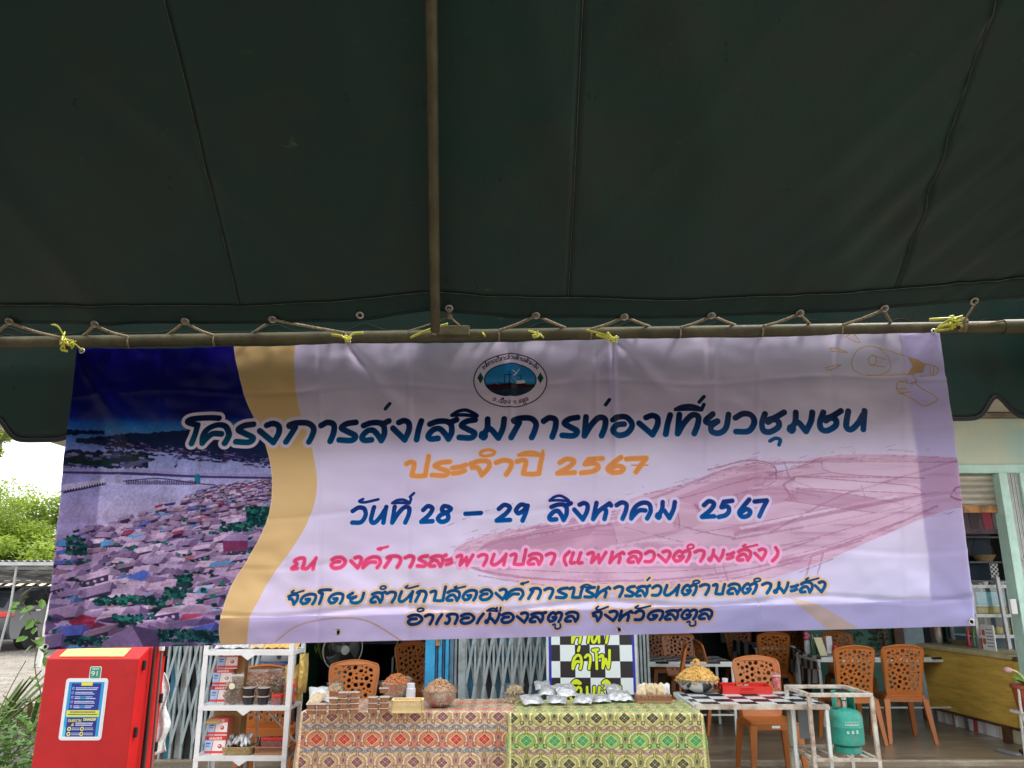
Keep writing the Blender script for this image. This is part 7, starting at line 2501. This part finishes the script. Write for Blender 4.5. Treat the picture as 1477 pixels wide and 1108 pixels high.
# ------------------------------------------------------------------ slanting counter at the right
M_panel = mat('yellow_brown_weave_panel', (.72, .47, .09), rough=.5, var=.25, vscale=3, stain=(.50, .28, .06), sscale=5, samt=.4, bump=.35, bscale=18, stretch=(.6, .6, 4))
M_edge = mat('pale_counter_edge', (.52, .46, .26), rough=.6, var=.2, vscale=8)
ct = thing('shop_counter', 'yellow brown panelled counter running inwards on the right', 'counter', (0, 0, 0))
A = Vector((X(1326, 9.7, 930), 9.7, 0)); B = Vector((X(1458, 8.15, 945), 8.15, 0))
zA, zB = at(1326, 928, 9.7).z, at(1458, 944, 8.15).z
ztopc = (zA + zB) / 2
bA, bB = at(1338, 1022, 9.7), at(1458, 1046, 8.15)
dirc = (B - A).normalized(); nc = Vector((dirc.y, -dirc.x, 0))
if nc.y > 0:
    nc = -nc
zb_ = .20
def slab(a, b, z0, z1, th, name, m, off=0.0, bev=0.0, lean=0.0):
    vs = []
    for z, lo in ((z0, lean), (z1, 0)):
        for p in (a, b):
            for s in (0, 1):
                vs.append(p + nc * (off - th * s - lo) + Vector((0, 0, z)))
    # order: z0:(a0,a1,b0,b1) z1:(a0,a1,b0,b1)
    return MB().add(vs, [(0, 2, 3, 1), (4, 5, 7, 6), (0, 4, 6, 2), (1, 3, 7, 5), (0, 1, 5, 4), (2, 6, 7, 3)]).build(name, m, ct, bevel=bev)
slab(A, B, zb_, ztopc - .05, .03, 'front_panel', M_panel, lean=.04)
slab(A - dirc * .03, B + dirc * .02, ztopc - .048, ztopc, .5, 'counter_top', M_edge, off=.03, bev=.006)
slab(A, B, zb_ - .04, zb_ - .002, .05, 'bottom_rail', M_brown, lean=.08)
C2 = B + Vector((.9, .05, 0))
nc_s = nc; nc = Vector((0, -1, 0))
slab(B + dirc * .03, C2, zb_ + .02, ztopc - .06, .03, 'end_panel', M_panel, lean=.10)
slab(B + dirc * .03, C2, ztopc - .058, ztopc - .02, .4, 'counter_top', M_brown, off=.02)
nc = nc_s
for p in (A + dirc * .1, B - dirc * .1, C2 - Vector((.1, 0, 0))):
    MB().box(p.x - .03, p.x + .03, p.y + .12, p.y + .18, FZ, zb_).build('counter_leg', M_brown, ct)
# papers and cartons stored under it
rr_ = random.Random(9)
for k in range(14):
    p = A.lerp(B, .06 + .045 * k) - nc * .20
    hgt = rr_.uniform(.17, .23)
    t_ = MB().box(-.04, .035, -.12, .1, 0, hgt, Matrix.Rotation(rr_.uniform(-.1, .1), 4, 'Y')).build('magazine_bundle', [M_whites, M_white, M_grey, mat('red_white_cover_%d' % k, (.5, .10, .12), rough=.5)][[0, 1, 0, 1, 3, 0, 1, 2, 0, 3, 0, 1, 0, 0][k]], None)
    t_.location = (p.x, p.y, FZ + .003); t_.rotation_euler = (0, 0, math.atan2(dirc.y, dirc.x))
    tag(t_, 'upright paper bundle under the counter, %s from its far end' % ['first', 'second', 'third', 'fourth', 'fifth', 'sixth', 'seventh', 'eighth', 'ninth', 'tenth', 'eleventh', 'twelfth', 'thirteenth', 'last'][k], 'paper bundle', 'paper bundles under the counter')
o = MB().box(-.22, .22, -.1, .1, 0, .14).build('cream_carton', mat('cream_carton', (.56, .50, .36), rough=.7), None, bevel=.004)
p = A.lerp(B, .86) - nc * .16
o.location = (p.x, p.y, FZ + .002); o.rotation_euler = (0, 0, math.atan2(dirc.y, dirc.x)); tag(o, 'low cream carton under the near end of the counter', 'carton')
# things on the counter
def onc(t_, back):
    p = A.lerp(B, t_) - nc * back
    return Vector((p.x, p.y, ztopc + .001))
p = onc(.02, .25)
o = MB().lathe([(.09, 0), (.10, .1), (.10, .34), (.105, .35), (.02, .37), (.0001, .38)], n=20).build('steel_pot', M_steel, None, smooth='auto'); o.location = p
tag(o, 'tall steel pot at the far end of the counter', 'pot')
p = onc(.24, .3)
o = MB().lathe([(.08, 0), (.16, .06), (.17, .07), (.0001, .03)], n=20).build('steel_basin', M_steel, None, smooth='auto'); o.location = p
tag(o, 'shallow steel basin beside the tall pot on the counter', 'basin')
for k, (tt, col, lab) in enumerate(((.40, (.45, .03, .08), 'dark red bottle standing left on the counter'), (.46, (.05, .18, .05), 'green bottle standing on the counter beside red ones'), (.52, (.5, .04, .06), 'red bottle standing right of the green one'), (.57, (.03, .03, .03), 'black bottle next to the price card on the counter'))):
    p = onc(tt, .22)
    o = MB().lathe([(.03, 0), (.032, .12), (.014, .17), (.014, .21), (.0001, .212)], n=12).build('bottle', mat('bottle_colour_%d' % k, col, rough=.2, spec=.7), None, smooth='auto'); o.location = p
    tag(o, lab, 'bottle', 'bottles on the counter')
p = onc(.70, .12)
t = thing('price_card', 'white printed price card standing on the counter', 'card', p, math.atan2(dirc.y, dirc.x))
MB().box(-.10, .10, -.006, .006, 0, .26).build('card', M_whites, t)
for k in range(6):
    MB().box(-.02, .08, -.0085, -.0065, .04 + .034 * k, .048 + .034 * k).build('print_line', mat('blue_grey_print_%d' % k, (.1, .14, .3), rough=.6), t)
for k in range(2):
    MB().box(-.085, -.04, -.0085, -.0065, .06 + .09 * k, .12 + .09 * k).build('print_block', mat('print_block_%d' % k, (.42, .16, .08), rough=.6), t)
# glass display cabinet with trays of yellow sweets
dc = thing('display_cabinet', 'steel framed glass display cabinet with trays of yellow sweets', 'cabinet', (0, 0, 0))
dY0, dY1 = 8.9, 9.4
dx0, dx1 = X(1405, dY0, 880), X(1475, dY0, 880) + .25
zc = [ztopc + .03, at(1430, 918, dY0).z, at(1430, 888, dY0).z, at(1430, 846, dY0).z]
for x in (dx0, dx0 + .40, dx1):
    for y in (dY0, dY1):
        MB().bar((x, y, FZ), (x, y, zc[3] + .04), .03).build('cabinet_post', M_cpsteel, dc)
for z in zc[1:]:
    MB().box(dx0, dx1, dY0, dY1, z - .012, z).build('cabinet_shelf', M_frame, dc)
    MB().bar((dx0, dY0 - .016, z), (dx1, dY0 - .016, z), .02, .035).build('cabinet_rail', M_frame, dc)
MB().box(dx0, dx1, dY1, dY1 + .02, FZ, zc[3]).build('cabinet_back', mat('blue_grey_back', (.08, .16, .20), rough=.5), dc)
MB().box(dx0 + .01, dx1 - .01, dY0 + .004, dY0 + .008, zc[1], zc[3]).build('glass_pane', M_pane, dc)
MB().bar((X(1443, dY0 - .15, 840), dY0 - .10, zc[3] + .10), (X(1458, dY0 - .15, 920), dY0 - .10, ztopc), .035).build('front_post', M_cpsteel, dc)
M_sweet = mat('yellow_sweets', (.62, .42, .10), rough=.7, var=.3, vscale=30, bump=.6, bscale=40)
for z, lab in ((zc[2], 'upper tray of yellow sweets in the glass cabinet'), (zc[1], 'lower tray of yellow sweets in the glass cabinet')):
    t = thing('sweets_tray', lab, 'tray', ((dx0 + dx1) / 2, (dY0 + dY1) / 2 - .05, z + .001), 0, 'trays of yellow sweets')
    MB().box(-.34, .34, -.16, .16, 0, .018).build('green_leaf_liner', M_lush, t)
    for k in range(5):
        MB().box(-.33 + .134 * k, -.205 + .134 * k, -.15, .15, .02, .085 + .01 * (k % 2)).build('sweet_block', M_sweet, t, bevel=.012)
o = MB().box(-.17, .17, -.1, .1, 0, .14).build('blue_box', mat('pale_blue_box', (.22, .50, .62), rough=.5, var=.2), None, bevel=.004)
o.location = (dx0 + .24, dY0 + .14, zc[3] - .21 + .0); tag(o, 'pale blue carton on the upper shelf of the glass cabinet', 'carton')
o.location.z = zc[3] - .20
MB().box(dx0, dx0 + .5, dY0 + .02, dY1, zc[3] - .215, zc[3] - .202).build('cabinet_shelf', M_frame, dc)
for k in range(5):
    o = MB().lathe([(.025, 0), (.04, .05), (.0001, .05)], n=12).build('glass_cup', [M_frosted, M_steel][k % 2], None, smooth='auto')
    o.location = (dx0 + .05 + .10 * k, dY0 + .15, zc[3] + .003); tag(o, 'upturned cup on top of the glass cabinet, %s' % ['leftmost', 'second from left', 'middle one', 'second from right', 'rightmost'][k], 'cup', 'cups on the glass cabinet')
# back of the right room: shelves, drink poster, baskets
rz0 = at(1410, 815, 11.0).z
sh2 = thing('back_shelves', 'dark wall shelves with checkered trim behind the glass cabinet', 'shelf', (0, 0, 0))
sX0, sX1 = X(1372, 11.0, 800), X(1450, 11.0, 800)
MB().box(sX0, sX1, 11.3, 11.34, FZ, 2.9).build('back_board', mat('dark_blue_board', (.03, .06, .10), rough=.6), sh2)
for py in (775, 811, 838):
    z = at(1410, py, 11.0).z
    MB().box(sX0, sX1, 11.0, 11.3, z - .01, z + .01).build('shelf_board', M_grey, sh2)
for k in range(2):
    x = X(1428 if k == 0 else 1450, 11.0, 825)
    MB().box(x, x + .11, 10.985, 10.99, at(1410, 835, 11).z, at(1410, 813, 11).z).build('checkered_strip', check_mat('small_check_%d' % k, .03), sh2)
ps = thing('drink_poster', 'dark poster with a red drink and a brown drink', 'poster', (0, 0, 0))
pzb, pzt = at(1410, 770, 10.6).z, at(1410, 733, 10.6).z
px0, px1 = X(1388, 10.6, 750), X(1446, 10.6, 750)
MB().box(px0, px1, 10.6, 10.62, pzb, pzt).build('poster_sheet', mat('mauve_poster', (.16, .10, .13), rough=.5, var=.6, vscale=5), ps)
for px, c in ((1405, (.05, .02, .02)), (1424, (.5, .02, .07)), (1438, (.2, .16, .16))):
    x = X(px, 10.6, 750)
    MB().prism([(-.05, 0), (.05, 0), (.075, .22), (-.075, .22)], lambda u, v, tt, x=x: (x + u, 10.598 - tt, pzb + .06 + v), 0, .003).build('printed_glass', mat('poster_glass_%d' % px, c, rough=.4), ps)
t = thing('wicker_basket', 'brown handled basket on the dark back shelf', 'basket', (X(1422, 11.05, 805), 11.1, at(1410, 811, 11).z + .011))
MB().lathe([(.10, 0), (.16, .09), (.15, .09), (.09, .01), (.0001, .01)], n=18).build('basket_bowl', M_wicker, t, smooth='auto')
MB().tube([(.15 * math.cos(a), 0, .09 + .24 * math.sin(a)) for a in np.linspace(0, PI, 14)], .008, 6).build('basket_handle', M_brown, t)
# plant pot on a stand at the right edge
pp_ = Vector((X(1472, 7.45, 1000) + .05, 7.42, 0))
t = thing('potted_plant', 'green plant in a rust red pot hung with white macrame cord', 'potted plant', pp_)
zp = at(1470, 1005, 7.42).z
MB().lathe([(.10, 0), (.125, .19), (.14, .195), (.14, .22), (.12, .22), (.11, .18), (.0001, .18)], (0, 0, zp - .12), 20).build('pot', mat('rust_red_pot', (.34, .07, .03), rough=.5, var=.2), t, smooth='auto')
MB().tube([Vector(p) for p in spline([(-.11, -.05, zp + .08), (-.13, -.07, zp - .1), (-.10, -.06, zp - .3), (-.13, -.06, zp - .45), (-.11, -.05, zp - .62)], 6)], .011, 6).build('macrame_cord', M_rope2 if 'M_rope2' in globals() else mat('white_cord', (.62, .6, .56), rough=.8, bump=.8, bscale=60), t, smooth=True)
for k in range(5):
    MB().tube([Vector(p) for p in spline([(-.11, -.06, zp - .2 - .06 * k), (-.14 + .01 * k, -.08, zp - .35 - .05 * k), (-.10 - .015 * k, -.06, zp - .5 - .04 * k)], 4)], .006, 5).build('cord_tassel', bpy.data.materials['white_cord'], t)
rr_ = random.Random(4)
for k in range(11):
    a = rr_.uniform(0, 6.28); l = rr_.uniform(.14, .26)
    def fl(u, v, a=a, l=l):
        r = l * v * .8; w = .03 * math.sin(PI * min(1, v * .9 + .08)) * (u - .5) * 2
        return Vector((r * math.cos(a) - w * math.sin(a), r * math.sin(a) + w * math.cos(a), zp + .08 + l * v * .9 - l * v * v * .5))
    MB().grid(fl, 2, 6).build('leaf', M_lush, t, smooth=True, solid=.002)
MB().tube([Vector(p) for p in spline([(-.02, -.05, zp + .1), (-.10, -.08, zp + .20), (-.19, -.1, zp + .245)], 5)], .010, 6).build('pale_stem', mat('pale_stem', (.5, .5, .25), rough=.6), t, smooth=True)
MB().ball((-.215, -.1, zp + .235), .035, 8, 6, .8).build('pink_bloom', mat('faded_pink_bloom', (.5, .28, .28), rough=.7, var=.3), t, smooth=True)
for s in (-1, 1):
    MB().tube([(s * .12, 0, 0), (s * .10, 0, zp - .13)], .010, 6).build('stand_leg', M_frame, t)
MB().tube([(-.12, 0, .35), (.14, 0, .35)], .008, 6).build('stand_rail', M_frame, t)
MB().box(-.13, .13, -.1, .1, zp - .14, zp - .121).build('stand_plate', M_frame, t)
# pair of sandals by the step
for k in range(2):
    o = MB().prism([(0, 0), (.05, -.02), (.09, .02), (.10, .1), (.085, .2), (.05, .25), (.01, .22), (-.01, .1)], lambda u, v, tt: (u, v, tt), 0, .02).build('sandal', M_black if k else M_grey, None, bevel=.004)
    o.location = (X(1468, 7.7, 1060) + .11 * k, 7.78, FZ + .002); o.rotation_euler = (0, 0, .3 - .5 * k)
    tag(o, ['grey sandal on the shop floor by the step', 'black sandal on the shop floor by the step'][k], 'sandal')

# ------------------------------------------------------------------ left shop interior
fan = thing('standing_fan', 'pale standing fan with dark blade cage in the left doorway', 'fan', (X(489, 8.4, 960), 8.4, FZ))
fzc = at(495, 935, 8.4).z - FZ
M_fanp = mat('cream_grey_fan_plastic', (.38, .38, .34), rough=.45)
MB().lathe([(.19, 0), (.19, .03), (.06, .06), (.045, .10), (.04, fzc - .45), (.06, fzc - .35)], n=20).build('stand', M_fanp, fan, smooth='auto')
MB().prism([(-.07, 0), (.07, 0), (.06, .28), (.02, .34), (-.03, .34)], lambda u, v, tt: (u, tt, v + fzc - .50), -.04, .04).build('neck_housing', M_fanp, fan, bevel=.01)
Mx = Matrix.Translation((.03, -.05, fzc)) @ Matrix.Rotation(.62, 4, 'Z') @ Matrix.Rotation(.12, 4, 'X')
def fring(r, y, n=36):
    return [Mx @ Vector((r * math.cos(2 * PI * k / n), y, r * math.sin(2 * PI * k / n))) for k in range(n)]
MB().tube(fring(.215, -.03), .007, 6, closed=True).build('cage_ring', M_fanp, fan, smooth=True)
M_cage = mat('dark_cage_wire', (.06, .065, .06), rough=.5)
mb = MB()
for k in range(44):
    a = 2 * PI * k / 44
    mb.tube([Mx @ Vector((r * math.cos(a + .5 * (r / .215)), -.03 - .045 * (1 - (r / .215) ** 2), r * math.sin(a + .5 * (r / .215)))) for r in (.04, .09, .14, .18, .215)], .0014, 4)
    mb.tube([Mx @ Vector((r * math.cos(a), -.03 + .06 * (1 - (r / .215) ** 2), r * math.sin(a))) for r in (.04, .12, .215)], .0014, 4)
stuffpart(mb.build('cage_wires', M_cage, fan))
for k in range(3):
    a0 = 2 * PI * k / 3
    def bl(u, v, a0=a0):
        r = .04 + .15 * u; a = a0 + (v - .5) * (.5 + .9 * u)
        return Mx @ Vector((r * math.cos(a), -.015 + .03 * (v - .5), r * math.sin(a)))
    MB().grid(bl, 6, 6).build('fan_blade', M_cage, fan, smooth=True, solid=.002)
MB().lathe([(.045, 0), (.045, .01), (.0001, .014)], n=18).build('hub_cap', M_fanp, fan).matrix_local = Mx @ Matrix.Translation((0, -.082, 0)) @ Matrix.Rotation(PI / 2, 4, 'X')
MB().lathe([(.06, 0), (.055, .12), (.0001, .14)], n=18).build('motor', M_fanp, fan, smooth='auto').matrix_local = Mx @ Matrix.Translation((0, .03, 0)) @ Matrix.Rotation(-PI / 2, 4, 'X')
# metal framed chair and things hung above it at the back of the left shop
t = thing('metal_chair', 'thin metal framed chair with dark seat at the back of the left shop', 'chair', (X(592, 10.5, 950), 10.5, FZ))
for x in (-.2, .2):
    MB().tube([Vector(p) for p in [(x, .2, .95), (x, .18, .46), (x, .2, .0)]], .012, 6).build('chair_frame', M_frame, t)
    MB().tube([Vector(p) for p in [(x, -.2, 0), (x, -.2, .64), (x, .18, .66)]], .012, 6).build('chair_frame', M_frame, t)
MB().box(-.2, .2, -.2, .2, .44, .47).build('seat', M_black, t)
MB().box(-.2, .2, .19, .21, .66, .95).build('backrest', M_black, t)
MB().tube([(-.2, -.2, .3), (.2, -.2, .3)], .01, 6).build('stretcher', M_frame, t)
for k in range(6):
    o = MB().prism([(-.14, 0), (.12, 0), (.15, .03), (-.1, .05)], lambda u, v, tt: (u, tt, v), -.02, .02).build('folded_garment', [mat('mauve_garment', (.30, .14, .26), rough=.9), M_whites, M_grey][k % 3], None)
    o.location = (X(592, 10.4, 920) + .06 * (k % 2), 10.45, at(590, 927, 10.4).z + .055 * k); tag(o, 'folded garment hung above the metal chair, layer %s from the bottom' % ['one', 'two', 'three', 'four', 'five', 'six'][k], 'clothing', 'garments above the metal chair')
o = MB().box(-.12, .12, -.1, .1, 0, .28).build('blue_bin', mat('blue_bin_plastic', (.03, .12, .42), rough=.5), None, bevel=.01)
o.location = (X(612, 8.9, 970), 8.95, FZ); tag(o, 'blue plastic bin beside the blue door post inside', 'bin')
t = thing('hanging_vine', 'yellow green leafy strand hanging on the dark green wall', 'plant', (X(467, 9.6, 930), 9.6, 0))
rr_ = random.Random(31); mb = MB()
z0 = at(467, 945, 9.6).z
for i in range(60):
    p = Vector((rr_.gauss(0, .06), rr_.uniform(-.05, .05), z0 + rr_.random() * .6)); a = Vector((rr_.gauss(0, .3), 0, -1)).normalized() * .06; b2 = Vector((.010, 0, 0))
    mb.add([p - a, p + b2, p + a, p - b2], [(0, 1, 2, 3)])
mb.build('leaves', mat('olive_strand', (.22, .24, .04), rough=.6), t, recalc=False)
MB().tube([(0, 0, z0), (0, 0, z0 + .7)], .005, 5).build('stem', M_bark, t)

# ------------------------------------------------------------------ white rack with its goods
M_rack = mat('white_rack_steel', (.74, .75, .74), rough=.4, var=.08, vscale=5, stain=(.45, .36, .28), sscale=14, samt=.08)
rk = thing('white_rack', 'white steel shelf rack with snack goods left of the tables', 'shelf rack', (0, 0, 0))
kx0, kx1, ky0, ky1 = -2.28, -1.615, 6.0, 6.34
zr_ = [1.115, .735, .40, .06]
for x in (kx0, kx1):
    for y in (ky0, ky1):
        mb = MB()
        s = 1 if x == kx0 else -1; q = 1 if y == ky0 else -1
        mb.box(min(x, x + s * .035), max(x, x + s * .035), y - .0015, y + .0015, 0, 1.165)
        mb.box(x - .0015, x + .0015, min(y, y + q * .035) + .002 * q, max(y, y + q * .035) + .002 * q, 0, 1.165)
        mb.build('rack_post', M_rack, rk)
for z in zr_:
    mb = MB().box(kx0, kx1, ky0 + .003, ky1 - .003, z - .004, z)
    mb.box(kx0 + .001, kx1 - .001, ky0 - .004, ky0 + .002, z - .032, z + .001).box(kx0 + .001, kx1 - .001, ky1 - .002, ky1 + .004, z - .032, z + .001)
    mb.build('rack_shelf', M_rack, rk)
    for x in (kx0, kx1):
        MB().bar((x, ky0, z - .016), (x, ky1, z - .016), .004, .03).build('shelf_end', M_rack, rk)
    MB().prism([(-.05, 0), (.05, 0), (0, -.035)], lambda u, v, t, z=z: ((kx0 + kx1) / 2 + u, ky0 - .006 - t, z - .031 + v), 0, .003).build('gusset', M_rack, rk)
MB().bar((kx0, ky1, .40), ((kx0 + kx1) / 2, ky1, .72), .010, .010).build('brace', M_rack, rk)
MB().bar((kx1, ky1, .40), ((kx0 + kx1) / 2, ky1, .72), .010, .010).build('brace', M_rack, rk)
MB().bar(((kx0 + kx1) / 2, ky1, .06), ((kx0 + kx1) / 2, ky1, .72), .008, .008).build('brace', M_rack, rk)
def box_art():
    cv = Canvas(200, 160, None, bcol(236, 228, 228))
    cv.poly([(0, 0), (200, 0), (200, 38), (0, 38)], bcol(206, 60, 50))
    cv.poly([(0, 38), (80, 38), (60, 160), (0, 160)], bcol(170, 200, 232)); cv.poly([(0, 128), (200, 128), (200, 150), (0, 150)], bcol(214, 70, 58))
    cv.poly([(14, 60), (58, 60), (52, 72), (12, 72)], bcol(60, 90, 170)); cv.poly([(10, 84), (52, 84), (48, 92), (8, 92)], bcol(60, 90, 170))
    cv.ellipse((146, 88), 38, 34, bcol(246, 240, 236)); cv.ellipse((146, 88), 22, 19, bcol(200, 80, 60)); cv.ellipse((140, 84), 9, 8, bcol(240, 220, 210))
    cv.poly([(78, 38), (84, 38), (70, 160), (62, 160)], bcol(214, 70, 58))
    for l in [l for ch, a in (('ข' if 'ข' in G else 'ม', 40), ('น', 64), ('ม', 88), ('ส', 114), ('ด', 140)) for l in glyph_lines(ch, a, a + 19, 30, 20)]:
        cv.stroke(l, 4, bcol(250, 240, 230), 1, smooth=False)
    cv.ellipse((26, 20), 12, 12, bcol(50, 70, 150))
    return cv.a
M_boxart = image_mat('snack_box_print', box_art(), rough=.5)
rb0 = None
def rbox(px, py, Y, zb, w, h, d, lab):
    global rb0
    if rb0 is None:
        t = thing('snack_box', lab, 'box', (0, 0, 0), 0, 'printed red, white and blue snack boxes on the rack')
        MB().box(-.5, .5, 0, 1, 0, 1).build('carton', mat('box_card', (.60, .16, .10), rough=.6), t)
        f_ = MB().add([(-.5, -.012, 0), (.5, -.012, 0), (.5, -.012, 1), (-.5, -.012, 1)], [(0, 1, 2, 3)]).build('printed_front', M_boxart, t, recalc=False, uvfn=lambda c, i: (c[0] + .5, c[2]))
        rb0 = t; r = t
    else:
        r = dup(rb0, (0, 0, 0), 0, lab)
    r.location = (X(px, Y, py), Y, zb); r.scale = (w, d, h)
zs2, zs3 = zr_[1] + .001, zr_[2] + .001
rbox(318, 1000, 6.14, zs2, .145, .118, .10, 'printed snack box at the bottom of the middle shelf stack')
rbox(321, 975, 6.145, zs2 + .119, .145, .118, .10, 'printed snack box in the middle of the middle shelf stack')
rbox(329, 952, 6.15, zs2 + .238, .145, .112, .10, 'printed snack box on top of the middle shelf stack')
rbox(310, 1076, 6.04, zs3, .15, .125, .13, 'printed snack box at the bottom left of the lower shelf')
rbox(314, 1052, 6.05, zs3 + .126, .14, .115, .12, 'printed snack box stacked at the left of lower shelf')
o = MB().box(-.10, .10, 0, .14, 0, .27).build('kraft_carton', M_kraft, None, bevel=.003)
o.location = (X(327, 6.18, 1050), 6.18, zs3); tag(o, 'open kraft cardboard carton behind the boxes on the lower shelf', 'carton')
MB().box(-.10, .0, -.05, .0, .268, .272, Matrix.Rotation(.5, 4, 'X')).build('flap', M_kraft, o)
o = MB().box(-.03, .03, 0, .09, 0, .34).build('kraft_sheet', M_kraft, None)
o.location = (X(347, 6.2, 960), 6.2, zs2); tag(o, 'narrow brown card standing beside the middle shelf stack', 'card')
def zip_bag(lab, px, Y, zb, w, h, fill, n, s, seed, dep=.05):
    t = thing('zip_bag', lab, 'snack bag', (X(px, Y, 1000), Y, zb), random.uniform(-.15, .15), 'clear zip bags of snacks on the rack')
    bag('film', None, None, (0, 0, 0), w, h, dep, M_film, seed=seed, parent=t)
    rr = random.Random(seed); mb = MB()
    for k in range(n):
        p = Vector((rr.uniform(-.4, .4) * w, rr.uniform(-.3, .3) * dep, h * rr.uniform(.05, .66)))
        d = Vector((rr.gauss(0, .7), rr.gauss(0, .2), rr.gauss(0, 1))).normalized() * s
        mb.tube([p - d, p + d * .3 + Vector((.004, 0, 0)), p + d], s * .13, 4)
    stuffpart(mb.build('snack_pieces', fill, t, recalc=False))
    MB().box(-w * .46, w * .46, -.002, .002, h * .90, h * .97).build('zip_strip', M_sack, t)
    return t
t = zip_bag('clear zip bag of brown dried strips at the front of the middle shelf', 337, 6.06, zs2, .135, .215, M_strips, 150, .022, 3)
o = MB().lathe([(.022, 0), (.022, .001), (.0001, .001)], n=16).build('round_sticker', mat('cream_sticker', (.75, .70, .45), rough=.5), t); o.location = (-.01, -.034, .13); o.rotation_euler = (PI / 2, 0, 0)
for k, (px, w, lab) in enumerate(((370, .17, 'clear zip bag lying behind the black cups'), (395, .12, 'clear zip bag between the cups and red lidded jars'), (410, .13, 'clear zip bag at the back right of the middle shelf'))):
    zip_bag(lab, px, 6.2 + .03 * k, zs2, w, .235, M_strips if k else M_pale, 60, .02, 10 + k)
bag('gold_bag', 'gold foil snack bag at the right of the middle shelf', 'snack bag', (X(424, 6.22, 980), 6.22, zs2), .14, .26, .06, M_gold, .2, seed=8)
bag('gold_bag', 'gold foil snack bag hanging at the right end of the rack', 'snack bag', (kx1 + .03, 6.2, .80), .11, .28, .05, M_gold, 1.2, seed=9)
bc0 = None
for k, (px, lv) in enumerate(((359, 0), (359, 1), (380, 0), (380, 1))):
    lab = 'black sauce cup, %s of the %s pair on the middle shelf' % (['lower', 'upper'][lv], ['left', 'right'][k // 2])
    if bc0 is None:
        bc0 = thing('sauce_cup', lab, 'cup', (0, 0, 0), 0, 'black sauce cups on the rack')
        MB().lathe([(.034, 0), (.043, .052), (.0001, .053)], n=20).build('cup', M_blackpl, bc0, smooth='auto')
        MB().lathe([(.046, .053), (.046, .058), (.0001, .060)], n=20).build('clear_lid', M_lid, bc0, smooth='auto')
        r = bc0
    else:
        r = dup(bc0, (0, 0, 0), 0, lab)
    r.location = (X(px, 6.07, 1005), 6.07, zs2 + .0605 * lv)
jr0 = None
for k, (px, Y, zz, lab) in enumerate(((401, 6.07, zs2, 'red lidded jar left in the front pair on the middle shelf'), (418, 6.07, zs2, 'red lidded jar right in the front pair on the middle shelf'), (419, 6.07, zs2 + .075, 'red lidded jar stacked on the right front jar'),
                                      (384, 6.14, zs3 + .03, 'red lidded jar left in the slotted basket'), (396, 6.14, zs3 + .03, 'red lidded jar middle in the slotted basket'), (408, 6.14, zs3 + .03, 'red lidded jar right in the slotted basket'))):
    if jr0 is None:
        jr0 = thing('lidded_jar', lab, 'jar', (0, 0, 0), 0, 'small red lidded jars on the rack')
        MB().prism(rrect(.07, .07, .012, 3), lambda u, v, tt: (u, v, tt), 0, .052).build('jar', mat('jar_contents', (.30, .13, .12), rough=.25, coat=.5, var=.4, vscale=40), jr0)
        MB().prism(rrect(.078, .078, .014, 3), lambda u, v, tt: (u, v, tt), .0525, .070).build('lid', M_redpl, jr0, bevel=.002)
        r = jr0
    else:
        r = dup(jr0, (0, 0, 0), 0, lab)
    r.location = (X(px, Y, 1005 if k < 3 else 1080), Y, zz)
t = thing('cane_tray', 'woven cane tray with foil wrapped sweets on the lower shelf', 'tray', (X(346, 6.1, 1082), 6.10, zs3))
for k in range(5):
    z = .008 + .010 * k
    MB().tube([Vector((x * (1 + .02 * k), y * (1 + .03 * k), z)) for x, y in rrect(.20, .15, .03, 4)], .0058, 6, closed=True).build('cane_ring', M_wicker, t, smooth=True)
MB().box(-.095, .095, -.07, .07, .001, .006).build('tray_floor', M_wicker, t)
for k in range(9):
    bag('foil_sweet', 'foil wrapped sweet in the woven cane tray, %s of the %s row' % (['leftmost', 'second', 'third', 'fourth', 'last'][k % 5], ['front', 'rear'][k // 5]), 'sweet', (t.location.x - .07 + .035 * (k % 5), t.location.y - .03 + .05 * (k // 5), zs3 + .05 + .015 * (k % 3)), .05, .06, .03, M_foil, random.uniform(-1, 1), -.7, 'foil sweets in the cane tray', seed=60 + k)
basket('slotted brown plastic basket with red lidded jars on the lower shelf', (X(397, 6.11, 1080), 6.11, zs3), .25, .17, .055, M_brown_pl, 0, 24)
for k, (px, m, w, lab) in enumerate(((321, M_foil, .15, 'silver foil pouch at the left end of the top shelf'), (345, M_foil, .16, 'silver foil pouch second on the top shelf'), (370, M_pale, .12, 'bag of pale brown snacks in the middle of the top shelf'),
                                     (391, M_fry3, .12, 'bag of golden snacks right of the middle on the top shelf'), (414, M_fry3, .15, 'bag of golden snacks at the right end of the top shelf'))):
    bag('snack_pouch', lab, 'snack bag', (X(px, 6.12, 935), 6.14, zr_[0] + .004), w, .12, .08, m, random.uniform(-.2, .2), -.9, 'pouches on the top shelf of the rack', seed=80 + k)
# helmet seen through the rack
t = thing('riding_helmet', 'grey and navy helmet seen through the top of the rack', 'helmet', (X(398, 7.1, 955), 7.1, at(398, 966, 7.1).z))
MB().ball((0, 0, .09), .13, 18, 12, .85).build('shell', M_grey, t, smooth=True)
MB().lathe([(.134, .02), (.136, .05), (.132, .075)], n=24).build('navy_band', mat('navy_plastic', (.02, .03, .10), rough=.3), t, smooth=True)
MB().tube([(.06, -.125, .12), (.06, -.118, .12)], .02, 12).build('vent', M_black, t)
ms = MB()
MB().box(-.25, .25, -.15, .15, -.04, -.001).build('stool_top', M_brown, None).location = (0, 0, 0)
st_ = bpy.data.objects[[o.name for o in bpy.data.objects if o.name.startswith('stool_top')][0]]
st_.location = (t.location.x, 7.1, t.location.z)
tag(st_, 'small brown high stool top carrying the helmet', 'stool')
for a in (-.2, .2):
    for b2 in (-.1, .1):
        MB().bar((a, b2, -t.location.z + 0), (a, b2, -.04), .025).build('stool_leg', M_brown, st_)
